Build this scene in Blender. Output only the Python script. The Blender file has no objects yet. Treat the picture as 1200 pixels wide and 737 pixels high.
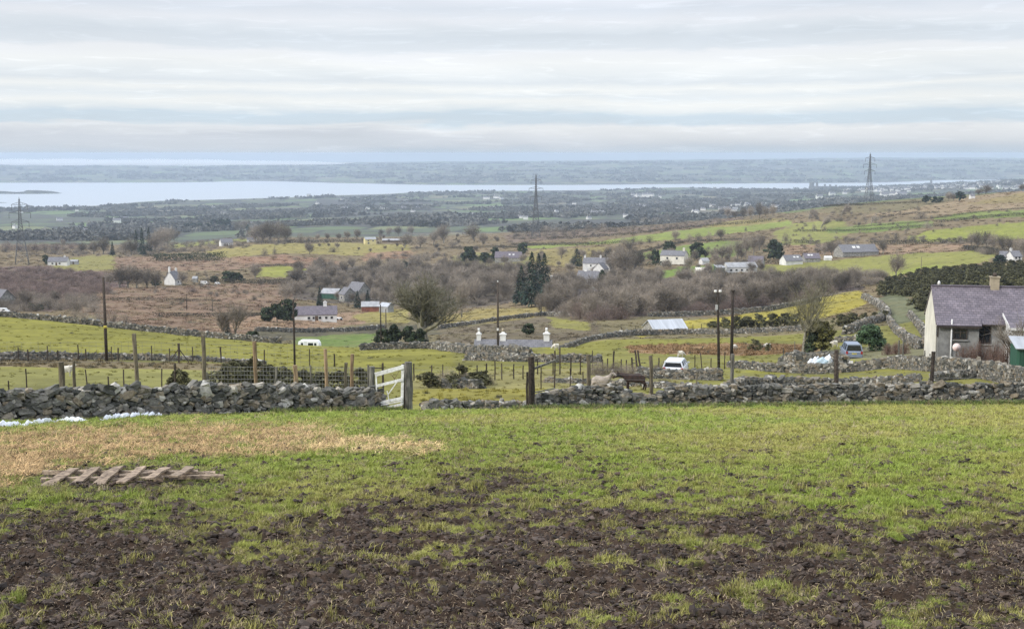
import bpy, bmesh, math, random
import numpy as np
from mathutils import Vector, Matrix

random.seed(7)
RS = np.random.RandomState(11)
F, CX, CY, HZ = 1500.0, 600.0, 368.5, 180.0      # focal length and horizon row in the photograph's pixels
ZC = 202.0                                        # camera height above the sea
PITCH = math.atan((CY - HZ) / F)
CP, SP = math.cos(PITCH), math.sin(PITCH)
SC = bpy.context.scene
COL = SC.collection
R = math.radians

# ------------------------------------------------------------------ scene, camera, light
w = bpy.data.worlds.new("World"); SC.world = w; w.use_nodes = True
cam_d = bpy.data.cameras.new("camera"); cam = bpy.data.objects.new("camera", cam_d); COL.objects.link(cam)
cam_d.sensor_width = 36; cam_d.lens = 36 * F / 1200; cam_d.clip_start = 0.1; cam_d.clip_end = 90000
cam.location = (0, 0, ZC); cam.rotation_euler = (math.pi / 2 - PITCH, 0, 0)
SC.camera = cam
SC.view_settings.view_transform = 'Standard'; SC.view_settings.look = 'None'
SC.view_settings.gamma = 1; SC.view_settings.use_curve_mapping = False
SC.view_settings.exposure = 1.12
cy = SC.cycles
cy.max_bounces = 6; cy.diffuse_bounces = 2; cy.glossy_bounces = 2; cy.transmission_bounces = 3
cy.volume_bounces = 4; cy.transparent_max_bounces = 6
cy.use_denoising = True; cy.denoising_prefilter = 'NONE'
cy.use_adaptive_sampling = False

# ------------------------------------------------------------------ noise
_P = np.random.RandomState(5).permutation(256); _P = np.concatenate([_P, _P, _P])
_G = np.array([(math.cos(a), math.sin(a)) for a in np.linspace(0, 2 * math.pi, 17)[:16]])
def pn(x, y, s=0):
    x = np.asarray(x, float) + s * 17.31; y = np.asarray(y, float) + s * 9.77
    xi = np.floor(x).astype(int); yi = np.floor(y).astype(int); xf = x - xi; yf = y - yi
    xi &= 255; yi &= 255
    u = xf * xf * xf * (xf * (xf * 6 - 15) + 10); v = yf * yf * yf * (yf * (yf * 6 - 15) + 10)
    def g(ix, iy, fx, fy):
        h = _G[_P[_P[ix] + iy] & 15]
        return h[..., 0] * fx + h[..., 1] * fy
    a = g(xi, yi, xf, yf); b = g(xi + 1, yi, xf - 1, yf); c = g(xi, yi + 1, xf, yf - 1); d = g(xi + 1, yi + 1, xf - 1, yf - 1)
    return (a + u * (b - a) + v * ((c + u * (d - c)) - (a + u * (b - a)))) * 1.5
def fbm(x, y, o=4, s=0):
    t = 0; a = 1.0; n = 0
    for i in range(o):
        t = t + a * pn(x * 2 ** i, y * 2 ** i, s + i * 3); n += a; a *= .5
    return t / n
def sstep(a, b, x):
    t = np.clip((x - a) / (b - a), 0, 1); return t * t * (3 - 2 * t)

# ------------------------------------------------------------------ mesh helpers
class MB:
    """Collects shapes (verts, faces, material index, one random number per shape) into ONE mesh object."""
    def __init__(s): s.v = []; s.f = []; s.m = []; s.r = []; s.n = 0; s.sm = []
    def add(s, V, Fc, m=0, r=None, smooth=False):
        r = random.random() if r is None else r
        o = s.n
        s.v.extend([tuple(p) for p in V]); s.n += len(V)
        for q in Fc:
            s.f.append([i + o for i in q]); s.m.append(m); s.r.append(r); s.sm.append(smooth)
    def box(s, c, d, rot=None, m=0, r=None, taper=1.0):
        V = []
        for z in (-.5, .5):
            k = taper if z > 0 else 1
            for x, y in ((-.5, -.5), (.5, -.5), (.5, .5), (-.5, .5)):
                p = Vector((x * d[0] * k, y * d[1] * k, z * d[2]))
                if rot is not None: p = rot @ p
                V.append(p + Vector(c))
        s.add(V, [(0, 3, 2, 1), (4, 5, 6, 7), (0, 1, 5, 4), (1, 2, 6, 5), (2, 3, 7, 6), (3, 0, 4, 7)], m, r)
    def tube(s, pts, rad, n=6, m=0, r=None, cap=True, smooth=True):
        pts = [Vector(p) for p in pts]; V = []; Fc = []
        k = len(pts)
        if not hasattr(rad, '__len__'): rad = [rad] * k
        for i, p in enumerate(pts):
            d = (pts[min(i + 1, k - 1)] - pts[max(i - 1, 0)])
            if d.length < 1e-9: d = Vector((0, 0, 1))
            d.normalize()
            a = d.orthogonal().normalized() if abs(d.z) > .95 else d.cross(Vector((0, 0, 1))).normalized()
            b = d.cross(a)
            for j in range(n):
                t = 2 * math.pi * j / n
                V.append(p + (a * math.cos(t) + b * math.sin(t)) * rad[i])
        for i in range(k - 1):
            for j in range(n):
                j2 = (j + 1) % n
                Fc.append((i * n + j, i * n + j2, (i + 1) * n + j2, (i + 1) * n + j))
        if cap: Fc.append(tuple(range(n))[::-1]); Fc.append(tuple((k - 1) * n + j for j in range(n)))
        s.add(V, Fc, m, r, smooth)
    def bar(s, a, b, w, t=None, m=0, r=None, up=(0, 0, 1)):
        a = Vector(a); b = Vector(b); t = w if t is None else t
        d = b - a; L = d.length; d.normalize(); u = Vector(up)
        if abs(d.dot(u)) > .98: u = Vector((0, 1, 0))
        x = d.cross(u).normalized(); z = x.cross(d)
        s.box((a + b) / 2, (w, L, t), Matrix((x, d, z)).transposed(), m, r)
    def lump(s, c, d, m=0, r=None, seed=0, amp=.25, rot=None, sub=2):
        bm = bmesh.new(); bmesh.ops.create_icosphere(bm, subdivisions=sub, radius=.5)
        rr = random.Random(seed); ph = [rr.uniform(0, 6) for _ in range(6)]
        V = []
        for v in bm.verts:
            p = v.co; k = 1 + amp * (math.sin(p.x * 5 + ph[0]) * math.sin(p.y * 6 + ph[1]) + .6 * math.sin(p.z * 9 + ph[2]) * math.sin(p.x * 9 + ph[3]))
            q = Vector((p.x * d[0] * k, p.y * d[1] * k, p.z * d[2] * k))
            if rot is not None: q = rot @ q
            V.append(q + Vector(c))
        s.add(V, [[v.index for v in f.verts] for f in bm.faces], m, r, True); bm.free()
    def build(s, name, mats, parent=None, loc=None, rz=0):
        me = bpy.data.meshes.new(name)
        me.from_pydata(s.v, [], s.f)
        if not isinstance(mats, (list, tuple)): mats = [mats]
        for q in mats: me.materials.append(q)
        me.polygons.foreach_set('material_index', s.m)
        me.polygons.foreach_set('use_smooth', s.sm)
        at = me.attributes.new('rnd', 'FLOAT', 'FACE'); at.data.foreach_set('value', s.r)
        me.update()
        o = bpy.data.objects.new(name, me); COL.objects.link(o)
        if parent is not None: o.parent = parent
        if loc is not None: o.location = loc
        o.rotation_euler.z = rz
        return o
def np_mesh(name, V, Q, mats, rnd=None, smooth=False, link=True):
    me = bpy.data.meshes.new(name)
    V = np.asarray(V, np.float32); Q = np.asarray(Q, np.int32)
    k = Q.shape[1]
    me.vertices.add(len(V)); me.vertices.foreach_set('co', V.ravel())
    me.loops.add(Q.size); me.loops.foreach_set('vertex_index', Q.ravel())
    me.polygons.add(len(Q)); me.polygons.foreach_set('loop_start', np.arange(0, Q.size, k, dtype=np.int32))
    try: me.polygons.foreach_set('loop_total', np.full(len(Q), k, np.int32))
    except Exception: pass
    me.polygons.foreach_set('use_smooth', np.full(len(Q), smooth))
    if rnd is not None:
        at = me.attributes.new('rnd', 'FLOAT', 'FACE'); at.data.foreach_set('value', np.asarray(rnd, np.float32))
    for m in (mats if isinstance(mats, (list, tuple)) else [mats]): me.materials.append(m)
    me.update(calc_edges=True)
    o = bpy.data.objects.new(name, me)
    if link: COL.objects.link(o)
    return o
def empty(name, loc=(0, 0, 0), rz=0):
    o = bpy.data.objects.new(name, None); COL.objects.link(o); o.location = loc; o.rotation_euler.z = rz
    o.empty_display_size = .2
    return o
def tag(o, label=None, cat=None, group=None, kind=None):
    if label: o['label'] = label
    if cat: o['category'] = cat
    if group: o['group'] = group
    if kind: o['kind'] = kind
    return o
def copy_tree(o, parent=None):
    c = o.copy(); COL.objects.link(c)
    if parent is not None: c.parent = parent
    for ch in [q for q in o.children]: copy_tree(ch, c)
    return c
def thing(name, label, cat, loc=(0, 0, 0), rz=0, group=None):
    return tag(empty(name, loc, rz), label, cat, group)

# ------------------------------------------------------------------ materials
def mat(name, col=(.5, .5, .5), rough=.8, spec=.25, metal=0, var=.25, scale=8, col2=None, bump=0, bscale=40, rnd=0, oinfo=0, stretch=(1, 1, 1), extra=None):
    """Principled surface: two tones mixed by object-space noise, varied per shape ('rnd') or per object."""
    m = bpy.data.materials.new(name); m.use_nodes = True; nt = m.node_tree; N = nt.nodes; L = nt.links
    b = N['Principled BSDF']; b.inputs['Roughness'].default_value = rough; b.inputs['Metallic'].default_value = metal
    b.inputs['Specular IOR Level'].default_value = spec
    tc = N.new('ShaderNodeTexCoord'); mp = N.new('ShaderNodeMapping'); mp.inputs['Scale'].default_value = stretch
    L.new(tc.outputs['Object'], mp.inputs['Vector'])
    nz = N.new('ShaderNodeTexNoise'); nz.inputs['Scale'].default_value = scale; nz.inputs['Detail'].default_value = 5; nz.inputs['Roughness'].default_value = .65
    L.new(mp.outputs[0], nz.inputs['Vector'])
    c2 = col2 or tuple(max(0, c * (1 - var * 1.6)) for c in col)
    rp = N.new('ShaderNodeValToRGB'); rp.color_ramp.elements[0].position = .35; rp.color_ramp.elements[1].position = .65
    rp.color_ramp.elements[0].color = (*c2, 1); rp.color_ramp.elements[1].color = (*[min(.95, c * (1 + var * .5)) for c in col], 1)
    L.new(nz.outputs['Fac'], rp.inputs[0]); out = rp.outputs[0]
    if rnd or oinfo:
        if rnd:
            a = N.new('ShaderNodeAttribute'); a.attribute_name = 'rnd'; src = a.outputs['Fac']; k = rnd
        else:
            a = N.new('ShaderNodeObjectInfo'); src = a.outputs['Random']; k = oinfo
        mr = N.new('ShaderNodeMapRange'); mr.inputs['To Min'].default_value = 1 - k; mr.inputs['To Max'].default_value = 1 + k
        L.new(src, mr.inputs['Value'])
        hs = N.new('ShaderNodeHueSaturation'); L.new(mr.outputs[0], hs.inputs['Value']); L.new(out, hs.inputs['Color']); out = hs.outputs[0]
    L.new(out, b.inputs['Base Color'])
    if bump:
        bz = N.new('ShaderNodeTexNoise'); bz.inputs['Scale'].default_value = bscale; bz.inputs['Detail'].default_value = 4
        L.new(mp.outputs[0], bz.inputs['Vector'])
        bp = N.new('ShaderNodeBump'); bp.inputs['Strength'].default_value = bump; bp.inputs['Distance'].default_value = .03
        L.new(bz.outputs['Fac'], bp.inputs['Height']); L.new(bp.outputs[0], b.inputs['Normal'])
    return m
# ------------------------------------------------------------------ terrain: rows of the photograph at known distances
def row2ratio(py):
    v = (np.asarray(py, float) - CY) / F
    return (SP + v * CP) / (CP - v * SP)          # drop below the camera per metre forward
def far_part(shore, far, tops):
    # plain falls to the shore, strait, then low hills beyond
    return [(shore, 'a', 0.3), (shore + 150, 'a', -6), (far - 250, 'a', -6), (far, 'a', .6), (far + 900, 'a', 22), (11500, 'a', tops[0]), (13000, 'a', tops[1]), (14500, 'a', tops[1] * .8), (16500, 'a', tops[2]), (18000, 'a', 60)]
TAB = {
 0: [(45,496.5),(60,474),(70,462),(90,441),(115,421),(150,396),(185,378),(200,371),(215,369),(260,378),(330,377),(400,365),(500,348),(650,328),(800,311),(1000,297),(1300,289),(1700,284),(2000,277),(3000,261),(4000,250)] + far_part(4800, 8950, (62, 92, 90)),
 200: [(50,489),(60,474),(70,462),(90,442),(115,423),(150,405),(185,396),(200,392),(215,390),(260,392),(300,387),(420,365),(520,348),(650,330),(800,314),(1000,300),(1300,289),(1700,285),(2200,275),(3000,261),(4000,250),(5000,240)] + far_part(5600, 9000, (60, 92, 88)),
 300: [(53,485.5),(62,472),(70,462),(90,444),(115,428),(150,412),(185,404),(200,401),(215,401),(260,404),(300,396),(420,370),(520,352),(650,331),(800,312),(1000,294),(1200,282),(1400,277),(1700,279),(2200,270),(3000,258),(4000,247),(5000,238)] + far_part(5850, 9700, (60, 90, 88)),
 400: [(55,483.5),(62,473),(70,463),(90,446),(115,431),(150,417),(185,410),(200,408),(220,409),(260,413),(300,404),(350,392),(470,373),(600,350),(750,326),(900,306),(1100,287),(1250,281),(1400,278),(1700,279),(2200,268),(3000,256),(4000,245),(5000,236)] + far_part(6300, 8950, (55, 88, 95)),
 500: [(56,483),(62,475),(75,463),(90,451),(110,437),(150,416),(180,407),(200,405),(220,403.5),(260,396),(350,383),(430,373),(500,361),(600,346),(700,331),(900,310),(1100,291),(1300,280),(1450,277),(1800,276),(2200,267),(3000,254),(4000,244),(5000,236)] + far_part(6900, 8350, (60, 92, 105)),
 600: [(57.5,481),(64,474),(75,462),(100,441),(125,424),(145,412),(158,407),(172,408),(185,425),(205,431),(230,412),(260,394),(330,380),(400,366),(500,350),(600,335),(700,322),(800,310),(1000,291),(1150,281),(1300,275),(1450,272),(1800,272),(2200,264),(3000,253),(4000,243),(5000,235)] + far_part(7100, 8300, (60, 100, 110)),
 700: [(59,479.5),(65,474),(80,461),(100,444),(125,426),(160,409),(200,401),(230,396),(260,388),(330,375),(400,361),(500,345),(600,328),(700,313),(800,301),(900,291),(1000,283),(1150,275),(1350,269),(1500,267),(1900,270),(2400,260),(3000,252),(4000,242),(5000,234)] + far_part(7150, 8350, (60, 112, 120)),
 800: [(61,478),(67,473),(85,456),(115,433),(140,416),(200,402),(260,390),(300,382),(350,371),(450,351),(550,332),(650,313),(750,300),(850,287),(950,276),(1100,267),(1250,262),(1400,261),(1800,268),(2400,258),(3000,250),(4000,240),(5000,232)] + far_part(7900, 8600, (60, 115, 125)),
 900: [(62.5,476.5),(69,471),(80,461),(105,441),(130,422),(150,413),(200,399),(250,388),(300,379),(340,369),(400,356),(450,350),(550,335),(650,318),(700,307),(800,293),(900,281),(1000,270),(1150,259),(1300,252),(1450,250),(1800,262),(2400,254),(3000,247),(4000,237),(5000,230),(6000,224)] + far_part(7300, 8800, (65, 125, 140)),
 1000: [(64,475.5),(70,470),(80,460),(105,441),(130,420),(150,409),(200,393),(250,379),(300,364),(360,349),(385,345),(450,342),(600,319),(700,304),(800,290),(900,275),(1000,262),(1100,248),(1200,240),(1330,237),(1600,248),(2000,250),(3000,240),(4000,232),(5000,227),(6000,223)] + far_part(7700, 8900, (65, 130, 155)),
 1100: [(65,475),(70,468),(76,459),(85,443),(95,429),(110,417),(130,407),(150,398),(200,382),(250,365),(300,350),(350,335),(420,323),(550,311),(700,296),(800,280),(900,265),(1000,251),(1100,240),(1200,233),(1330,230),(1600,242),(2000,243),(3000,236),(4000,229),(5000,223),(6000,219),(7000,216)] + far_part(8300, 9900, (60, 128, 155)),
 1200: [(66,474),(70,468),(76,458),(85,445),(95,431),(105,422),(130,408),(160,390),(200,365),(250,345),(300,331),(400,319),(550,306),(700,287),(800,271),(900,255),(1000,241),(1100,230),(1200,225),(1330,223),(1600,236),(2000,238),(3000,231),(4000,224),(5000,218),(6000,213),(7000,210)] + far_part(8900, 9900, (60, 125, 150)),
}
LN0, LN1, NL = math.log(3.0), math.log(18000.0), 1500
LNS = np.linspace(LN0, LN1, NL)
PXS = np.arange(-300, 1501, 20.0)
def _gauss(a, s, axis):
    k = int(3 * s) + 1; x = np.arange(-k, k + 1); g = np.exp(-x * x / (2 * s * s)); g /= g.sum()
    pad = [(0, 0), (0, 0)]; pad[axis] = (k, k)
    b = np.pad(a, pad, mode='edge')
    return np.apply_along_axis(lambda q: np.convolve(q, g, 'valid'), axis, b)
def _table():
    keys = sorted(TAB); cols = []
    for k in keys:
        pts = []
        d0 = TAB[k][0][0]
        for d in np.exp(np.arange(LN0, math.log(d0 * .985), .03)): pts.append((d, 2.0 / d + .166))
        for p in TAB[k]:
            pts.append((p[0], row2ratio(p[1]) if p[1] != 'a' else (ZC - p[2]) / p[0]))
        pts = np.array(pts, float)
        x = np.log(pts[:, 0]); y = pts[:, 1] * np.exp(x * .5)        # weighted so that both ends interpolate smoothly
        cols.append(np.interp(LNS, x, y) / np.exp(LNS * .5))
    cols = np.array(cols)
    T = np.array([[np.interp(p, keys, cols[:, i]) for i in range(NL)] for p in PXS])
    T = _gauss(T, 3.0, 1)
    T = _gauss(T, 1.6, 0)
    return T
TT = _table()
def tab(px, ly):
    a = np.clip((px - PXS[0]) / 20.0, 0, len(PXS) - 1.001); b = np.clip((ly - LN0) / (LN1 - LN0) * (NL - 1), 0, NL - 1.001)
    i = a.astype(int); j = b.astype(int); u = a - i; v = b - j
    return (TT[i, j] * (1 - u) + TT[i + 1, j] * u) * (1 - v) + (TT[i, j + 1] * (1 - u) + TT[i + 1, j + 1] * u) * v
def ratio2v(r): return (r * CP - SP) / (CP + r * SP)
def ground_px(X, Y):
    """photograph column, drop ratio and row of the bare ground under (X, Y)"""
    X = np.asarray(X, float); Y = np.asarray(Y, float)
    s = X / Y; ly = np.log(np.maximum(Y, 3.0)); px = CX + F * s
    for _ in range(3):
        r = tab(px, ly); v = ratio2v(r); px = CX + F * s * (CP - v * SP)
    return px, r, CY + F * v
def H(X, Y):
    X = np.asarray(X, float); Y = np.asarray(Y, float)
    px, r, py = ground_px(X, np.maximum(Y, 3.0))
    z = ZC - r * np.maximum(Y, 3.0)
    return np.where(Y < 3.0, ZC - 2.0 - .166 * Y, z)
def Hf(x, y): return float(H(np.array([x]), np.array([y]))[0])
_LF = np.linspace(math.log(6), math.log(17000), 3000)
def at(px, Y):
    """ground point at photograph column px and distance Y"""
    r = tab(np.array([float(px)]), np.array([math.log(Y)]))[0]; v = ratio2v(r)
    return Vector(((px - CX) / F / (CP - v * SP) * Y, Y, ZC - r * Y))
def hit(px, py, d0=6, d1=17000):
    """first ground point seen at pixel (px, py) between the distances d0 and d1"""
    ly = _LF[(_LF >= math.log(d0)) & (_LF <= math.log(d1))]
    r = tab(np.full(len(ly), float(px)), ly); t = float(row2ratio(py))
    ok = np.nonzero(r <= t)[0]
    if len(ok) == 0: i = int(np.argmin(np.abs(r - t)))
    else: i = ok[0]
    return at(px, math.exp(ly[i]))
def above(px, py, Y):
    """point at pixel (px, py), distance Y"""
    v = (py - CY) / F; k = Y / (CP - v * SP)
    return Vector(((px - CX) / F * k, Y, ZC - (SP + v * CP) * k))
def mpp(Y): return Y / F * 1.0
def inside(px, py, poly):
    px = np.asarray(px); py = np.asarray(py); r = np.zeros(px.shape, bool)
    x0, y0 = poly[-1]
    for x1, y1 in poly:
        c = ((y1 > py) != (y0 > py))
        if y1 != y0:
            r ^= c & (px < (x0 - x1) * (py - y1) / (y0 - y1) + x1)
        x0, y0 = x1, y1
    return r

# ------------------------------------------------------------------ masks of the near field
MUDX = [-300, 0, 100, 190, 300, 380, 430, 520, 610, 700, 780, 860, 960, 1050, 1110, 1200, 1500]
MUDY = [648, 640, 622, 622, 652, 640, 612, 596, 592, 604, 632, 622, 630, 652, 640, 630, 640]
def mud_mask(X, Y, px, py):
    b = np.interp(px, MUDX, MUDY)
    k = sstep(-46, 26, py - b + 12 + 62 * fbm(X * .55, Y * .38, 3, 2) + 46 * fbm(X * 2.1, Y * 1.5, 3, 5))
    # grassy islands
    isl = sstep(.13, .34, .75 * fbm(X * .5 + 3, Y * .35, 2, 9) + .62 * fbm(X * 2.0, Y * 1.5, 3, 12) + .10 * sstep(690, 740, py))
    k = k * (1 - .8 * isl)
    # poached spots in the turf
    dens = sstep(-128, -12, py - b)
    sp = sstep(.25 - .20 * dens, .33 - .18 * dens, fbm(X * 1.9, Y * 1.25, 3, 21) + .25 * fbm(X * .5, Y * .4, 2, 24)) * (.2 + .8 * dens)
    sp = sp * sstep(478, 520, py)
    # poached ground round the hurdle
    hd = np.exp(-(((px - 148) / 112) ** 4 + ((py - 564) / 17) ** 4)) * (.75 + .25 * sstep(-.2, .2, fbm(X * 2.2, Y * 1.6, 3, 27))); sp = np.maximum(sp, hd)
    # small hoof holes everywhere
    hh = sstep(.27, .36, fbm(X * 3.6, Y * 2.6, 2, 29)) * sstep(478, 530, py) * .95; sp = np.maximum(sp, hh)
    return np.clip(np.maximum(k, sp), 0, 1)
STRAW = [(-260, 520), (0, 512), (70, 503), (180, 499), (300, 498), (372, 500), (400, 513), (520, 523), (505, 530), (380, 531), (300, 533), (180, 536), (90, 545), (40, 556), (0, 570), (-260, 590)]
def poly_soft(px, py, poly, sx, sy):
    k = 0.0
    for dx, dy in ((0, 0), (sx, 0), (-sx, 0), (0, sy), (0, -sy), (sx * .7, sy * .7), (-sx * .7, -sy * .7)):
        k = k + inside(px + dx, py + dy, poly)
    return k / 7.0
def straw_mask(X, Y, px, py):
    jx = 26 * fbm(X * 1.2, Y * .9, 3, 31); jy = 9 * fbm(X * 1.3 + 9, Y * .9, 3, 33)
    k = poly_soft(px + jx, py + jy, STRAW, 16, 4)
    return np.clip(k * (.12 + 1.0 * sstep(-.35, .3, fbm(X * .9, Y * .8, 4, 40))), 0, 1)

# ------------------------------------------------------------------ field colours (albedo), outlined in the photograph and laid on the land
FIELDS = [  # colour, polygon, nearest, farthest
 ((0.165,0.125,0.075), [(-400,372),(1600,372),(1600,250),(-400,250)], 230, 1600),
 ((0.127,0.087,0.075), [(-400,318),(60,312),(150,322),(150,350),(60,365),(-400,360)], 250, 1400),
 ((0.187,0.127,0.087), [(60,352),(130,338),(300,332),(345,330),(350,372),(330,395),(200,392),(130,378)], 230, 1400),
 ((0.210,0.142,0.098), [(120,302),(180,300),(240,304),(330,300),(400,306),(400,316),(300,313),(250,318),(140,318)], 500, 1500),
 ((0.235,0.200,0.075), [(240,295),(300,287),(400,284),(480,287),(482,296),(440,300),(330,297),(260,302)], 500, 1500),
 ((0.231,0.143,0.095), [(270,301),(330,299),(380,302),(360,308),(280,309)], 500, 1500),
 ((0.236,0.152,0.096), [(430,297),(486,293),(484,302),(420,306)], 500, 1500),
 ((0.215,0.215,0.055), [(300,314),(330,311),(370,317),(350,325),(300,324)], 500, 1500),
 ((0.200,0.200,0.060), [(196,285),(250,275),(300,276),(300,282),(250,286),(200,292)], 500, 1600),
 ((0.210,0.190,0.070), [(60,305),(100,300),(135,300),(135,316),(90,318),(60,314)], 500, 1500),
 ((0.243,0.167,0.111), [(255,372),(345,372),(440,362),(450,376),(380,386),(300,386),(250,388)], 250, 700),
 ((0.235,0.200,0.075), [(410,372),(440,364),(480,362),(480,378),(430,378)], 250, 700),
 ((0.085,0.075,0.050), [(300,387),(440,383),(520,378),(520,392),(430,396),(340,398),(300,402)], 225, 700),
 ((0.115,0.155,0.045), [(345,396),(440,390),(436,404),(400,412),(345,410)], 225, 700),
 ((0.255,0.205,0.085), [(515,371),(560,363),(640,360),(632,371),(560,380),(515,384)], 250, 700),
 ((0.130,0.105,0.070), [(515,386),(560,381),(636,372),(700,376),(700,395),(640,402),(540,402),(515,400)], 215, 420),
 ((0.200,0.185,0.060), [(640,372),(690,378),(690,388),(650,384)], 215, 420),
 ((0.155,0.225,0.050), [(535,332),(560,328),(600,328),(600,337),(540,342)], 400, 900),
 ((0.200,0.185,0.075), [(530,300),(560,296),(620,300),(625,312),(540,318)], 400, 1400),
 ((0.151,0.111,0.083), [(590,276),(640,270),(760,266),(870,254),(870,262),(760,272),(650,282),(595,285)], 700, 1600),
 ((0.185,0.215,0.060), [(600,290),(700,283),(800,270),(850,264),(925,257),(930,264),(860,274),(740,285),(640,291)], 700, 1500),
 ((0.230,0.190,0.080), [(820,266),(850,259),(920,255),(925,259),(860,266)], 700, 1600),
 ((0.145,0.180,0.050), [(735,300),(800,288),(850,282),(885,282),(880,292),(860,300),(760,304)], 500, 1400),
 ((0.215,0.175,0.075), [(620,294),(710,289),(715,298),(700,312),(640,312),(622,304)], 500, 1400),
 ((0.150,0.205,0.050), [(768,318),(800,312),(840,310),(842,320),(800,322),(775,326)], 400, 900),
 ((0.200,0.200,0.065), [(905,272),(935,262),(985,258),(1000,270),(975,284),(920,290)], 700, 1500),
 ((0.135,0.17,0.05), [(968,268),(1020,262),(1095,259),(1090,266),(1030,272),(970,273)], 600, 1500),
 ((0.145,0.175,0.05), [(1088,256),(1130,249),(1200,245),(1500,240),(1500,250),(1200,254),(1110,258)], 600, 1500),
 ((0.195,0.205,0.050), [(1060,280),(1090,270),(1140,265),(1200,260),(1500,256),(1500,282),(1200,280),(1080,284)], 600, 1500),
 ((0.239,0.179,0.111), [(1000,254),(1060,247),(1100,238),(1140,231),(1200,222),(1500,220),(1500,240),(1200,245),(1080,253)], 700, 1700),
 ((0.230,0.180,0.085), [(1130,239),(1200,226),(1500,222),(1500,232),(1200,237)], 700, 1700),
 ((0.233,0.161,0.105), [(920,286),(1000,288),(1140,285),(1142,293),(1040,298),(960,300),(918,302)], 500, 1500),
 ((0.205,0.200,0.060), [(880,312),(940,308),(1000,303),(1060,297),(1150,293),(1170,299),(1160,306),(1100,316),(1040,325),(960,324),(890,322)], 400, 1200),
 ((0.195,0.210,0.050), [(1040,320),(1080,312),(1110,310),(1090,316),(1050,324)], 400, 1200),
 ((0.290,0.245,0.060), [(735,390),(800,377),(860,370),(900,361),(960,350),(1005,341),(1022,346),(1014,356),(985,368),(940,376),(860,381),(800,386),(750,395)], 215, 480),
 ((0.125,0.130,0.075), [(1022,350),(1040,345),(1090,355),(1090,400),(1050,400)], 140, 480),
 ((0.215,0.210,0.060), [(1168,330),(1500,326),(1500,340),(1175,337)], 200, 420),
 ((0.100,0.105,0.050), [(1030,345),(1090,325),(1200,318),(1500,312),(1500,352),(1090,352)], 200, 480),
 ((0.105,0.082,0.068), [(690,330),(790,325),(900,326),(1010,322),(1012,340),(900,362),(800,373),(640,372),(640,345)], 330, 900),
 ((0.105,0.085,0.068), [(335,318),(420,312),(540,312),(640,320),(620,352),(560,362),(480,360),(400,356),(345,350)], 400, 1200),
]
NEAR = [  # beyond the walls, 60 to 215 m
 ((.165,.155,.050), [(-400,500),(1600,500),(1600,350),(-400,350)]),
 ((.182,.170,.044), [(-400,374),(0,366),(60,369),(130,380),(200,389),(300,398),(420,406),(530,410),(530,431),(300,427),(150,420),(0,413),(-400,408)]),
 ((.150,.120,.070), [(-400,420),(0,421),(150,424),(310,428),(310,436),(150,433),(0,430),(-400,430)]),
 ((.180,.170,.062), [(-400,431),(150,434),(310,436),(310,470),(-400,470)]),
 ((.19,.168,.048), [(480,456),(640,455),(640,474),(480,474)]),
 ((.185,.165,.070), [(480,440),(640,432),(760,430),(830,440),(760,456),(640,456),(480,456)]),
 ((.205,.135,.075), [(735,404),(800,400),(900,403),(960,404),(960,412),(880,416),(740,414)]),
 ((.210,.150,.075), [(640,398),(700,396),(700,401),(640,404)]),
 ((.175,.165,.045), [(640,404),(735,396),(900,393),(960,394),(960,400),(740,405),(700,414),(640,414)]),
 ((.175,.165,.045), [(870,428),(960,424),(1060,420),(1080,434),(1000,436),(880,440)]),
 ((.150,.140,.080), [(940,412),(1085,400),(1085,418),(950,424)]),
]
def smoothmin(a, b): return np.minimum(a, b)
def land_colour(X, Y, px, py):
    n1 = fbm(X / 9, Y / 14, 4, 50); n2 = fbm(X / 40, Y / 60, 4, 53); n3 = fbm(X / 2.6, Y / 4, 3, 56)
    qx = px + 7 * n1 + 4 * n3; qy = py + 1.6 * n2 + .9 * n1
    C = np.zeros(px.shape + (3,))
    C[:] = (.15, .125, .07)
    far = Y > 1250
    C[far] = (.11, .135, .06)
    for col, poly, d0, d1 in FIELDS:
        k = inside(qx, qy, poly) & (Y > d0) & (Y < d1)
        C[k] = col
    rough = sstep(-.1, .35, n1) * ((Y > 230) & (Y < 1500))
    for i, c in enumerate((.12, .105, .055)): C[..., i] = C[..., i] * (1 - .45 * rough) + c * .45 * rough
    nr = (Y > 54) & (Y <= 222)
    for col, poly in NEAR:
        k = inside(qx, qy, poly) & nr
        C[k] = col
    C *= (.92 * (1 + .26 * n2 + .34 * n1 + .28 * n3))[..., None]
    # far shore
    fs = Y > 8200
    C[fs] = np.array((.095, .105, .075)) * (1 + .2 * n2[fs])[..., None]
    # near field
    nf = Y <= 60
    if nf.any():
        x, y, a, b = X[nf], Y[nf], px[nf], py[nf]
        m = mud_mask(x, y, a, b); st = straw_mask(x, y, a, b)
        g1 = np.array((.130, .165, .036)); g2 = np.array((.205, .185, .065)); mudc = np.array((.043, .030, .022)); sc = np.array((.235, .17, .10))
        yel = sstep(-.25, .45, fbm(x * .16, y * .12, 3, 60) + .45 * sstep(700, 1000, a) * sstep(560, 500, b) - .1)
        c = g1 + (g2 - g1) * yel[:, None]
        c = c * (1 + .25 * fbm(x * 3, y * 2.2, 3, 63))[:, None]
        c = c + (mudc * (1 + .5 * fbm(x * 2, y * 2, 3, 70))[:, None] - c) * m[:, None]
        c = c + (sc * (1 + .35 * fbm(x * 4, y * 3, 3, 73))[:, None] - c) * (st * .85)[:, None]
        C[nf] = c
    g = C.mean(-1, keepdims=True); C = g + (C - g) * 1.12
    return np.clip(C, .008, .6)
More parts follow.
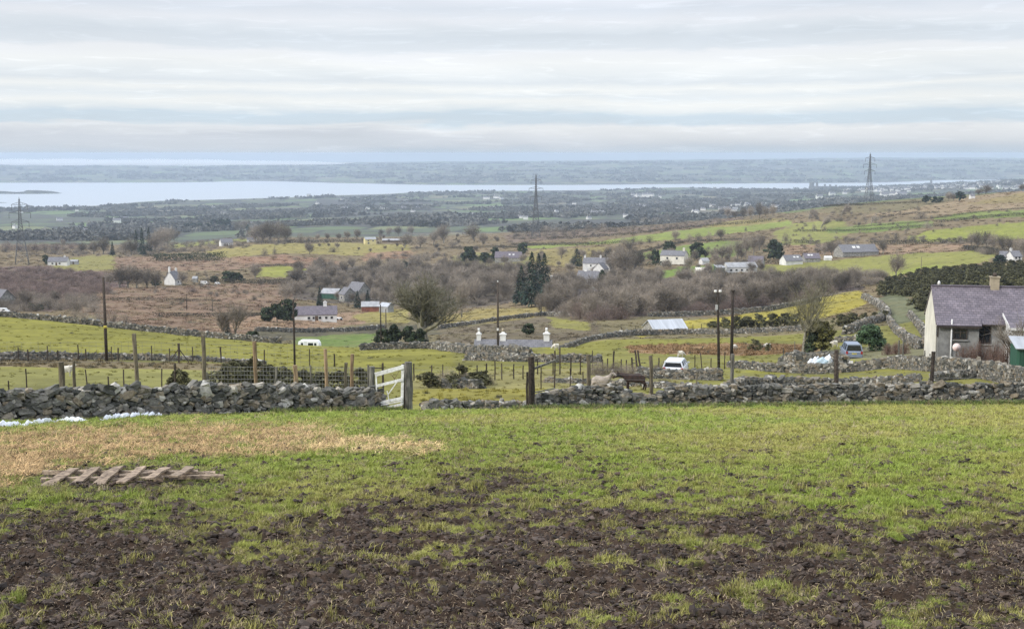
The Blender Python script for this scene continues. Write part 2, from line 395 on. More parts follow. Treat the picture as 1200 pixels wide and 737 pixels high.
def relief(X, Y, px, py):
    """clods, tussocks and hummocks: the small real shape of the ground"""
    z = np.zeros(X.shape)
    n = Y <= 62
    x, y = X[n], Y[n]
    m = mud_mask(x, y, px[n], py[n])
    cl = (1 - np.abs(fbm(x * 3.4, y * 3.0, 3, 80)) * 2.2) * .085 + fbm(x * 8, y * 8, 3, 83) * .085 + fbm(x * 1.1, y * 1.1, 2, 86) * .08
    tu = fbm(x * 1.6, y * 1.6, 3, 90) * .075 + fbm(x * 4.5, y * 4.5, 2, 93) * .045
    edge = m * (1 - m) * 4
    z[n] = (tu * (1 - m) + cl * m - .05 * m + .035 * edge * (.5 + fbm(x * 5, y * 5, 2, 95))) * sstep(2.5, 6, y)
    q = (Y > 62) & (Y < 1400)
    amp = np.clip(Y[q] / 200, .35, 1.6)
    z[q] = amp * (.16 * fbm(X[q] / 6, Y[q] / 6, 3, 97) + .22 * fbm(X[q] / 25, Y[q] / 25, 3, 98)) * sstep(62, 75, Y[q])
    f = (Y >= 1400) & (Y < 8200)
    z[f] = 5 * fbm(X[f] / 240, Y[f] / 240, 3, 99) * sstep(1400, 1900, Y[f]) * sstep(202 - 1, 202 - 14, ZC - ground_drop_alt(X[f], Y[f]))
    g = Y > 9200
    z[g] = 14 * fbm(X[g] / 900, Y[g] / 500, 4, 101) * sstep(9200, 11000, Y[g])
    return z
def ground_drop_alt(X, Y): return H(X, Y)

def make_ground():
    tn = np.concatenate([[-1.5, -1.1, -.8, -.65], np.linspace(-.56, .56, 740), [.65, .8, 1.1, 1.5]])
    ys = np.concatenate([[-40, -8, 1.5, 4, 6, 7.5], np.exp(np.arange(math.log(8.6), math.log(62), .0032)), np.exp(np.arange(math.log(62.2), math.log(1500), .0085)), np.exp(np.arange(math.log(1510), math.log(18000), .0125))])
    Yg, Tg = np.meshgrid(ys, tn, indexing='ij')
    Xg = Tg * np.maximum(Yg, 7.5)
    X = Xg.ravel(); Y = Yg.ravel()
    px, r, py = ground_px(X, np.maximum(Y, 3.0))
    z = H(X, Y) + relief(X, Y, px, py)
    C = land_colour(X, Y, px, py)
    nr, nc = Yg.shape
    i = np.arange((nr - 1) * nc).reshape(nr - 1, nc)[:, :-1].ravel()
    Q = np.stack([i, i + 1, i + nc + 1, i + nc], 1)
    o = np_mesh('ground', np.stack([X, Y, z], 1), Q, ground_mat(), smooth=True)
    a = o.data.attributes.new('Col', 'FLOAT_COLOR', 'POINT')
    a.data.foreach_set('color', np.concatenate([C, np.ones((len(C), 1))], 1).astype(np.float32).ravel())
    tag(o, kind='structure')
    return o
def ground_mat():
    m = bpy.data.materials.new('land'); m.use_nodes = True; nt = m.node_tree; N = nt.nodes; L = nt.links
    b = N['Principled BSDF']; b.inputs['Roughness'].default_value = .95; b.inputs['Specular IOR Level'].default_value = .12
    at_ = N.new('ShaderNodeAttribute'); at_.attribute_name = 'Col'
    ge = N.new('ShaderNodeNewGeometry')
    sep = N.new('ShaderNodeSeparateXYZ'); L.new(ge.outputs['Position'], sep.inputs[0])
    def noise(scale, det=4, rough=.6, vec=None):
        n = N.new('ShaderNodeTexNoise'); n.inputs['Scale'].default_value = scale; n.inputs['Detail'].default_value = det; n.inputs['Roughness'].default_value = rough
        L.new(vec or ge.outputs['Position'], n.inputs['Vector']); return n.outputs['Fac']
    def mr(src, a, b_, c, d):
        q = N.new('ShaderNodeMapRange'); q.inputs['From Min'].default_value = a; q.inputs['From Max'].default_value = b_; q.inputs['To Min'].default_value = c; q.inputs['To Max'].default_value = d
        L.new(src, q.inputs['Value']); return q.outputs[0]
    def mul(a, b_):
        q = N.new('ShaderNodeMath'); q.operation = 'MULTIPLY'
        for i, s in enumerate((a, b_)):
            if hasattr(s, 'links'): L.new(s, q.inputs[i])
            else: q.inputs[i].default_value = s
        return q.outputs[0]
    fine = mul(mr(noise(14, 5, .7), .3, .7, .72, 1.28), mr(noise(1.1, 4), .3, .7, .82, 1.18))
    fine = mul(fine, mr(noise(.11, 4, .65), .3, .7, .85, 1.15))
    # far plain: patchwork of fields with dark hedges
    mp = N.new('ShaderNodeMapping'); mp.inputs['Scale'].default_value = (1, .62, 0); mp.inputs['Rotation'].default_value = (0, 0, .3); L.new(ge.outputs['Position'], mp.inputs['Vector'])
    vo = N.new('ShaderNodeTexVoronoi'); vo.inputs['Scale'].default_value = 1 / 130; vo.inputs['Randomness'].default_value = .85; L.new(mp.outputs[0], vo.inputs['Vector'])
    ve = N.new('ShaderNodeTexVoronoi'); ve.feature = 'DISTANCE_TO_EDGE'; ve.inputs['Scale'].default_value = 1 / 130; ve.inputs['Randomness'].default_value = .85; L.new(mp.outputs[0], ve.inputs['Vector'])
    sc = N.new('ShaderNodeSeparateColor'); L.new(vo.outputs['Color'], sc.inputs[0])
    rp = N.new('ShaderNodeValToRGB'); rp.color_ramp.interpolation = 'CONSTANT'
    for p, c in ((0, (.085, .10, .06)), (.22, (.12, .165, .065)), (.42, (.145, .155, .075)), (.6, (.10, .125, .06)), (.74, (.065, .063, .055)), (.9, (.17, .15, .095))):
        e = rp.color_ramp.elements[0] if p == 0 else rp.color_ramp.elements.new(p)
        e.color = (*c, 1)
    while len(rp.color_ramp.elements) > 6: rp.color_ramp.elements.remove(rp.color_ramp.elements[-1])
    L.new(sc.outputs[0], rp.inputs[0])
    hd = mr(ve.outputs['Distance'], .03, .055, 0, 1)
    mx = N.new('ShaderNodeMix'); mx.data_type = 'RGBA'; mx.inputs[6].default_value = (.05, .05, .043, 1); L.new(hd, mx.inputs[0]); L.new(rp.outputs[0], mx.inputs[7])
    wd = mr(noise(1 / 500, 4, .6), .5, .56, 0, .8)
    mw = N.new('ShaderNodeMix'); mw.data_type = 'RGBA'; mw.inputs[7].default_value = (.07, .066, .058, 1); L.new(wd, mw.inputs[0]); L.new(mx.outputs[2], mw.inputs[6])
    kf = mr(sep.outputs['Y'], 1350, 1750, 0, 1)
    mf = N.new('ShaderNodeMix'); mf.data_type = 'RGBA'; L.new(kf, mf.inputs[0]); L.new(at_.outputs['Color'], mf.inputs[6]); L.new(mw.outputs[2], mf.inputs[7])
    vs = N.new('ShaderNodeVectorMath'); vs.operation = 'SCALE'; L.new(mf.outputs[2], vs.inputs[0]); L.new(fine, vs.inputs['Scale'])
    L.new(vs.outputs[0], b.inputs['Base Color'])
    bp = N.new('ShaderNodeBump'); bp.inputs['Strength'].default_value = .7; bp.inputs['Distance'].default_value = .03
    L.new(noise(28, 5, .7), bp.inputs['Height']); L.new(bp.outputs[0], b.inputs['Normal'])
    return m
GROUND = make_ground()

def water():
    mb = MB(); mb.add([(-26500, 3800, 0), (26500, 3800, 0), (26500, 17800, 0), (-26500, 17800, 0)], [(0, 1, 2, 3)])
    m = bpy.data.materials.new('sea'); m.use_nodes = True; b = m.node_tree.nodes['Principled BSDF']
    b.inputs['Base Color'].default_value = (.36, .39, .41, 1); b.inputs['Roughness'].default_value = .38; b.inputs['IOR'].default_value = 1.33; b.inputs['Specular IOR Level'].default_value = .9
    N = m.node_tree.nodes; L = m.node_tree.links
    nz = N.new('ShaderNodeTexNoise'); nz.inputs['Scale'].default_value = .02; nz.inputs['Detail'].default_value = 3
    ge = N.new('ShaderNodeNewGeometry'); L.new(ge.outputs['Position'], nz.inputs['Vector'])
    bp = N.new('ShaderNodeBump'); bp.inputs['Strength'].default_value = .15; bp.inputs['Distance'].default_value = .5
    L.new(nz.outputs['Fac'], bp.inputs['Height']); L.new(bp.outputs[0], b.inputs['Normal'])
    return tag(mb.build('water', m), kind='structure')
water()
# ------------------------------------------------------------------ sky, sun, haze
SUN_EL, SUN_AZ = R(31), R(-118)      # high thin sun over the viewer's left shoulder (azimuth from +Y towards +X)
def sky():
    nt = w.node_tree; N = nt.nodes; L = nt.links; N.clear()
    out = N.new('ShaderNodeOutputWorld'); bg = N.new('ShaderNodeBackground'); L.new(bg.outputs[0], out.inputs[0]); bg.inputs['Strength'].default_value = .1
    st = N.new('ShaderNodeTexSky'); st.sky_type = 'NISHITA'; st.sun_disc = False; st.sun_elevation = SUN_EL; st.sun_rotation = SUN_AZ % (2 * math.pi)
    tc = N.new('ShaderNodeTexCoord'); sp = N.new('ShaderNodeSeparateXYZ'); L.new(tc.outputs['Generated'], sp.inputs[0])
    def math_(op, a, b_=None, c=None):
        q = N.new('ShaderNodeMath'); q.operation = op
        for i, s in enumerate((a, b_, c)):
            if s is None: continue
            if hasattr(s, 'links'): L.new(s, q.inputs[i])
            else: q.inputs[i].default_value = s
        return q.outputs[0]
    az = math_('ARCTAN2', sp.outputs['X'], sp.outputs['Y']); el = math_('ARCSINE', sp.outputs['Z'])
    def nz(su, sv, off, det=5, rough=.55, dist=0.0):
        cb = N.new('ShaderNodeCombineXYZ'); L.new(math_('MULTIPLY', az, su), cb.inputs[0]); L.new(math_('MULTIPLY', el, sv), cb.inputs[1]); cb.inputs[2].default_value = off
        n = N.new('ShaderNodeTexNoise'); n.inputs['Scale'].default_value = 1; n.inputs['Detail'].default_value = det; n.inputs['Roughness'].default_value = rough; n.inputs['Distortion'].default_value = dist
        L.new(cb.outputs[0], n.inputs['Vector']); return n.outputs['Fac']
    broad = nz(4.2, 24, 1.3, 4, .5, .6); mid = nz(12, 70, 4.1, 6, .6, 1.2); thin = nz(20, 210, 8.2, 6, .62, 1.0)
    # elevation, pushed about by the noise so the layers undulate
    e2 = math_('ADD', el, math_('MULTIPLY', math_('SUBTRACT', broad, .5), .022))
    e2 = math_('ADD', e2, math_('MULTIPLY', math_('SUBTRACT', mid, .5), .008))
    e2 = math_('ADD', e2, math_('MULTIPLY', math_('SUBTRACT', thin, .5), .005))
    mr = N.new('ShaderNodeMapRange'); mr.inputs['From Min'].default_value = -.01; mr.inputs['From Max'].default_value = .16; L.new(e2, mr.inputs['Value'])
    rp = N.new('ShaderNodeValToRGB'); L.new(mr.outputs[0], rp.inputs[0]); cr = rp.color_ramp
    S = [(0, (192,207,222)), (.059, (196,209,223)), (.098, (206,214,224)), (.137, (211,218,228)), (.172, (228,233,239)), (.19, (208,222,234)), (.23, (208,223,236)), (.255, (226,234,240)), (.294, (240,243,244)), (.325, (228,235,241)), (.353, (241,244,245)), (.385, (223,230,237)), (.41, (231,237,242)), (.46, (242,245,247)), (.508, (238,241,246)), (.53, (222,229,237)), (.58, (216,224,233)), (.608, (223,230,238)), (.645, (232,236,243)), (.70, (220,227,237)), (.765, (231,235,244)), (1, (215,222,235))]
    lin = lambda v: (v / 255 / 12.92 if v <= 10 else ((v / 255 + .055) / 1.055) ** 2.4)
    S = [(p, tuple(lin(v) for v in c)) for p, c in S]
    for i, (p, c) in enumerate(S):
        e = cr.elements[0] if i == 0 else (cr.elements[1] if i == 1 else cr.elements.new(p)); e.position = p; e.color = (*c, 1)
    # thin white streaks and grey rags
    def ramp(src, a, b_, c, d):
        q = N.new('ShaderNodeMapRange'); q.interpolation_type = 'SMOOTHSTEP'
        for k, v in zip(('From Min', 'From Max', 'To Min', 'To Max'), (a, b_, c, d)): q.inputs[k].default_value = v
        L.new(src, q.inputs['Value']); return q.outputs[0]
    tex = math_('ADD', ramp(broad, .3, .7, .955, 1.045), ramp(thin, .52, .70, -.015, .06))
    # cumulus heads along a low bank, right side
    bump_ = nz(38, 60, 11.7, 5, .6)
    bank = math_('MULTIPLY', ramp(math_('SUBTRACT', math_('ADD', el, math_('MULTIPLY', bump_, -.012)), .014), .0, .003, 1, 0), ramp(az, -.15, .1, 0, 1))
    bank = math_('MULTIPLY', bank, ramp(el, .004, .016, 0, .55))
    mxb = N.new('ShaderNodeMix'); mxb.data_type = 'RGBA'; mxb.inputs[7].default_value = (.87, .89, .91, 1); L.new(bank, mxb.inputs[0]); L.new(rp.outputs[0], mxb.inputs[6])
    mxf = mxb
    # cloud sheet is brightest overhead, as under any overcast
    zen = ramp(el, .12, .95, 1.0, ZEN)
    sc = N.new('ShaderNodeVectorMath'); sc.operation = 'SCALE'; L.new(mxf.outputs[2], sc.inputs[0]); L.new(math_('MULTIPLY', math_('MULTIPLY', tex, zen), 10 * SKYK), sc.inputs['Scale'])
    cover = ramp(el, .2, .9, .97, .93)
    mx = N.new('ShaderNodeMix'); mx.data_type = 'RGBA'; L.new(cover, mx.inputs[0]); L.new(st.outputs[0], mx.inputs[6]); L.new(sc.outputs[0], mx.inputs[7])
    L.new(mx.outputs[2], bg.inputs['Color'])
    w.cycles.sampling_method = 'MANUAL'; w.cycles.sample_map_resolution = 512
ZEN, SKYK = 2.75, .475
sky()
sd = bpy.data.lights.new('sun', 'SUN'); sd.energy = 1.5; sd.angle = R(10); sd.color = (1, .955, .89)
so = bpy.data.objects.new('sun', sd); COL.objects.link(so)
dv = Vector((math.sin(SUN_AZ) * math.cos(SUN_EL), math.cos(SUN_AZ) * math.cos(SUN_EL), math.sin(SUN_EL)))
so.rotation_euler = dv.to_track_quat('Z', 'Y').to_euler(); so.location = (0, -5, ZC + 30)
def haze():
    mb = MB(); mb.box((0, 8970, (ZC - 4) / 2), (56000, 18140, ZC + 16))
    m = bpy.data.materials.new('air'); m.use_nodes = True; N = m.node_tree.nodes; N.clear(); L = m.node_tree.links
    o = N.new('ShaderNodeOutputMaterial'); v = N.new('ShaderNodeVolumePrincipled'); L.new(v.outputs[0], o.inputs['Volume'])
    v.inputs['Color'].default_value = (.56, .66, .79, 1); v.inputs['Density'].default_value = HAZE; v.inputs['Anisotropy'].default_value = 0
    m.cycles.homogeneous_volume = True
    ob = mb.build('haze', m); tag(ob, kind='stuff'); return ob
HAZE = .000086
haze()

def fog_bank():
    """low white cloud lying on the far hills at the left: one closed lumpy sheet of air"""
    n, m = 70, 8; x = np.linspace(-6400, -1500, n); y = np.linspace(11300, 12700, m); V = []; Q = []
    for k in (0, 1):
        for i in range(n):
            for j in range(m):
                e = math.sqrt(max(0, 1 - abs(2 * j / (m - 1) - 1) ** 4)) * min(1, (n - 1 - i) / 22, i / 6 + .02) ** .5
                mid = 124 - 14 * i / n; t = (30 + 34 * float(fbm(np.array([x[i] / 420]), np.array([y[j] / 420]), 3, 150)[0])) * e + .2
                V.append((x[i], y[j], mid + (t if k else -t * .8)))
    o = n * m
    for i in range(n - 1):
        for j in range(m - 1):
            q = (i * m + j, (i + 1) * m + j, (i + 1) * m + j + 1, i * m + j + 1); Q.append(tuple(v + o for v in q)); Q.append(q[::-1])
    for i in range(n - 1): Q += [(i * m, (i + 1) * m, (i + 1) * m + o, i * m + o), ((i + 1) * m + m - 1, i * m + m - 1, i * m + m - 1 + o, (i + 1) * m + m - 1 + o)]
    for j in range(m - 1): Q += [(j + 1, j, j + o, j + 1 + o), ((n - 1) * m + j, (n - 1) * m + j + 1, (n - 1) * m + j + 1 + o, (n - 1) * m + j + o)]
    mt = bpy.data.materials.new('fog'); mt.use_nodes = True; N = mt.node_tree.nodes; N.clear(); L = mt.node_tree.links
    oo = N.new('ShaderNodeOutputMaterial'); v = N.new('ShaderNodeVolumePrincipled'); L.new(v.outputs[0], oo.inputs['Volume'])
    v.inputs['Color'].default_value = (.97, .98, 1, 1); v.inputs['Density'].default_value = .0014; mt.cycles.homogeneous_volume = True
    ob = np_mesh('fog_bank', V, Q, mt, smooth=True); tag(ob, 'white bank of low fog lying along the far left skyline', 'fog', kind='stuff')
fog_bank()
# ------------------------------------------------------------------ trees and scrub
M_bark = mat('bark', (.24, .22, .18), .95, .1, var=.4, scale=6, oinfo=.3)
M_twig = mat('twigs', (.25, .212, .168), .95, .1, var=.3, scale=1.2, oinfo=.45)
M_twigp = mat('purple_twigs', (.23, .172, .145), .95, .1, var=.3, scale=1.2, oinfo=.25)
M_twigr = mat('red_twigs', (.19, .125, .10), .95, .1, var=.3, scale=3, oinfo=.2)
M_twigo = mat('olive_twigs', (.205, .19, .125), .95, .1, var=.3, scale=1.2, oinfo=.2)
M_needle = mat('dark_needles', (.030, .050, .034), .8, .15, var=.5, scale=2.2, rnd=.55)
M_leaf = mat('dark_leaves', (.045, .062, .028), .75, .2, var=.5, scale=2.0, rnd=.6)
M_olive = mat('olive_leaves', (.125, .115, .032), .8, .2, var=.4, scale=2.0, rnd=.5)
M_green = mat('green_leaves', (.060, .105, .042), .7, .25, var=.4, scale=2.0, rnd=.55)
M_gorse = mat('gorse', (.12, .115, .055), .85, .15, var=.5, scale=1.6, rnd=.6)
M_hedge = mat('hedge_twigs', (.10, .088, .066), .95, .1, var=.4, scale=.8, rnd=.4)

def bare_tree_mesh(seed, h=10.0, spread=.5, trunk_h=.22, rad=.22, twigs=1700, tw=.022, lean=0.0, levels=4, flat=1.0, stems=1, tlen=.075, fill=False):
    """trunk mesh and crown mesh of a leafless tree, trunk base at the origin"""
    rr = random.Random(seed); T = MB(); B = MB(); tips = []
    def rv(a): return Vector((rr.uniform(-a, a), rr.uniform(-a, a), rr.uniform(-a, a)))
    def grow(p, d, L, r, lv, mb):
        n = 4 if lv < 2 else 3; pts = [p]; rs = [r]; q = Vector(p); dd = Vector(d)
        for i in range(n):
            dd = (dd + rv(.16 + .07 * lv) + Vector((lean * .15, 0, .10 if lv > 0 else .05))).normalized()
            q = q + dd * L / n; pts.append(Vector(q)); rs.append(r * (1 - .45 * (i + 1) / n))
        mb.tube(pts, rs, 6 if lv == 0 else (5 if lv == 1 else 3), 0, rr.random(), cap=False)
        if lv >= 2: tips.append((pts, dd))
        if lv >= levels: tips.append((pts, dd)); return
        k = (5 if lv == 0 else (4 if lv == 1 else 3)) + rr.randint(0, 1)
        for i in range(k):
            t = .25 + .75 * (i + rr.random()) / k if lv else .38 + .62 * (i + rr.random()) / k
            s = min(int(t * n), n - 1); f = t * n - s
            b = pts[s].lerp(pts[s + 1], f)
            az = rr.uniform(0, 6.283); out = Vector((math.cos(az), math.sin(az), 0))
            el = rr.uniform(.25, 1.0) * (1.0 if lv else 1.15)
            nd = (dd * .45 + out * spread * rr.uniform(.7, 1.3) * 1.3 + Vector((lean * .5, 0, el * .45 * flat))).normalized()
            grow(b, nd, L * rr.uniform(.62, .88) * (1.15 - .3 * t if lv == 0 else 1), rs[s] * .58, lv + 1, B)
        grow(pts[-1], (dd + rv(.2)).normalized(), L * .75, rs[-1] * .85, lv + 1, B)
        tips.append((pts[-2:], dd))
    for s in range(stems):
        a = rr.uniform(0, 6.283); d0 = Vector((math.cos(a) * .35 * (stems > 1), math.sin(a) * .35 * (stems > 1), 1)).normalized()
        grow(Vector((math.cos(a) * .25 * (stems > 1), math.sin(a) * .25 * (stems > 1), -.15)), d0, h * trunk_h + .15, rad * (1 if stems == 1 else .6), 0, T)
    # fine twigs: thin blades off the last branches
    tp = [p for t_ in tips for p in t_[0]]; zz = max(p.z for p in tp); cr_ = .8 * max(abs(p.x) for p in tp); ch_ = zz * .43; cc = Vector((sum(p.x for p in tp) / len(tp), sum(p.y for p in tp) / len(tp), zz * .56))
    for i in range(twigs):
        pts, dd = rr.choice(tips); k = rr.randrange(len(pts) - 1); b = pts[k].lerp(pts[k + 1], rr.random())
        if fill and i % 2:
            a_ = rr.uniform(0, 6.283); e_ = math.asin(rr.uniform(-.9, 1)); u_ = rr.random() ** .4 * (1 + .16 * math.sin(a_ * 3 + seed) + .1 * math.sin(a_ * 5 + e_ * 4))
            o_ = Vector((math.cos(a_) * math.cos(e_), math.sin(a_) * math.cos(e_), math.sin(e_))); b = cc + Vector((o_.x * cr_, o_.y * cr_, o_.z * ch_)) * u_; dd = (o_ + Vector((0, 0, .4))).normalized()
        d = (dd * .5 + rv(.75) + Vector((lean * .3, 0, .28))).normalized(); L = h * tlen * rr.uniform(.5, 1.4)
        m_ = b + d * L * .5 + rv(L * .08); e = b + d * L + rv(L * .12)
        s = d.cross(rv(1)).normalized() * tw * .5
        B.add([b - s, b + s, m_ + s * .75, m_ - s * .75, e], [(0, 1, 2, 3), (3, 2, 4)], 0, rr.random())
    zs = max(p[2] for p in B.v); k = h / zs
    for mb in (T, B): mb.v = [(p[0] * k, p[1] * k, p[2] * k) for p in mb.v]
    return T, B
def scrub_mesh(seed, h=4.0, wd=5.0, twigs=1900, tw=.026, tl=.55, lumps=4):
    """dome of thin bare stems, many from the ground"""
    rr = random.Random(seed); T = MB(); B = MB(); ph = [rr.uniform(0, 6.28) for _ in range(4)]
    def top(a): return 1 + .22 * math.sin(a * 2 + ph[0]) + .16 * math.sin(a * 3 + ph[1]) + .1 * math.sin(a * 7 + ph[2])
    T.tube([(0, 0, -.15), (0, 0, .25 * h)], [.09, .05], 5, cap=False)
    for i in range(26):
        a = rr.uniform(0, 6.28); f = rr.uniform(.2, .95) * top(a); e = Vector((math.cos(a) * f * wd * .42, math.sin(a) * f * wd * .42, h * rr.uniform(.55, .9) * math.sqrt(max(.1, 1 - (f * .75) ** 2))))
        c = Vector((e.x * .35, e.y * .35, e.z * .5)); B.tube([(e.x * .05, e.y * .05, -.1), c, e], [.045, .03, .012], 3, 0, rr.random(), cap=False)
    for i in range(twigs):
        a = rr.uniform(0, 6.28); u = rr.random() ** .45; el = math.asin(rr.uniform(-.08, 1)); k = top(a) * u
        p = Vector((math.cos(a) * math.cos(el) * wd * .46 * k, math.sin(a) * math.cos(el) * wd * .46 * k, max(.02, math.sin(el)) * h * .86 * (.6 + .4 * top(a * 1.7 + ph[3])) * u))
        d = (Vector((p.x, p.y, p.z * 1.2 + h * .25)).normalized() + Vector((rr.gauss(0, .4), rr.gauss(0, .4), rr.gauss(0, .35)))).normalized(); L = tl * rr.uniform(.5, 1.5)
        s = d.cross(Vector((rr.gauss(0, 1), rr.gauss(0, 1), rr.gauss(0, 1)))).normalized() * tw * .5
        m_ = p + d * L * .5; e = p + d * L + Vector((rr.gauss(0, .06), rr.gauss(0, .06), 0))
        B.add([p - s, p + s, m_ + s * .7, m_ - s * .7, e], [(0, 1, 2, 3), (3, 2, 4)], 0, rr.random())
    return T, B
def leaf_clump(mb, c, rad, n, size, rr, m=0, squash=1.0):
    cr = rr.random()
    for i in range(n):
        d = Vector((rr.gauss(0, 1), rr.gauss(0, 1), rr.gauss(0, 1))).normalized()
        p = Vector(c) + Vector((d.x, d.y, d.z * squash)) * rad * rr.uniform(.45, 1.05)
        nrm = (d + Vector((rr.uniform(-.7, .7), rr.uniform(-.7, .7), rr.uniform(-.2, .9)))).normalized()
        a = nrm.orthogonal().normalized(); b = nrm.cross(a); t = rr.uniform(0, 6.283)
        a, b = a * math.cos(t) + b * math.sin(t), b * math.cos(t) - a * math.sin(t)
        s = size * rr.uniform(.6, 1.3)
        mb.add([p - a * s, p - b * s * .5, p + a * s, p + b * s * .5], [(0, 1, 2, 3)], m, min(1, max(0, cr * .6 + rr.random() * .4)))
def bush_mesh(seed, clumps=26, per=60, size=.09, squash=.8, uneven=.3):
    """leafy bush, 1 m across radius .5 based at origin (unit size): clumps spread through the volume"""
    rr = random.Random(seed); B = MB(); T = MB()
    for i in range(clumps):
        a = rr.uniform(0, 6.283); z = rr.random() ** .8; r = .42 * math.sqrt(max(0, 1 - (z * .95) ** 2.4)) * rr.uniform(.3, 1.0) * (1 + uneven * math.sin(a * 3 + seed))
        leaf_clump(B, (math.cos(a) * r, math.sin(a) * r, .1 + z * .78 * (1 + uneven * .3 * math.sin(a * 2 + seed))), rr.uniform(.07, .17), per, size, rr, 0, squash)
    T.tube([(0, 0, -.05), (.01, .02, .2), (.03, -.02, .6)], [.035, .028, .01], 5, cap=False)
    return T, B
def conifer_mesh(seed, n=1500, narrow=.26, size=.06, ragged=.3):
    """spruce of unit height"""
    rr = random.Random(seed); B = MB(); T = MB()
    T.tube([(0, 0, -.03), (0, 0, .5), (.005, 0, .97)], [.022, .014, .003], 5, cap=False)
    for i in range(n):
        z = .06 + .94 * rr.random() ** 1.25; a = rr.uniform(0, 6.283)
        prof = narrow * (1 - z) ** .75 * (1 + ragged * math.sin(a * 3 + z * 21 + seed) * .6 + ragged * rr.uniform(-.5, .5)) + .008
        r = prof * math.sqrt(rr.uniform(.25, 1))
        p = Vector((math.cos(a) * r, math.sin(a) * r, z)); out = Vector((math.cos(a), math.sin(a), rr.uniform(-.5, .15))).normalized()
        sd_ = out.cross(Vector((rr.uniform(-.3, .3), rr.uniform(-.3, .3), 1))).normalized(); s = size * rr.uniform(.6, 1.3) * (.5 + .6 * (1 - z))
        B.add([p - out * s, p - sd_ * s * .45, p + out * s * 1.1, p + sd_ * s * .45], [(0, 1, 2, 3)], 0, rr.random())
    return T, B
_cache = {}
def proto(kind, i):
    """mesh pair for one kind and variant"""
    key = (kind, i)
    if key in _cache: return _cache[key]
    s = i * 13 + 3
    if kind == 'tree': tb = bare_tree_mesh(s, 10, .55 + .08 * (i % 3), .17, .2, 1800, .034, 0, 3, 1, 1, .09, True); ms = (M_bark, M_twig)
    elif kind == 'wind': tb = bare_tree_mesh(s, 10, .6, .2, .26, 1500, .05, .9, 3, .5); ms = (M_bark, M_twig)
    elif kind == 'tall': tb = bare_tree_mesh(s, 10, .38, .26, .2, 1500, .04, 0, 3); ms = (M_bark, M_twig)
    elif kind == 'scrub': tb = scrub_mesh(s); ms = (M_bark, M_twig)
    elif kind == 'purple': tb = scrub_mesh(s); ms = (M_bark, M_twigp)
    elif kind == 'red': tb = scrub_mesh(s, 1.6, 1.8, 1500, .014, .4); ms = (M_bark, M_twigr)
    elif kind == 'spruce': tb = conifer_mesh(s); ms = (M_bark, M_needle)
    elif kind == 'fir': tb = conifer_mesh(s, 1500, .42, .07, .45); ms = (M_bark, M_needle)
    elif kind == 'ever': tb = bush_mesh(s, 46, 34, .075, .8, .2); ms = (M_bark, M_leaf)
    elif kind == 'pine': tb = bush_mesh(s, 22, 50, .085, .55, .35); ms = (M_bark, M_needle)
    elif kind == 'gorse': tb = bush_mesh(s, 46, 36, .06, .8, .3); ms = (M_bark, M_gorse)
    T, B = tb
    to = T.build('trunk', ms[0]); bo = B.build('crown', ms[1])
    t, b = to.data, bo.data
    bpy.data.objects.remove(to); bpy.data.objects.remove(bo)
    zmax = max(p[2] for p in B.v); xs = [p[0] for p in B.v]
    _cache[key] = (t, b, zmax, max(xs) - min(xs)); return _cache[key]
NVAR = {'tree': 6, 'wind': 3, 'tall': 3, 'scrub': 4, 'purple': 3, 'red': 2, 'spruce': 3, 'fir': 2, 'ever': 4, 'pine': 3, 'gorse': 3}
NAMES = {'tree': ('bare_tree', 'tree'), 'wind': ('bare_tree', 'tree'), 'tall': ('bare_tree', 'tree'), 'scrub': ('bare_bush', 'bush'), 'purple': ('bare_bush', 'bush'), 'red': ('red_shrub', 'shrub'), 'spruce': ('conifer', 'tree'), 'fir': ('conifer', 'tree'), 'ever': ('evergreen_bush', 'bush'), 'pine': ('pine_tree', 'tree'), 'gorse': ('gorse_bush', 'bush')}
_cnt = {}
def plant(kind, px, py, hp, label, group=None, wp=None, d=None, Y=None, name=None, cat=None):
    """a tree or bush standing where the photograph shows its foot; hp and wp are its height and width in the photograph's pixels"""
    p = hit(px, py, *(d or (60, 2500))) if Y is None else at(px, Y)
    p = Vector((p.x, p.y, Hf(p.x, p.y)))
    i = _cnt.get(kind, 0); _cnt[kind] = i + 1
    if kind == 'tree': hp = hp * 1.18
    t, b, zm, xw = proto(kind, i % NVAR[kind])
    hm = hp * p.y / F; k = hm / zm; kx = k if wp is None else (wp * p.y / F) / xw
    o = thing(name or NAMES[kind][0], label, cat or NAMES[kind][1], p, random.uniform(-.6, .6) if kind == 'wind' else random.uniform(0, 6.28), group)
    o.scale = (kx, kx, k)
    for nm, me in (('trunk', t), ('crown', b)):
        c = bpy.data.objects.new(nm, me); COL.objects.link(c); c.parent = o
    return o
# ------------------------------------------------------------------ every tree and bush that can be told apart
def P(*a, **k): return plant(*a, **k)
g = 'round grey bushes in the left valley'
for px, py, h in ((75, 289, 9), (97, 298, 14), (110, 298, 17), (121, 298, 20), (146, 299, 17), (154, 299, 20)):
    P('tree', px, py, h, 'leafless tree in the row along the field behind the white bungalow', 'leafless trees behind the white bungalow')
P('spruce', 132, 300, 17, 'single dark narrow conifer standing right of the white bungalow', wp=9)
for px, py, h in ((160, 297, 28), (167, 300, 34), (175, 296, 30)):
    P('fir', px, py, h, 'tall dark conifer in the clump of three above the brown moor', 'clump of three dark conifers', wp=13)
P('ever', 54, 310, 12, 'dark round evergreen touching the left end of white bungalow', wp=9)
for i, (px, py, h) in enumerate(((182, 296, 24), (189, 292, 26), (197, 290, 24), (205, 285, 18), (185, 285, 14))):
    P('tree', px, py, h, 'leafless tree in the thicket right of the tall dark conifers', 'thicket right of the dark conifers')
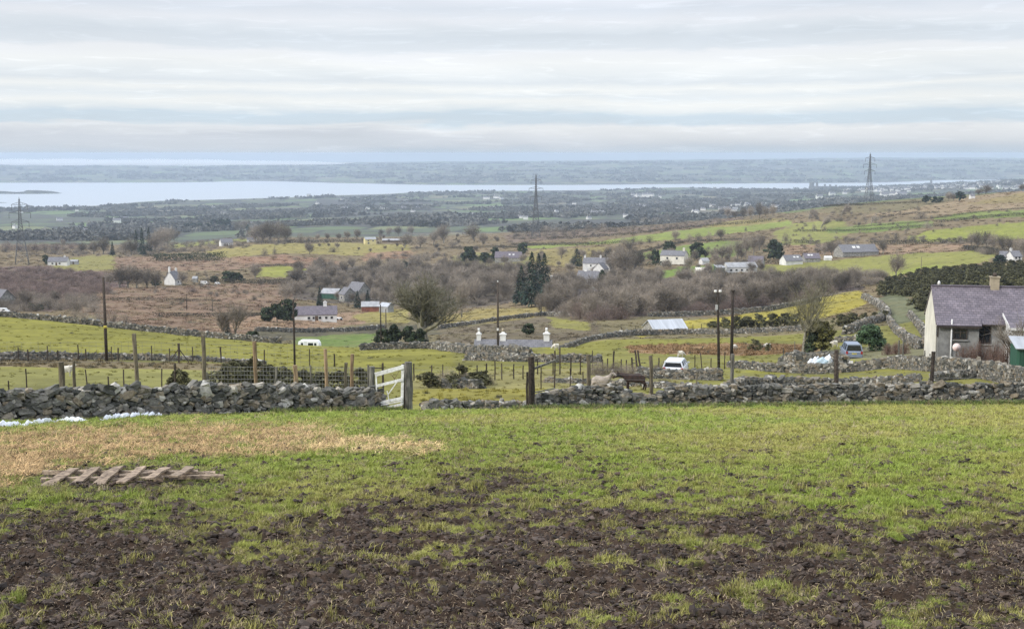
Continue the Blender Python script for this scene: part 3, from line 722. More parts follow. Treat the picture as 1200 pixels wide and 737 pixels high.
for px, py, h in ((8, 293, 12), (22, 294, 11), (40, 294, 13), (52, 292, 10), (66, 294, 12), (84, 292, 9)):
    P('purple', px, py, h, 'purplish bare bush in the belt behind the left pylon', 'purplish bushes behind the left pylon', wp=26)
P('tree', 30, 362, 24, 'leafless tree beside the grey roof at far left edge')
P('tree', 66, 357, 18, 'spreading leafless tree alone on brown moor at far left')
P('ever', 37, 364, 9, 'low dark evergreen below the leafless trees at far left', wp=12)
P('ever', 47, 364, 8, 'low dark evergreen right of its twin above the hillock wall', wp=12)
for px, py, h, wp in ((98, 377, 17, 26), (116, 380, 19, 28), (133, 382, 22, 28), (148, 384, 20, 22), (88, 372, 12, 20)):
    P('scrub', px, py, h, 'grey bare bush massed behind the crest wall of the green hillock', 'grey bushes behind the hillock crest wall', wp=wp, d=(228, 900))
for px, py, h in ((128, 337, 20), (140, 338, 26), (150, 338, 28), (160, 338, 26), (172, 337, 24), (182, 337, 22), (213, 335, 18)):
    P('tree', px, py, h, 'leafless tree in the grey copse left of the white gabled house', 'grey copse by the white gabled house')
P('ever', 183, 335, 14, 'dark evergreen touching the left side of white gabled house', wp=14)
P('purple', 226, 343, 9, 'low purplish bush in the bracken below the white gabled house', wp=24)
for i in range(7):
    P('pine', 219 + i * 8, 270 - (i > 3), 9 + (i > 3) * 4, 'dark pine in the row along the skyline above the white cottages', 'row of dark pines on the ridge', wp=13)
P('pine', 291, 273, 10, 'small dark round pine standing between bare trees on the ridge', wp=9)
for px, py, h in ((278, 272, 13), (285, 272, 15), (300, 284, 20), (308, 284, 22), (317, 285, 26), (326, 285, 26), (335, 285, 22), (312, 272, 10), (325, 270, 9)):
    P('tree', px, py, h, 'leafless tree in the brown copse right of two white cottages', 'brown copse on the ridge')
for px, py, h, wp in ((352, 285, 14, 18), (362, 284, 10, 20)):
    P('scrub', px, py, h, 'grey bare bush at the end of the ridge copse', 'grey bushes at the end of the ridge copse', wp=wp)
P('scrub', 310, 300, 11, 'round grey bush on the pale field under the ridge copse', wp=14)
P('scrub', 322, 299, 11, 'thin grey bush right of the round one on pale field', wp=9)
P('tree', 363, 298, 15, 'single leafless tree on pale field above the bracken')
P('scrub', 391, 296, 8, 'low wide bush alone on the pale field below yellow house', wp=17)
P('scrub', 346, 305, 5, 'low dark bush in the reddish bracken under the pale field', wp=12)
P('ever', 268, 331, 14, 'large dark evergreen beside the parked white vans', wp=22)
P('ever', 279, 331, 12, 'dark evergreen forming right half of the big clump', wp=16)
P('ever', 251, 331, 8, 'small dark evergreen left of the big clump by white vans', wp=12)
P('tree', 299, 328, 20, 'leafless tree over the green field right of the evergreen clump')
for px, py, h, wp in ((305, 333, 7, 14), (320, 334, 8, 16), (335, 333, 8, 14), (348, 331, 7, 12), (361, 330, 8, 12), (375, 328, 8, 14)):
    P('scrub', px, py, h, 'dark bush in the hedge below the small green field', 'hedge bushes below the green field', wp=wp)
P('spruce', 357, 333, 13, 'small dark conifer poking from the hedge below green field', wp=9)
P('tall', 262, 397, 46, 'thin leafless tree, left of two behind the hillock wall', wp=36, d=(215, 900), Y=228)
P('tall', 276, 399, 52, 'taller leafless tree, right of two behind the hillock wall', wp=44, d=(215, 900), Y=226)
P('spruce', 267, 384, 28, 'dark ivy green conifer seen through two leafless trees', wp=15, Y=262)
P('ever', 296, 399, 14, 'dark bush at foot of the leafless trees behind hillock wall', wp=22, Y=224)
for px, py, h, wp in ((313, 377, 22, 17), (325, 378, 28, 19), (338, 377, 33, 19)):
    P('ever', px, py, h * .85, 'dark bushy evergreen in the clump left of the long white bungalow', 'three evergreens left of the long bungalow', wp=wp * 1.25)
P('tree', 334, 356, 26, 'leafless tree rising behind the evergreens by long white bungalow')
P('tree', 345, 352, 24, 'leafless tree behind the left end of long white bungalow')
P('spruce', 375, 361, 25, 'dark conifer standing behind the long white bungalow roof', wp=13)
P('fir', 419, 362, 22, 'dark conifer, left of the pair before the grey stone house', wp=14)
P('fir', 431, 363, 24, 'dark conifer, right of the pair before the grey stone house', wp=14)
P('scrub', 408, 360, 7, 'small bush left of the conifer pair by stone house', wp=8)
P('tree', 474, 291, 17, 'leafless tree with wide crown right of low grey barn', wp=24)
P('tree', 492, 291, 17, 'leafless tree with wide crown, second from low grey barn', wp=24)
for px, py, h in ((372, 282, 8), (384, 282, 9), (397, 282, 9), (418, 281, 13), (408, 281, 10)):
    P('tree', px, py, h, 'leafless tree in the line left of the yellow house', 'trees left of the yellow house')
for px, py, h in ((446, 277, 9), (456, 277, 11), (467, 277, 13), (482, 276, 12)):
    P('tree', px, py, h, 'leafless tree behind the low grey barn', 'trees behind the grey barn')
P('tree', 520, 285, 23, 'big round leafless tree on the plateau edge', wp=25)
P('tree', 508, 287, 17, 'leafless tree left of the big round tree on plateau edge', wp=17)
P('scrub', 530, 290, 11, 'grey bush under the big round tree on plateau edge', wp=16)
P('tree', 556, 283, 21, 'broad leafless tree standing above the dark square hedge', wp=29)
P('tree', 566, 287, 15, 'smaller leafless tree at right of the broad plateau tree', wp=18)
P('ever', 474, 317, 11, 'dark evergreen above the big field tree, right of pair', wp=13)
P('ever', 463, 318, 9, 'dark evergreen above the big field tree, left of pair', wp=10)
P('ever', 550, 309, 21, 'large squarish dark evergreen left of the purple roofed house', wp=22)
P('ever', 569, 309, 14, 'dark evergreen between square evergreen and purple roofed house', wp=18)
P('ever', 580, 307, 18, 'loose dark evergreen touching purple roofed house', wp=14)
P('tree', 541, 372, 42, 'slim leafless tree right of the great spreading tree', wp=26)
P('ever', 612, 302, 19, 'dark tree at right end of purple roofed house', wp=15)
P('tree', 598, 327, 20, 'leafless tree below the purple roofed house', wp=22)
P('tree', 580, 327, 21, 'leafless tree below the left end of purple roof', wp=24)
P('tree', 566, 326, 19, 'leafless tree below the square evergreen', wp=22)
P('tree', 658, 303, 15, 'leafless tree on the tan field left of the broad dark conifer', wp=16)
P('fir', 676, 312, 21, 'broad dark conifer standing alone left of the white farmhouses', wp=24)
for px, py, h, wp in ((611, 358, 48, 30), (623, 360, 66, 36), (638, 352, 56, 32), (631, 342, 46, 28)):
    P('fir', px, py, h, 'tall dark spruce in the dense clump above the yellow field', 'dense clump of tall spruces', wp=wp)
P('ever', 655, 345, 16, 'green bush among bare scrub right of the tall spruces', wp=12)
P('tree', 634, 369, 27, 'leaning leafless tree on the field edge below the spruces', wp=24)
P('scrub', 662, 372, 22, 'large round bare bush with reddish top below the farmhouses', wp=28, name='bare_bush')
P('purple', 679, 374, 25, 'big round reddish bare bush under the grey roof', wp=34)
P('ever', 706, 336, 21, 'dark conifer shaped bush in front of white farmhouse', wp=12)
P('spruce', 720, 312, 16, 'slim dark conifer right of the white farmhouse', wp=10)
P('spruce', 709, 308, 10, 'small dark conifer behind the white farmhouse roof', wp=8)
for px, py, h in ((700, 312, 14), (716, 320, 24), (724, 322, 30), (733, 324, 34), (742, 320, 30), (727, 305, 18), (738, 298, 16)):
    P('tree', px, py, h, 'leafless tree in the tall copse right of the white farmhouses', 'copse right of the white farmhouses')
for px, py, h, wp in ((731, 287, 11, 20), (742, 287, 12, 18), (761, 285, 11, 15), (751, 287, 9, 14)):
    P('scrub', px, py, h, 'bare bush in the hedge across the green hillside', 'bushes in the hillside hedge', wp=wp)
P('tree', 792, 283, 14, 'dark leafless tree, leftmost on the hedge across the green hillside', wp=16)
for px, py, h, wp in ((808, 283, 11, 16), (818, 283, 12, 18), (831, 281, 12, 10)):
    P('scrub', px, py, h, 'dark bare bush between two trees on the green hillside', 'dark bushes on the green hillside', wp=wp)
P('tree', 845, 281, 13, 'dark leafless tree, rightmost on the hedge across green hillside', wp=17)
P('ever', 784, 299, 17, 'dark rounded evergreen rising behind the cream house', wp=19)
P('ever', 768, 309, 18, 'dark evergreen against left gable of cream house', wp=13)
P('ever', 750, 310, 15, 'dark green bush left of the cream house', wp=12)
P('ever', 816, 304, 21, 'big dark evergreen behind right end of cream house', wp=22)
P('ever', 907, 304, 24, 'big dark evergreen above the long farm building', wp=28)
P('tree', 808, 318, 18, 'leafless tree in front of the cream house', wp=18)
P('tree', 814, 306, 14, 'pale leafless tree before the big dark evergreen', wp=13)
for px, py, h in ((838, 305, 15), (846, 306, 19), (855, 306, 22), (864, 305, 25), (874, 303, 28), (883, 300, 26), (890, 294, 20)):
    P('tree', px, py, h, 'leafless tree in the copse between the two dark evergreens', 'copse between the dark evergreens', wp=20)
P('scrub', 874, 271, 6, 'small lone bush on the light green hilltop field', wp=5)
for px, py, h in ((845, 255, 13), (853, 256, 14), (862, 256, 10), (871, 257, 14), (880, 257, 16), (890, 256, 19), (897, 256, 15), (906, 256, 17)):
    P('tree', px, py, h, 'leafless tree in the belt on the hilltop left of the tall pylon', 'hilltop belt left of the tall pylon', wp=14)
for px, py, h in ((742, 264, 8), (756, 262, 9), (768, 261, 8), (782, 259, 8), (795, 258, 7), (808, 257, 7), (640, 272, 9), (652, 272, 7), (664, 271, 8), (690, 269, 7), (706, 268, 8)):
    P('scrub', px, py, h, 'low bare bush in the dark belt on the plateau brow', 'bushes on the plateau brow', wp=18)
for px, py, h, l in ((930, 258, 8, 'small dark leafless tree far left on the rough hill by the pylon'), (948, 257, 14, 'windswept leafless tree with dense top left of the tall pylon'), (986, 254, 18, 'leaning windswept tree right beside the tall pylon'), (962, 268, 19, 'large leafless tree on the green strip left of the tall pylon'), (1021, 264, 13, 'leafless tree on the field wall right of the tall pylon'), (1005, 266, 7, 'stunted tree on the field wall below the tall pylon'), (1013, 263, 5, 'tiny stunted tree between two others on field wall'), (1041, 262, 6, 'little lone tree on the field wall east of the pylon')):
    P('wind', px, py, h, l)
for px, py, h, wp, l in ((985, 260, 7, 16, 'flat bare bush under the leaning windswept tree'), (954, 270, 9, 10, 'small bush left of the large tree on the green strip'), (966, 270, 7, 9, 'small bush right of the large tree on the green strip'), (1013, 258, 8, 12, 'round dark bush above the field wall near the pylon'), (1079, 257, 11, 23, 'wide dark bush above the bright green hill field'), (1087, 268, 10, 19, 'wide grey bush under the bright green hill field'), (1103, 266, 6, 12, 'low grey bush right of the wide grey one'), (921, 283, 12, 15, 'dark bush above the big dark evergreen'), (1050, 282, 12, 13, 'dark pointed bush on the hedge under the olive field'), (1037, 284, 8, 16, 'low bush left of the pointed one on hedge'), (1082, 284, 9, 7, 'thin bush on the hedge under the olive field'), (1141, 257, 7, 9, 'small dark bush between the two bright green fields'), (998, 320, 8, 12, 'small dark bush in the pale field by the slate barn'), (977, 321, 10, 18, 'low scrub at edge of pale field near slate barn'), (1061, 285, 7, 9, 'thin low bush right of the pointed bush on hedge')):
    P('scrub', px, py, h, l, wp=wp)
for px, py, h in ((966, 299, 12), (975, 300, 18), (984, 300, 17), (958, 298, 9)):
    P('tree', px, py, h, 'leafless tree overhanging left end of the big slate barn', 'trees at the left end of the slate barn', wp=18)
P('tree', 1035, 298, 18, 'leafless tree at right gable of the big slate barn', wp=18)
P('tree', 1050, 325, 30, 'fine pale leafless tree standing alone above the dark gorse', wp=28)
for px, py, h in ((1086, 239, 10), (1096, 238, 8), (1102, 237, 6)):
    P('pine', px, py, h, 'black round pine in the clump on the right skyline', 'clump of black pines on the skyline', wp=12)
for px, py, h in ((1111, 236, 11), (1118, 236, 9)):
    P('tree', px, py, h, 'leafless tree between black pines on the right skyline', 'bare trees among skyline pines', wp=12)
P('pine', 1124, 236, 12, 'black round pine, rightmost of the skyline pines', wp=13)
P('tree', 1155, 228, 12, 'grey green round tree on the right skyline past the pines', wp=20)
P('tree', 1147, 229, 8, 'low grey tree left of the round one on skyline', wp=14)
P('tree', 1197, 224, 9, 'dark tree cut by the right edge of skyline', wp=14)
for px, py, h in ((1138, 289, 16), (1146, 292, 22), (1156, 293, 22), (1165, 295, 22), (1174, 296, 21), (1183, 298, 22), (1192, 299, 22), (1199, 300, 20), (1208, 300, 20)):
    P('tree', px, py, h, 'leafless tree in the copse above the dark gorse at right', 'copse above the gorse', wp=20)
P('fir', 1154, 286, 15, 'dark ivy clad tree within the copse above gorse', wp=10)
P('pine', 1171, 309, 11, 'wide dark pine leaning over the gorse behind the cottage', wp=22)
# the great tree and its neighbours
def great_tree():
    p = at(496, 222); p.z = Hf(p.x, p.y)
    T, B = bare_tree_mesh(77, 14.8, .66, .16, .55, 2600, .028, .05, 4, .85, 1, .075)
    o = thing('bare_tree', 'great spreading leafless tree in the middle of the field', 'tree', p, .6)
    xs = [q[0] for q in B.v]; k = 18.0 / (max(xs) - min(xs)); o.scale = (k, k, 1)
    T.build('trunk', M_bark, o); B.build('crown', M_twigo, o)
great_tree()
for px, py, h, wp, l in ((449, 405, 24, 22, 'dark evergreen bush round the pole left of great tree'), (462, 405, 28, 22, 'tall dark evergreen bush, second left of great tree'), (478, 405, 26, 24, 'dark evergreen bush left against the great tree trunk'), (493, 405, 24, 18, 'dark ivy bush hugging the foot of great tree')):
    P('ever', px, py, h, l, wp=wp, Y=208)
def tall_tree():
    p = at(942, 147); p.z = Hf(p.x, p.y)
    T, B = bare_tree_mesh(31, 10.4, .62, .34, .32, 1300, .018, 0, 4, .8, 1, .07)
    o = thing('bare_tree', 'tall pale leafless tree beside the olive bush and parked car', 'tree', p, 1.1)
    xs = [q[0] for q in B.v]; k = 8.6 / (max(xs) - min(xs)); o.scale = (k, k, 1)
    T.build('trunk', mat('pale_bark', (.27, .25, .20), .9, .1, var=.35, scale=5), o); B.build('crown', M_twigo, o)
tall_tree()
def leafy(px, Y, hm, wm, seed, m, label, name='evergreen_bush', clumps=60, per=70, size=.05, un=.25):
    p = at(px, Y); p.z = Hf(p.x, p.y)
    T, B = bush_mesh(seed, clumps, per, size, .8, un)
    o = thing(name, label, 'bush', p, seed); xs = [q[0] for q in B.v]; o.scale = (wm / (max(xs) - min(xs)),) * 2 + (hm / max(q[2] for q in B.v),)
    T.build('trunk', M_bark, o); B.build('crown', m, o)
leafy(962, 146, 3.9, 3.9, 5, M_olive, 'large olive yellow bush right of the tall pale tree', 'garden_bush')
leafy(953, 145.5, 2.6, 2.4, 15, M_leaf, 'dark lower bush between tall pale tree and olive bush', 'garden_bush')
leafy(1019, 140, 3.1, 3.3, 8, M_green, 'rounded bright green bush behind the parked car', 'garden_bush')
for i, (px, Y, h, wd) in enumerate(((1040, 128, 1.5, 1.7), (1050, 127, 1.6, 1.8), (1060, 126, 1.3, 1.7))):
    p = at(px, Y); t, b, zm, xw = proto('red', i % 2)
    o = thing('red_shrub', 'reddish twiggy shrub by the wall left of the cottage', 'shrub', (p.x, p.y, Hf(p.x, p.y)), i, 'red shrubs left of the cottage'); o.scale = (wd / xw, wd / xw, h / zm)
    for nm, me in (('trunk', t), ('crown', b)):
        c = bpy.data.objects.new(nm, me); COL.objects.link(c); c.parent = o
# gorse and hedges close by
for i, (px, py, h, wp) in enumerate(((835, 384, 8, 16), (850, 385, 13, 20), (862, 386, 17, 22), (876, 385, 15, 22), (890, 384, 17, 24), (905, 383, 17, 24), (919, 382, 16, 22), (932, 382, 16, 20))):
    P('gorse', px, py, h, 'dark gorse bush in the long row under the yellow field', 'row of gorse under the yellow field', wp=wp)
for i, (px, py, h, wp) in enumerate(((985, 383, 16, 22), (1000, 384, 18, 22), (1012, 381, 15, 20), (1024, 378, 13, 16), (1036, 375, 12, 14))):
    P('gorse', px, py, h, 'dark gorse bush on the bank behind the green bush', 'gorse on the bank behind the green bush', wp=wp, d=(150, 400))
P('gorse', 886, 411, 14, 'round gorse bush on the tan grass with a sheep behind', wp=22)
P('gorse', 900, 411, 9, 'smaller gorse clump right of the round gorse bush', wp=12)
P('gorse', 690, 398, 22, 'dark bush above the right white chimney', wp=22, Y=262, name='gorse_bush') if False else None
P('ever', 620, 396, 15, 'dark bush behind the roof between white chimneys', wp=18, Y=262)
for px, Y, h, wp in ((208, 66, 1.0, 1.3), (216, 64, 1.1, 1.5), (252, 66, 1.0, 1.6), (268, 65, 1.3, 2.0), (284, 66, 1.4, 2.2), (298, 67, 1.5, 2.0), (315, 68, 1.2, 2.0), (335, 68, 1.1, 2.0), (355, 69, 1.0, 2.0), (376, 70, .9, 2.0), (400, 70, 1.0, 2.0), (422, 70, 1.1, 1.8)):
    P('gorse', px, 0, h * 1.5 * F / Y, 'grey green gorse bush behind the netting fence and left wall', 'gorse behind the netting fence', wp=wp * F / Y, Y=Y)
for px, Y, h, wp, l in ((503, 84, 1.1, 1.6, 'leftmost gorse bush behind the gatepost'), (529, 84, .9, 1.7, 'low gorse bush just right of the leftmost gateway gorse'), (541, 88, 1.5, 1.7, 'gorse bush with yellowish top past the gatepost'), (556, 85, 1.1, 1.9, 'broad gorse bush above the stone heap'), (565, 87, 1.1, 1.4, 'rightmost gorse bush above the stone heap')):
    P('gorse', px, 0, h * F / Y, l, 'gorse past the gate', wp=wp * F / Y, Y=Y)
for px, Y, h, wp, l in ((512, 86, 1.2, 2.2, 'brown bare bush behind the gatepost gorse'), (526, 89, 1.4, 2.4, 'taller brown bare bush on the bank past the gatepost'), (548, 87, 1.1, 2.2, 'brown bare bush above the stone heap'), (572, 88, .9, 1.8, 'small brown bare bush at the end of gateway gorse')):
    P('scrub', px, 0, h * F / Y, l, wp=wp * F / Y, Y=Y)
for i in range(12):
    px = 700 + i * 8 + random.uniform(-2, 2); Y = 104 + random.uniform(-4, 4)
    P('scrub', px, 0, random.uniform(.9, 1.5) * F / Y, 'dead brown bramble clump behind the ponies', 'brown brambles behind the ponies', wp=2.0 * F / Y, Y=Y, name='bramble', cat='bush')
# hedges: twiggy lines between fields
def hedge(pts, hm, label, thick=None, name='hedge', m=None, d=(215, 1700), n_per=None, group=None):
    rr = random.Random(len(label)); W = [hit(x, y, *d) for x, y in pts]; mb = MB(); thick = thick or hm
    base = W[0].copy()
    for a, b in zip(W[:-1], W[1:]):
        L = (b - a).length; n = int(L * hm * 1.5 / ((.16 * hm) ** 2 * .9) * 1.3) if hm < 3 else int(L * 60)
        for i in range(min(n, 9000)):
            t = rr.random(); q = a.lerp(b, t); hh = hm * (.75 + .5 * (.5 + .5 * pn(np.array([q.x * .15]), np.array([q.y * .15]), 4)[0]))
            x = q.x + rr.gauss(0, thick * .28); y = q.y + rr.gauss(0, thick * .28)
            p = Vector((x, y, Hf(x, y) + hh * rr.random() ** .8)) - base
            s = rr.uniform(.5, 1.2) * min(hm * .16, .5); dr = Vector((rr.gauss(0, 1), rr.gauss(0, 1), rr.gauss(0, .8))).normalized(); u = dr.cross(Vector((rr.gauss(0, 1), rr.gauss(0, 1), rr.gauss(0, 1)))).normalized()
            mb.add([p - dr * s, p - u * s * .45, p + dr * s, p + u * s * .45], [(0, 1, 2, 3)], 0, rr.random())
    o = mb.build(name, m or M_hedge, None, base); tag(o, label, 'hedge', group); return o
HEDGES = [
 ([(180, 306), (262, 306)], 5.5, 'dark solid hedge strip across the moor left of centre', M_leaf),
 ([(60, 288), (110, 288)], 2.5, 'thin hedge behind the white bungalow roof', None),
 ([(300, 286), (350, 285), (430, 284)], 2.6, 'long dark hedge left of the yellow house', None),
 ([(236, 331), (300, 333), (370, 330)], 2.2, 'dark hedge passing the parked white vans', None),
 ([(300, 313), (350, 312)], 1.6, 'thin hedge along the top of small green field', None),
 ([(130, 352), (200, 353), (260, 354)], 1.2, 'low broken hedge across the lower bracken moor', None),
 ([(180, 371), (260, 372), (310, 370)], 1.3, 'low hedge across bracken above the two leafless trees', None),
 ([(600, 288), (700, 287), (742, 284)], 2.0, 'dark hedge along the foot of light green hillside', None),
 ([(640, 281), (740, 275), (850, 264), (905, 259)], 2.2, 'dark hedge along the top of light green hillside', None),
 ([(742, 298), (800, 285), (880, 281)], 1.6, 'hedge between the two green hillside fields', None),
 ([(760, 312), (790, 310), (800, 309)], 2.5, 'clipped dark hedge at the foot of cream house', M_leaf),
 ([(930, 272), (1000, 271), (1100, 265)], 1.6, 'field hedge below the first bright green strip by pylon', None),
 ([(1000, 267), (1040, 264), (1090, 260)], 1.0, 'thin hedge above the first bright green strip by pylon', None),
 ([(1030, 256), (1070, 251), (1100, 250)], 1.8, 'dark heather strip below the pylon hill crest', None),
 ([(1095, 262), (1150, 256), (1230, 252)], 2.2, 'hedge between the two right hand green fields', None),
 ([(1090, 257), (1150, 249), (1230, 244)], 1.2, 'thin hedge above the upper bright green field', None),
 ([(1020, 287), (1090, 286), (1150, 284)], 2.6, 'dark hedge under the olive field at right', None),
 ([(1130, 293), (1170, 297), (1230, 302)], 2.6, 'dark hedge running under the right copse', None),
 ([(930, 285), (960, 286)], 2.2, 'short dark hedge left of the slate barn', None),
 ([(890, 291), (925, 290)], 2.2, 'short dark hedge above the big dark evergreen', None),
 ([(880, 308), (930, 310)], 2.0, 'hedge along the front of long farm building field', None),
 ([(820, 326), (900, 323), (960, 324)], 1.8, 'hedge between pale field and the grey wood', None),
 ([(965, 243), (1010, 241), (1080, 238)], 2.0, 'dark hedge along the crest at foot of tall pylon', None),
 ([(600, 274), (640, 273), (730, 268)], 2.6, 'dark hedge on the plateau brow near middle pylon', None),
 ([(520, 292), (580, 290), (610, 291)], 1.6, 'hedge below the broad plateau tree', None),
 ([(540, 318), (600, 320), (640, 318)], 1.6, 'hedge under the purple roofed house', None),
 ([(530, 342), (570, 341), (605, 340)], 1.8, 'hedge below the small bright green field', None),
]
for i, (pts, hm, lab, m) in enumerate(HEDGES): hedge(pts, hm, lab, m=m)

# ------------------------------------------------------------------ woods and scrub nobody could count: points that carry instances
LIB = {}
def library(kind):
    """unlinked collection with the variants of one plant, trunk and crown joined"""
    if kind in LIB: return LIB[kind]
    c = bpy.data.collections.new('lib_' + kind)
    for i in range(NVAR[kind]):
        t, b, zm, xw = proto(kind, i)
        me = b.copy()
        o = bpy.data.objects.new('variant', me); c.objects.link(o)
        s = 1 / zm; me.transform(Matrix.Diagonal((s, s, s, 1)))
    LIB[kind] = c; return c
def scatter(name, coll, pts, rot, scl, label, cat, base=None):
    """one object: points with rotation, scale and variant, each showing one instance"""
    pts = np.asarray(pts, np.float32); n = len(pts)
    me = bpy.data.meshes.new(name); me.vertices.add(n); me.vertices.foreach_set('co', pts.ravel())
    a = me.attributes.new('rot', 'FLOAT_VECTOR', 'POINT'); a.data.foreach_set('vector', np.asarray(rot, np.float32).ravel())
    a = me.attributes.new('scl', 'FLOAT_VECTOR', 'POINT'); a.data.foreach_set('vector', np.asarray(scl, np.float32).ravel())
    a = me.attributes.new('idx', 'INT', 'POINT'); a.data.foreach_set('value', RS.randint(0, 1000, n).astype(np.int32))
    o = bpy.data.objects.new(name, me); COL.objects.link(o)
    ng = bpy.data.node_groups.new(name + '_spread', 'GeometryNodeTree')
    ng.interface.new_socket('Geometry', in_out='INPUT', socket_type='NodeSocketGeometry'); ng.interface.new_socket('Geometry', in_out='OUTPUT', socket_type='NodeSocketGeometry')
    N = ng.nodes; L = ng.links
    gi = N.new('NodeGroupInput'); go = N.new('NodeGroupOutput'); ip = N.new('GeometryNodeInstanceOnPoints'); ci = N.new('GeometryNodeCollectionInfo')
    ci.inputs['Collection'].default_value = coll; ci.inputs['Separate Children'].default_value = True; ci.inputs['Reset Children'].default_value = True
    def attr(nm, t):
        q = N.new('GeometryNodeInputNamedAttribute'); q.data_type = t; q.inputs['Name'].default_value = nm; return q.outputs['Attribute']
    L.new(gi.outputs[0], ip.inputs['Points']); L.new(ci.outputs[0], ip.inputs['Instance']); ip.inputs['Pick Instance'].default_value = True
    L.new(attr('idx', 'INT'), ip.inputs['Instance Index'])
    er = N.new('FunctionNodeEulerToRotation'); L.new(attr('rot', 'FLOAT_VECTOR'), er.inputs[0]); L.new(er.outputs[0], ip.inputs['Rotation'])
    L.new(attr('scl', 'FLOAT_VECTOR'), ip.inputs['Scale']); L.new(ip.outputs[0], go.inputs[0])
    md = o.modifiers.new('spread', 'NODES'); md.node_group = ng
    tag(o, label, cat, kind='stuff'); return o
def wood(name, kind, poly, n, hm, label, d=(215, 1700), wid=1.0, cat='wood', dens=None):
    xs = [p[0] for p in poly]; ys = [p[1] for p in poly]; out = []
    t = 0
    while len(out) < n and t < n * 40:
        t += 1; x = RS.uniform(min(xs), max(xs)); y = RS.uniform(min(ys), max(ys))
        if not bool(inside(np.array([x]), np.array([y]), poly)[0]): continue
        p = hit(x, y, *d)
        if p.y > d[1] * .99: continue
        if dens and pn(np.array([p.x / dens]), np.array([p.y / dens]), 6)[0] < -.15: continue
        out.append((p.x, p.y, Hf(p.x, p.y) - .1))
    out = np.array(out); k = len(out)
    h = hm * RS.uniform(.65, 1.25, k); ww = h * wid * RS.uniform(.8, 1.25, k)
    scatter(name, library(kind), out, np.stack([np.zeros(k), np.zeros(k), RS.uniform(0, 6.28, k)], 1), np.stack([ww, ww, h], 1), label, cat)
wood('bare_wood', 'tree', [(625, 340), (690, 333), (790, 330), (900, 332), (1000, 330), (1015, 336), (960, 348), (900, 360), (800, 371), (700, 376), (640, 370), (640, 350)], 250, 8.0, 'grey leafless wood filling the hollow below the farmhouses')
wood('bare_scrub', 'purple', [(640, 350), (720, 345), (850, 343), (960, 338), (1000, 338), (900, 361), (780, 372), (690, 377)], 260, 4.2, 'purplish scrub along the lower edge of the grey wood', wid=1.2)
wood('valley_wood', 'tree', [(340, 322), (400, 316), (470, 316), (560, 318), (610, 330), (605, 352), (560, 358), (520, 352), (450, 350), (430, 340), (400, 336), (345, 336)], 185, 9.8, 'grey leafless wood in the valley behind the bungalow and stone house')
wood('moor_scrub', 'purple', [(-20, 322), (60, 316), (130, 324), (128, 345), (60, 352), (-20, 354)], 330, 3.0, 'reddish purple scrub covering the moor at far left', wid=1.5)
wood('moor_thicket', 'scrub', [(-20, 352), (60, 348), (110, 350), (112, 366), (50, 366), (-20, 366)], 90, 3.4, 'grey thicket by the roof at far left', wid=1.3)
wood('plateau_scrub', 'scrub', [(600, 276), (700, 270), (790, 263), (840, 258), (850, 262), (760, 270), (640, 280), (600, 282)], 130, 3.2, 'low brown scrub along the brow of the plateau', wid=1.5)
wood('hill_scrub', 'scrub', [(900, 285), (960, 280), (1030, 279), (1100, 278), (1140, 282), (1130, 287), (1010, 286), (940, 292)], 80, 2.6, 'low scrub round the fields by the slate barn', wid=1.5)
wood('heath_scrub', 'scrub', [(905, 256), (960, 250), (1010, 246), (1080, 242), (1080, 250), (1000, 262), (920, 268)], 70, 2.0, 'dark low scrub on the rough hill below the tall pylon', wid=1.8)
wood('field_scrub', 'scrub', [(880, 316), (960, 318), (1040, 322), (1030, 334), (960, 338), (870, 334)], 130, 3.2, 'grey scrub between pale field and the wood', wid=1.4)
wood('gorse_scrub', 'gorse', [(1028, 350), (1032, 335), (1060, 326), (1100, 318), (1200, 310), (1260, 308), (1260, 338), (1180, 338), (1090, 345), (1088, 372), (1070, 352), (1045, 346)], 300, 2.7, 'dense dark gorse covering the slope behind the cottage', d=(180, 480), wid=1.4)
wood('left_scrub', 'scrub', [(0, 292), (60, 290), (150, 292), (230, 282), (290, 276), (340, 278), (300, 286), (220, 296), (150, 302), (60, 300), (0, 302)], 150, 3.6, 'brown scrub along the far edge of the left moor', wid=1.5)
wood('mid_scrub', 'scrub', [(440, 300), (520, 296), (560, 300), (560, 312), (500, 314), (440, 312)], 70, 3.6, 'brown scrub on the plateau above the valley wood', wid=1.4)
wood('house_trees', 'tree', [(556, 302), (640, 302), (645, 338), (560, 336)], 40, 6.5, 'leafless trees loosely scattered below the purple roofed house')
wood('farm_trees', 'tree', [(655, 300), (700, 298), (760, 300), (900, 300), (910, 322), (800, 330), (680, 332), (650, 318)], 60, 6.0, 'leafless trees loosely scattered round the white farms')
wood('bungalow_trees', 'tree', [(300, 330), (440, 330), (470, 355), (440, 366), (395, 352), (330, 352)], 46, 6.5, 'leafless trees loosely scattered round the stone house')
wood('moor_bushes', 'scrub', [(130, 318), (300, 312), (340, 330), (330, 352), (180, 362), (130, 345)], 60, 2.0, 'low bushes scattered over the bracken moor')
wood('ridge_trees', 'tree', [(350, 286), (440, 276), (600, 276), (620, 292), (500, 298), (380, 296)], 44, 5.0, 'leafless trees loosely scattered along the plateau edge')
wood('hill_bushes', 'scrub', [(600, 290), (740, 285), (900, 268), (1000, 262), (1200, 246), (1200, 262), (1000, 282), (760, 298), (610, 304)], 90, 2.4, 'low bushes scattered over the right hill fields')
wood('valley_undergrowth', 'scrub', [(340, 324), (400, 318), (470, 318), (560, 320), (610, 332), (605, 354), (560, 360), (520, 354), (450, 352), (430, 342), (400, 338), (345, 338)], 200, 3.2, 'grey undergrowth beneath the leafless valley wood', wid=1.4)
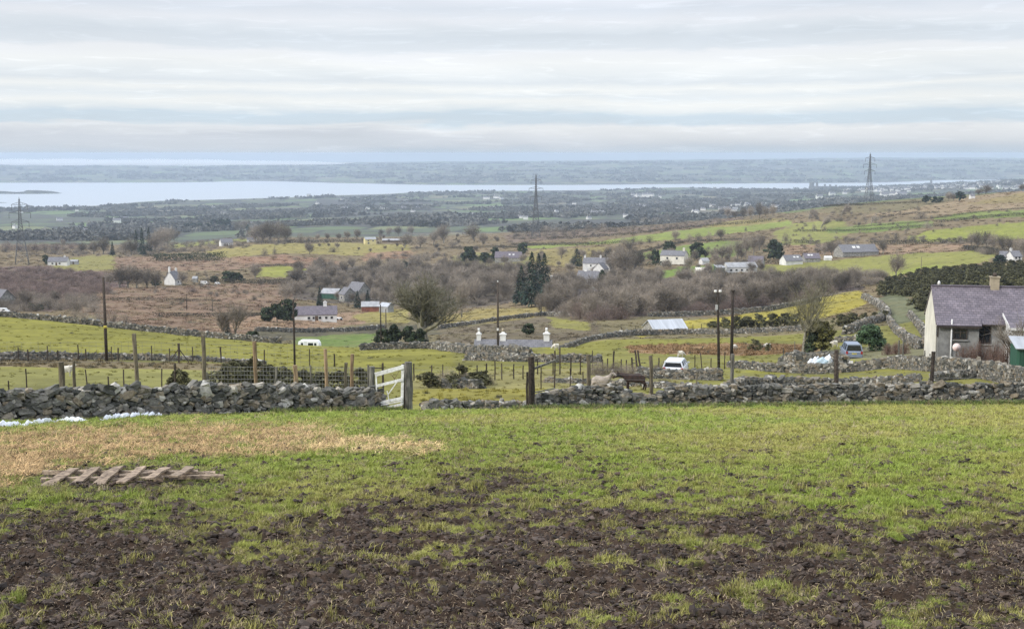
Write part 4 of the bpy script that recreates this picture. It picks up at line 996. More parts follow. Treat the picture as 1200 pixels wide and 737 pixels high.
wood('copse_undergrowth', 'scrub', [(690, 300), (745, 296), (760, 330), (690, 334)], 90, 3.6, 'grey undergrowth beneath the copse by the white farmhouses', wid=1.4)
wood('right_undergrowth', 'scrub', [(1130, 290), (1160, 293), (1230, 300), (1230, 306), (1160, 300)], 70, 3.0, 'grey undergrowth beneath the copse above the gorse', wid=1.4)
wood('ridge_undergrowth', 'scrub', [(120, 300), (125, 294), (210, 282), (340, 279), (345, 286), (270, 292), (200, 300)], 120, 3.4, 'brown undergrowth along the ridge by the white cottages', wid=1.5)
# far plain: hazy woods, each clump a real group of crowns
def far_clump(seed):
    rr = random.Random(seed); B = MB()
    for i in range(7):
        c = Vector((rr.uniform(-14, 14), rr.uniform(-8, 8), 0)); h = rr.uniform(6, 11)
        for j in range(26):
            a = rr.uniform(0, 6.28); z = rr.random(); r = 4.2 * math.sqrt(max(.05, 1 - (2 * z - .8) ** 2)) * rr.uniform(.5, 1)
            p = c + Vector((math.cos(a) * r, math.sin(a) * r, h * (.2 + .8 * z))); s = rr.uniform(.9, 2.0)
            u = Vector((rr.gauss(0, 1), rr.gauss(0, 1), rr.gauss(0, 1))).normalized(); v = u.orthogonal().normalized()
            B.add([p - u * s, p - v * s, p + u * s, p + v * s], [(0, 1, 2, 3)], 0, rr.random())
    return B
def far_woods():
    m = mat('far_foliage', (.155, .15, .13), .95, .05, var=.3, scale=.05, oinfo=.45)
    c = bpy.data.collections.new('lib_far')
    for i in range(5):
        o = far_clump(i).build('variant', m); COL.objects.unlink(o); c.objects.link(o)
    n = 52000; Y = np.exp(RS.uniform(math.log(1750), math.log(8200), n)); X = Y * RS.uniform(-.5, .5, n)
    z = H(X, Y); px, _, py = ground_px(X, Y)
    den = fbm(X / 420, Y / 420, 4, 110) + .35 * fbm(X / 1500, Y / 900, 2, 114) + .30 * sstep(180, 420, px) * sstep(5200, 3500, Y) * .6 + .22 * sstep(3600, 6000, Y) * sstep(280, 380, px) - .12 * sstep(2600, 1800, Y) - .07 * sstep(420, 620, px)
    k = (z > 1.5) & (den > .13) & (RS.rand(n) < .5)
    X, Y, z = X[k], Y[k], z[k]; n = len(X)
    s = RS.uniform(.6, 1.25, n)
    scatter('far_woodland', c, np.stack([X, Y, z - .5], 1), np.stack([np.zeros(n), np.zeros(n), RS.uniform(0, 6.28, n)], 1), np.stack([s, s, s * RS.uniform(.7, 1.1, n)], 1), 'hazy blue grey woods scattered over the coastal plain', 'woods')
    n = 9000; Y = RS.uniform(8400, 14500, n); X = Y * RS.uniform(-.5, .5, n); z = H(X, Y)
    k = (z > 1.5) & (fbm(X / 700, Y / 300, 4, 120) > .1)
    X, Y, z = X[k], Y[k], z[k]; n = len(X); s = RS.uniform(1.2, 2.6, n)
    scatter('island_woodland', c, np.stack([X, Y, z - .5], 1), np.stack([np.zeros(n), np.zeros(n), RS.uniform(0, 6.28, n)], 1), np.stack([s * 1.6, s, s * .9], 1), 'faint woods on the far shore beyond the water', 'woods')
far_woods()
# ------------------------------------------------------------------ dry stone walls: every stone is real, one mesh per wall
def stone_mat(name, lo, mid, hi, lichen=.3):
    m = bpy.data.materials.new(name); m.use_nodes = True; N = m.node_tree.nodes; L = m.node_tree.links; b = N['Principled BSDF']
    b.inputs['Roughness'].default_value = .9; b.inputs['Specular IOR Level'].default_value = .2
    a = N.new('ShaderNodeAttribute'); a.attribute_name = 'rnd'
    rp = N.new('ShaderNodeValToRGB'); e = rp.color_ramp.elements; e[0].color = (*lo, 1); e[1].color = (*hi, 1); q = e.new(.5); q.color = (*mid, 1); q = e.new(.8); q.color = (mid[0] * 1.2, mid[1] * 1.02, mid[2] * .8, 1)
    L.new(a.outputs['Fac'], rp.inputs[0])
    tc = N.new('ShaderNodeTexCoord'); nz = N.new('ShaderNodeTexNoise'); nz.inputs['Scale'].default_value = 7; nz.inputs['Detail'].default_value = 6; nz.inputs['Roughness'].default_value = .7
    L.new(tc.outputs['Object'], nz.inputs['Vector'])
    mr = N.new('ShaderNodeMapRange'); mr.inputs['From Min'].default_value = .3; mr.inputs['From Max'].default_value = .7; mr.inputs['To Min'].default_value = .5; mr.inputs['To Max'].default_value = 1.4; L.new(nz.outputs['Fac'], mr.inputs['Value'])
    vs = N.new('ShaderNodeVectorMath'); vs.operation = 'SCALE'; L.new(rp.outputs[0], vs.inputs[0]); L.new(mr.outputs[0], vs.inputs['Scale'])
    n2 = N.new('ShaderNodeTexNoise'); n2.inputs['Scale'].default_value = 3.5; n2.inputs['Detail'].default_value = 6; n2.inputs['Roughness'].default_value = .75; L.new(tc.outputs['Object'], n2.inputs['Vector'])
    m2 = N.new('ShaderNodeMapRange'); m2.inputs['From Min'].default_value = .58; m2.inputs['From Max'].default_value = .66; m2.inputs['To Max'].default_value = lichen; L.new(n2.outputs['Fac'], m2.inputs['Value'])
    mx = N.new('ShaderNodeMix'); mx.data_type = 'RGBA'; mx.inputs[7].default_value = (.36, .37, .30, 1); L.new(m2.outputs[0], mx.inputs[0]); L.new(vs.outputs[0], mx.inputs[6])
    L.new(mx.outputs[2], b.inputs['Base Color'])
    bp = N.new('ShaderNodeBump'); bp.inputs['Strength'].default_value = .6; bp.inputs['Distance'].default_value = .02; L.new(nz.outputs['Fac'], bp.inputs['Height']); L.new(bp.outputs[0], b.inputs['Normal'])
    return m
M_stone = stone_mat('field_stone', (.052, .053, .046), (.175, .165, .142), (.44, .42, .37))
M_stoned = stone_mat('dark_field_stone', (.046, .047, .041), (.145, .138, .120), (.37, .355, .315))
def _stone_protos(sub):
    out = []
    for i in range(14):
        bm = bmesh.new(); bmesh.ops.create_cube(bm, size=1)
        if sub: bmesh.ops.subdivide_edges(bm, edges=bm.edges[:], cuts=1, use_grid_fill=True)
        rr = random.Random(i + 50 * sub); V = []
        for v in bm.verts:
            p = v.co.copy(); n = p.normalized() * .5
            p = p.lerp(n, .42 if sub else .0)
            V.append((p.x + rr.uniform(-.10, .10), p.y + rr.uniform(-.10, .10), p.z + rr.uniform(-.11, .11)))
        Fc = [[v.index for v in f.verts] for f in bm.faces]; bm.free(); out.append((np.array(V), np.array(Fc)))
    return out
STONES = {0: _stone_protos(0), 1: _stone_protos(1)}
def euler_np(ax, ay, az):
    cx, sx, cy_, sy, cz, sz = np.cos(ax), np.sin(ax), np.cos(ay), np.sin(ay), np.cos(az), np.sin(az)
    M = np.empty((len(ax), 3, 3))
    M[:, 0, 0] = cy_ * cz; M[:, 0, 1] = sx * sy * cz - cx * sz; M[:, 0, 2] = cx * sy * cz + sx * sz
    M[:, 1, 0] = cy_ * sz; M[:, 1, 1] = sx * sy * sz + cx * cz; M[:, 1, 2] = cx * sy * sz - sx * cz
    M[:, 2, 0] = -sy; M[:, 2, 1] = sx * cy_; M[:, 2, 2] = cx * cy_
    return M
def stones_mesh(name, pos, size, ax, ay, az, m, lod, rnd=None, rs=RS):
    n = len(pos); M = euler_np(ax, ay, az); Vs = []; Qs = []; Rn = []; off = 0
    pi = rs.randint(0, 14, n); rnd = rs.rand(n) if rnd is None else rnd
    for i in range(14):
        k = np.nonzero(pi == i)[0]
        if len(k) == 0: continue
        V, Q = STONES[lod][i]
        W = np.einsum('nij,nvj->nvi', M[k], V[None] * size[k][:, None]) + pos[k][:, None]
        Vs.append(W.reshape(-1, 3)); nv = len(V)
        Qs.append((Q[None] + (np.arange(len(k)) * nv)[:, None, None] + off).reshape(-1, 4)); off += nv * len(k)
        Rn.append(np.repeat(rnd[k], len(Q)))
    return np.concatenate(Vs), np.concatenate(Qs), np.concatenate(Rn)
def stone_wall(pts, h, label, thick=.55, stone=(.34, .24, .17), lod=1, m=None, seed=1, ragged=.10, hprof=None, ends=True, name='dry_stone_wall', tilt=.35, course=.72, gap=.72):
    """pts: ground points along the wall; h: height; hprof: (fraction, height) pairs"""
    rs = np.random.RandomState(seed)
    P_ = np.array([(p[0], p[1]) for p in pts], float); seg = np.hypot(*np.diff(P_, axis=0).T); S = np.concatenate([[0], np.cumsum(seg)]); Lw = S[-1]
    def xy(s): return np.stack([np.interp(s, S, P_[:, 0]), np.interp(s, S, P_[:, 1])], -1)
    def hh(s):
        base = np.interp(s / Lw, [q[0] for q in hprof], [q[1] for q in hprof]) if hprof else h
        return base * (1 + ragged * fbm(s * .45, s * 0 + seed, 3, seed))
    dl = max(.6, Lw / 400)
    pos = []; siz = []; yaw = []; rn = []
    rows = int(max(hh(np.linspace(0, Lw, 40))) / (stone[2] * course)) + 1
    for c in range(rows):
        z0 = (c + .5) * stone[2] * course
        step = stone[0] * gap
        for side in (-1, 1):
            s = np.arange(0, Lw, step) + rs.uniform(-.35, .35, len(np.arange(0, Lw, step))) * step; s = np.clip(s, 0, Lw)
            H_ = hh(s); k = z0 < H_ + .02; s = s[k]; H_ = H_[k]
            if len(s) == 0: continue
            q = xy(s); q2 = xy(np.clip(s + .3, 0, Lw)); q1 = xy(np.clip(s - .3, 0, Lw)); d = q2 - q1; d /= np.linalg.norm(d, axis=1)[:, None] + 1e-9
            nrm = np.stack([-d[:, 1], d[:, 0]], 1)
            off = side * (thick * .5 * (1 - .35 * z0 / np.maximum(H_, .3)) - stone[1] * .38) + rs.uniform(-.04, .04, len(s))
            w_ = q + nrm * off[:, None]
            zz = H(w_[:, 0], w_[:, 1]) + z0 + rs.uniform(-.22, .22, len(s)) * stone[2] - .04
            pos.append(np.column_stack([w_, zz])); yaw.append(np.arctan2(d[:, 1], d[:, 0]))
            sc = np.exp(rs.normal(0, .30, len(s)))
            siz.append(np.column_stack([stone[0] * sc * rs.uniform(.75, 1.3, len(s)), stone[1] * rs.uniform(.9, 1.3, len(s)), stone[2] * sc * rs.uniform(.75, 1.25, len(s))]))
    # capping stones
    s = np.arange(0, Lw, stone[0] * .6); q = xy(s); d = xy(np.clip(s + .3, 0, Lw)) - xy(np.clip(s - .3, 0, Lw)); d /= np.linalg.norm(d, axis=1)[:, None] + 1e-9
    zz = H(q[:, 0], q[:, 1]) + hh(s) + rs.uniform(-.3, .45, len(s)) * stone[2]
    jit = rs.uniform(-.4, .4, (len(s), 2)) * thick * .4
    pos.append(np.column_stack([q + jit, zz])); yaw.append(np.arctan2(d[:, 1], d[:, 0])); sc = np.exp(rs.normal(0, .25, len(s)))
    siz.append(np.column_stack([stone[0] * sc, stone[1] * 1.2 * sc, stone[2] * sc]))
    pos = np.concatenate(pos); siz = np.concatenate(siz); yaw = np.concatenate(yaw); n = len(pos)
    V, Q, Rn = stones_mesh(name, pos, siz, rs.normal(0, tilt * .6, n), rs.normal(0, tilt, n), yaw + rs.normal(0, .35, n), m, lod, rs=rs)
    # rubble heart, so that daylight does not pass through
    s = np.linspace(0, Lw, int(Lw / dl) + 2); q = xy(s); d = np.gradient(q, axis=0); d /= np.linalg.norm(d, axis=1)[:, None] + 1e-9; nrm = np.stack([-d[:, 1], d[:, 0]], 1)
    g = H(q[:, 0], q[:, 1]); hc = np.maximum(hh(s) - stone[2] * .7, .05); tk = thick * .2
    C = []
    for sg, zf in ((-1, 0), (-1, 1), (1, 1), (1, 0)):
        w_ = q + nrm * (sg * tk * (1 - .3 * zf)); C.append(np.column_stack([w_, g - .1 + zf * (hc + .1)]))
    C = np.stack(C, 1).reshape(-1, 3); k = len(s); cq = []
    for i in range(k - 1):
        for j in range(3): cq.append((i * 4 + j, i * 4 + j + 1, i * 4 + 4 + j + 1, i * 4 + 4 + j))
    cq += [(0, 1, 2, 3), ((k - 1) * 4 + 3, (k - 1) * 4 + 2, (k - 1) * 4 + 1, (k - 1) * 4)]
    V = np.concatenate([V, C]); Q = np.concatenate([Q, np.array(cq) + len(V) - len(C)]); Rn = np.concatenate([Rn, np.zeros(len(cq))])
    base = np.array([P_[0, 0], P_[0, 1], Hf(*P_[0])])
    o = np_mesh(name, V - base, Q, m or M_stone, Rn, smooth=False); o.location = base
    tag(o, label, 'wall', kind='thing'); return o
def path(*a): return [at(px, Y) for px, Y in a]
# the two near walls and the gap between them
stone_wall(path((-260, 39), (0, 45), (120, 47.6), (240, 50.5), (340, 53), (447, 55.6)), 1.3, 'long rough grey dry stone wall across the left of muddy field', .75, (.36, .29, .19), 1, seed=3, ragged=.16, course=.84, gap=.84, hprof=[(0, 1.08), (.3, 1.10), (.5, 1.12), (.62, 1.17), (.8, 1.06), (.92, .98), (.985, .95), (1, .7)])
stone_wall(path((629, 58.2), (700, 59.4), (800, 61), (900, 62.5), (1000, 64), (1100, 65), (1200, 66), (1430, 68.5)), 1.05, 'long dark dry stone wall across the right of muddy field', .7, (.34, .28, .16), 1, M_stoned, seed=5, ragged=.10, course=.82, gap=.84, tilt=.25, hprof=[(0, .65), (.04, .9), (.09, 1.05), (.108, 1.0), (.126, .56), (.15, .54), (.19, .98), (.33, .98), (.5, 1.0), (.65, 1.02), (.72, 1.08), (.8, .98), (1, .98)])
stone_wall(path((497, 57.4), (540, 58), (624, 58.8)), .34, 'low tumbled line of stones across the open gateway', .6, (.26, .2, .13), 1, seed=8, ragged=.3)
# second row, right
stone_wall(path((846, 74), (870, 80), (905, 84), (960, 85), (1020, 85.5), (1078, 85)), 0.56, 'low dry stone wall just behind the right near wall', .7, (0.26, 0.21, 0.14), 0, M_stoned, seed=11, ragged=.2, hprof=[(0, .5), (.2, .95), (.4, .85), (.7, .65), (1, .4)])
stone_wall(path((1094, 84), (1120, 85), (1150, 86)), 0.45, 'short low wall remnant below the cottage garden wall', .6, (0.26, 0.21, 0.14), 0, M_stoned, seed=12, ragged=.25)
stone_wall(path((855, 118), (900, 111), (960, 108), (1010, 107), (1045, 106), (1066, 99), (1090, 93.5), (1130, 88.5), (1170, 83), (1215, 76), (1300, 71)), 0.82, 'garden wall that curves in front of the cottage and car', .6, (0.29, 0.24, 0.15), 0, M_stoned, seed=13, ragged=.12, hprof=[(0, .55), (.2, .75), (.4, .9), (.55, .85), (.62, .95), (.75, 1.1), (.88, 1.2), (1, 1.2)])
stone_wall(path((918, 126), (940, 122), (975, 121), (990, 119)), 0.86, 'dark heaped wall end beside white sacks and parked car', 1.2, (0.31, 0.26, 0.17), 0, M_stoned, seed=14, ragged=.2, hprof=[(0, .4), (.3, 1.1), (.8, 1.0), (1, .7)])
stone_wall(path((748, 101), (775, 100), (815, 99), (845, 98)), .75, 'low rough bank in front of the pale silver car', .8, (0.26, 0.21, 0.13), 0, M_stoned, seed=15, ragged=.35)
stone_wall(path((640, 92), (700, 91), (760, 88), (830, 82), (850, 78)), 0.29, 'low grassy stone bank behind the dark pony', .8, (0.26, 0.21, 0.13), 0, M_stoned, seed=16, ragged=.5)
# left side
stone_wall(path((-200, 108), (0, 112), (80, 114), (150, 116), (230, 117), (310, 118)), 0.45, 'low grey wall under the wire fence along the hillock foot', .6, (0.27, 0.22, 0.15), 0, M_stoned, seed=17, ragged=.25, hprof=[(0, .9), (.35, .8), (.55, .62), (.8, .4), (1, .25)])
stone_wall(path((-200, 203), (0, 202), (60, 203), (130, 204), (200, 203), (260, 202), (330, 203)), 0.86, 'grey wall along the crest of the left green hillock', .7, (0.36, 0.29, 0.20), 0, M_stoned, seed=18, ragged=.15)
stone_wall(path((424, 176), (460, 178), (490, 179), (513, 179)), 0.86, 'grey wall in front of great tree bushes', .7, (0.31, 0.26, 0.17), 0, M_stoned, seed=19, ragged=.12)
stone_wall(path((508, 178), (525, 160), (548, 148), (580, 142), (620, 138)), .85, 'broad grey wall running from great tree towards the telegraph pole', .9, (0.34, 0.29, 0.19), 0, M_stoned, seed=20, ragged=.2)
stone_wall(path((548, 131), (600, 127), (650, 126), (705, 126)), .68, 'double grey wall below the white chimneys', .9, (0.32, 0.26, 0.17), 0, M_stoned, seed=21, ragged=.25)
stone_wall(path((520, 84), (545, 84), (562, 83)), 0.45, 'heap of loose grey stones below gorse past the gate', .9, (0.26, 0.21, 0.14), 0, M_stoned, seed=22, ragged=.4, name='stone_heap')
# by the barn and beyond
stone_wall(path((600, 176), (625, 188), (655, 205), (690, 225), (735, 240), (760, 246)), 0.82, 'dark wall running from white chimneys towards metal barn', .8, (0.34, 0.29, 0.19), 0, M_stoned, seed=23, ragged=.2)
stone_wall(path((735, 244), (770, 247), (815, 248)), 0.90, 'dark wall at the foot of the metal roofed barn', .8, (0.34, 0.29, 0.19), 0, M_stoned, seed=24, ragged=.15)
stone_wall(path((815, 246), (860, 240), (910, 236), (955, 232)), 0.82, 'pale stone wall in front of the gorse row', .9, (0.37, 0.31, 0.20), 0, M_stoned, seed=25, ragged=.25)
stone_wall(path((760, 345), (830, 348), (900, 352), (960, 370)), 1.23, 'grey wall along the lower edge of the leafless wood', .8, (0.47, 0.34, 0.26), 0, M_stoned, seed=26, ragged=.2)
stone_wall(path((992, 205), (1012, 230), (1030, 240), (1040, 262), (1032, 300), (1012, 352)), 1.1, 'broad rubble wall climbing beside the grassy lane', 1.4, (0.42, 0.36, 0.26), 0, M_stoned, seed=27, ragged=.3)
stone_wall(path((1040, 250), (1046, 215), (1056, 175), (1066, 150), (1080, 132)), 0.82, 'wall along left side of the grassy lane to cottage', .8, (0.34, 0.27, 0.19), 0, M_stoned, seed=28, ragged=.25)
stone_wall(path((1090, 140), (1086, 160), (1078, 200), (1066, 250)), 0.82, 'wall along right side of the grassy lane to cottage', .8, (0.34, 0.27, 0.19), 0, M_stoned, seed=29, ragged=.25)
stone_wall(path((300, 330), (360, 345), (430, 362), (450, 368)), 0.98, 'dark straight wall below the pinkish bracken field', .8, (0.47, 0.34, 0.26), 0, M_stoned, seed=30, ragged=.15)
stone_wall(path((515, 330), (560, 345), (600, 362), (640, 372), (690, 350)), 0.82, 'dark curving wall round the brown field', .8, (0.42, 0.34, 0.26), 0, M_stoned, seed=31, ragged=.2)
stone_wall(path((980, 172), (1000, 172), (1015, 170)), 0.74, 'short pale wall behind the green garden bush', .8, (0.34, 0.26, 0.19), 0, M_stoned, seed=32, ragged=.2)

# ------------------------------------------------------------------ fences, posts, poles
M_wood = mat('weathered_wood', (.16, .135, .095), .9, .15, var=.45, scale=10, rnd=.25, bump=.4, bscale=60, stretch=(1, 1, .15))
M_woodg = mat('grey_wood', (.175, .165, .14), .9, .15, var=.45, scale=10, rnd=.3, bump=.5, bscale=60, stretch=(1, 1, .12))
M_woodd = mat('dark_wood', (.065, .052, .042), .9, .15, var=.4, scale=8, rnd=.3)
M_woodt = mat('tan_wood', (.30, .21, .13), .9, .15, var=.4, scale=10, rnd=.25, stretch=(1, 1, .15))
M_wire = mat('fence_wire', (.22, .215, .20), .6, .4, metal=.3, var=.2)
def post_mesh(mb, h, r, lean=0, n=7, seed=0):
    rr = random.Random(seed); k = 5
    pts = [(lean * h * (i / k) + rr.uniform(-.25, .25) * r, rr.uniform(-.2, .2) * r, -.35 + (h + .35) * i / k) for i in range(k + 1)]
    mb.tube(pts, [r * rr.uniform(.86, 1.1) for _ in pts], n, smooth=False)
def fence(label, posts, wires=None, mesh=None, m=M_wood, group=None, brace=None, wr=.006, name='wire_fence'):
    """posts: (px, distance, height, radius, lean, material or None); wires: heights; mesh: (height, spacing) netting"""
    G = []
    for q in posts:
        p = at(q[0], q[1]); p.z = Hf(p.x, p.y); G.append(p)
    o = thing(name, label, 'fence', G[0], 0, group)
    for i, (q, p) in enumerate(zip(posts, G)):
        hq = q[2] if q[2] < 20 else above(q[0], q[2], q[1]).z - p.z
        mb = MB(); post_mesh(mb, hq, q[3], q[4] if len(q) > 4 else 0, seed=i + len(label))
        mb.build('post', (q[5] if len(q) > 5 else None) or m, o, p - G[0])
    if wires or mesh:
        mb = MB()
        for a, b in zip(G[:-1], G[1:]):
            L = (b - a).length; n = max(1, int(L / 2.0))
            for z in (wires or []):
                pts = []
                for i in range(n + 1):
                    t = i / n; q = a.lerp(b, t); pts.append(Vector((q.x, q.y, Hf(q.x, q.y) + z - .03 * math.sin(t * math.pi))) - G[0])
                mb.tube(pts, wr, 3, cap=False)
            if mesh:
                hm, sp = mesh
                for i in range(int(L / sp)):
                    q = a.lerp(b, (i + .5) * sp / L); z = Hf(q.x, q.y); mb.tube([Vector((q.x, q.y, z + .02)) - G[0], Vector((q.x, q.y, z + hm)) - G[0]], wr * .8, 3, cap=False)
        mb.build('wire', M_wire, o)
    return o
def pole(px, py_top, Y, label, r=.12, fittings=None, m=M_woodd, group=None, lean=0):
    r = r * .85
    p = at(px, Y); p.z = Hf(p.x, p.y); tz = above(px, py_top, Y).z; h = tz - p.z
    o = thing('utility_pole', label, 'pole', p, 0, group)
    mb = MB(); mb.tube([(0, 0, -.5), (lean * .5, 0, h * .5), (lean, 0, h)], [r * 1.15, r, r * .8], 8); mb.build('shaft', m, o)
    return o, h
# tall rough stakes with netting behind the left wall
fence('netting fence on tall rough stakes behind the left wall', [(77, 51, 424, .12, -.05), (89, 51.5, 423, .065, 0), (163, 53, 391, .085, -.03), (242, 55, 393, .095, -.02), (301, 57, 400, .085, -.015, M_woodt), (347, 58, 428, .11, 0, M_woodt), (384, 59, 409, .085, -.02, M_woodt), (405, 59.5, 425, .08, .02), (413, 60, 415, .09, .01, M_woodt)], None, None)
fence('square wire netting strung behind the left wall near gorse', [(243, 61.5, 436, .05), (300, 61.5, 431, .05), (320, 61.5, 430, .06, .12), (365, 61.5, 428, .05), (432, 61.5, 428, .05)], [.6, .8, 1.0, 1.2, 1.4, 1.6, 1.8], (1.85, .16), m=M_woodg, wr=.011)
fence('thin leaning stakes in yellow strip behind the left wall', [(-10, 62, 446, .035), (11, 62, 446, .035), (33, 62, 432, .035, -.03), (71, 62, 432, .035), (104, 63, 433, .035, -.06), (128, 63, 441, .04), (146, 63, 433, .035), (190, 64, 432, .035, .02), (206, 64, 426, .06)], [2.0], None, m=M_woodd, wr=.006)
fence('wire fence with netting along the foot of green hillock', [(-12, 111, 1.1, .05), (22, 111.5, 1.3, .05), (33, 111.5, 1.1, .06), (56, 112, 1.4, .05), (68, 112.5, 1.0, .05), (92, 113, 1.5, .06), (101, 113.5, 1.1, .06), (131, 114, 1.3, .05), (139, 114, 1.2, .07), (178, 115, 1.4, .05), (199, 115, 1.2, .05), (226, 115.5, 1.4, .05), (259, 116, 1.5, .08), (310, 116.5, 1.4, .06), (363, 117, 1.6, .05), (392, 118, 1.2, .07)], [.35, .7, 1.05, 1.35, 1.7], (1.75, .6), m=M_woodd, wr=.011)
# braced strainer post on that fence
sp_ = at(210, 113); sp_.z = Hf(sp_.x, sp_.y)
o = thing('strainer_post', 'dark strainer post with two slanting struts on hillock fence', 'post', sp_)
mb = MB(); post_mesh(mb, 1.75, .1, seed=4); mb.build('post', M_woodd, o)
for s in (-1, 1): mb = MB(); mb.bar((s * .06, 0, 1.2), (s * .95, 0, -.05), .07); mb.build('strut', M_woodd, o)
# middle fences
fence('stake fence crossing behind the gateway towards ponies', [(485, 95, 1.3, .05), (506, 95, 1.2, .05), (519, 94, 1.3, .04), (538, 94, 1.4, .04), (559, 94, 1.2, .05), (570, 95, 1.3, .05), (580, 95, 1.5, .05), (588, 95, 1.3, .05), (602, 96, 1.2, .05), (613, 96, 1.1, .05)], [.4, .8, 1.1], None, m=M_woodd, wr=.009)
fence('row of dark stakes behind the ponies', [(630, 104, 1.3, .05), (648, 104, 1.7, .05), (656, 105, 2.3, .06), (669, 105, 1.5, .06), (680, 106, 1.6, .05), (694, 107, 2.0, .04), (706, 108, 1.2, .05), (712, 108, 1.3, .05), (719, 109, 1.9, .08), (728, 109, 1.2, .05), (734, 110, 1.1, .05), (742, 110, 1.3, .08, -.1), (747, 111, 1.9, .09, -.12), (752, 111, 1.9, .09, -.2), (772, 112, 1.2, .06), (784, 112, 1.3, .05), (814, 113, 1.4, .05), (823, 113, 1.6, .05, -.12), (833, 114, 1.1, .05), (849, 115, 1.6, .05)], [.4, .8, 1.1], None, m=M_woodd, wr=.009)
fence('thin stakes by brambles in front of the white pony', [(634, 82, 1.6, .04), (650, 82, 2.6, .05), (668, 84, 1.4, .04), (683, 84, 1.2, .04)], [.5, .9], None, m=M_woodd, wr=.008)
fence('wire fence of rough posts just behind the right wall', [(689, 62, 415.5, .11), (763, 63, 417, .10, -.02), (816, 64.5, 436, .035), (857, 65, 415, .10, 0, M_woodg), (980, 66, 410, .12, -.03, M_woodd), (1044, 67, 440, .03, 0, M_wood), (1091, 67, 412, .11, 0, M_woodd), (1200, 68, 430, .09)], [1.35, 1.6, 1.85], None, m=M_wood, wr=.007)
fence('thin posts on the yellow grass before the barn', [(728, 258, 1.2, .06), (745, 258, 1.4, .06), (790, 270, 1.2, .06), (812, 272, 1.2, .06), (822, 272, 1.3, .06)], [.9], None, m=M_woodd, wr=.012)
fence('stakes in the garden left of the tall pale tree', [(918, 128, 1.3, .05), (931, 140, 1.5, .05), (1053, 122, 1.6, .09), (1058, 116, 2.4, .08)], None, None, m=M_woodg)
fence('leaning stakes beside the cottage corner', [(1083, 97, 1.4, .05), (1089, 97, 1.1, .05), (1163, 93, 1.3, .06), (1180, 92, 1.5, .05)], None, None, m=M_woodg)
# gateway timbers
def stout(px, Y, h, wdt, label, name='gate_post', m=M_woodg, seed=1):
    p = at(px, Y); p.z = Hf(p.x, p.y); o = thing(name, label, 'post', p); mb = MB(); rr = random.Random(seed); k = 6; n = 10
    pts = [(rr.uniform(-.02, .02), 0, -.4 + (h + .4) * i / k) for i in range(k + 1)]
    mb.tube(pts, [wdt * .5 * rr.uniform(.9, 1.08) for _ in pts], n, smooth=False); mb.build('post', m, o); return o
stout(436, 57.2, 2.0, .28, 'grey gatepost standing left of the white gate', seed=2)
stout(479.5, 55.6, 2.2, .33, 'stout grey gatepost at the hinge side of white gate', seed=3)
stout(473.5, 56.2, 2.15, .16, 'thin dark post tight against the stout gatepost', seed=4, m=M_woodd)
o = stout(622.5, 57.6, 2.45, .30, 'stout dark gatepost at left end of the right wall', seed=5, m=M_woodd)
mb = MB(); mb.bar((.1, .3, 1.85), (1.15, .9, 2.15), .09); mb.build('brace', M_woodg, o)
mb = MB(); mb.bar((.12, .3, .75), (1.1, .8, .85), .05); mb.build('lower_rail', M_woodg, o)
stout(617.8, 57.3, 1.75, .10, 'thin black post beside the stout dark gatepost', seed=6, m=M_woodd)
o = thing('rail_frame', 'small grey rail frame in the field behind white gate', 'fence', at(449, 66)); o.location.z = Hf(o.location.x, o.location.y)
mb = MB(); post_mesh(mb, 2.0, .05, seed=2); mb.build('post', M_woodd, o); mb = MB(); mb.bar((-.55, -.2, 1.78), (0, 0, 1.72), .05); mb.build('rail', M_woodd, o)
# white gate
M_wpaint = mat('white_paint', (.74, .73, .70), .6, .3, var=.12, scale=9, col2=(.50, .48, .44))
def gate():
    Y = 55.2; g0 = at(441, Y); c = [above(x, y, Y) for x, y in ((439.5, 437), (473, 427.5), (472, 474), (450, 481))]
    o = thing('field_gate', 'sagging white wooden gate hanging from the stout grey post', 'gate', (c[2].x, Y, c[2].z - .05))
    L0 = o.location; A = [q - L0 for q in c]; tl, tr, br, bl = A
    def pt(u, v, dy=0):   # u along the gate from the free end, v from top down, sheared with the sag
        a = tl.lerp(tr, u); b = Vector((tl.x + .03, 0, tl.z - 1.62)).lerp(br, u); q = a.lerp(b, v); q.y = dy; return q
    def bar(name, a, b, wd, t=.04):
        mb = MB(); mb.bar(a, b, t, wd, up=(0, 0, 1)); return mb.build(name, M_wpaint, o)
    bar('hanging_stile', pt(.97, -.01), pt(.97, 1.0), .05, .12).name
    bar('free_stile', pt(.03, 0, .045), pt(.03, .95, .045), .05, .06)
    bar('rail', pt(0, .045, -.045), pt(1, .045, -.045), .17)
    bar('rail', pt(.02, .36, -.045), pt(1, .36, -.045), .12)
    bar('rail', pt(.16, .83, -.045), pt(1, .83, -.045), .12)
    bar('rail', pt(.18, .90, -.045), pt(1, .90, -.045), .05)
    bar('rail', pt(.16, 1.0, -.045), pt(.98, .985, -.045), .10)
    bar('brace', pt(.45, .66, -.08), pt(.80, .36, -.08), .045, .03)
    bar('brace', pt(.45, .66, -.08), pt(.50, .86, -.08), .045, .03)
    bar('brace', pt(.42, .56, -.08), pt(.45, .66, -.08), .04, .03)
    mb = MB()
    for a, b in (((.52, .14), (.70, .30)), ((.66, .34), (.86, .1)), ((.6, .2), (.72, .36))):
        mb.bar(pt(*a, .06), pt(*b, .06), .025, .02)
    mb.build('twig_brace', M_woodt, o)
gate()
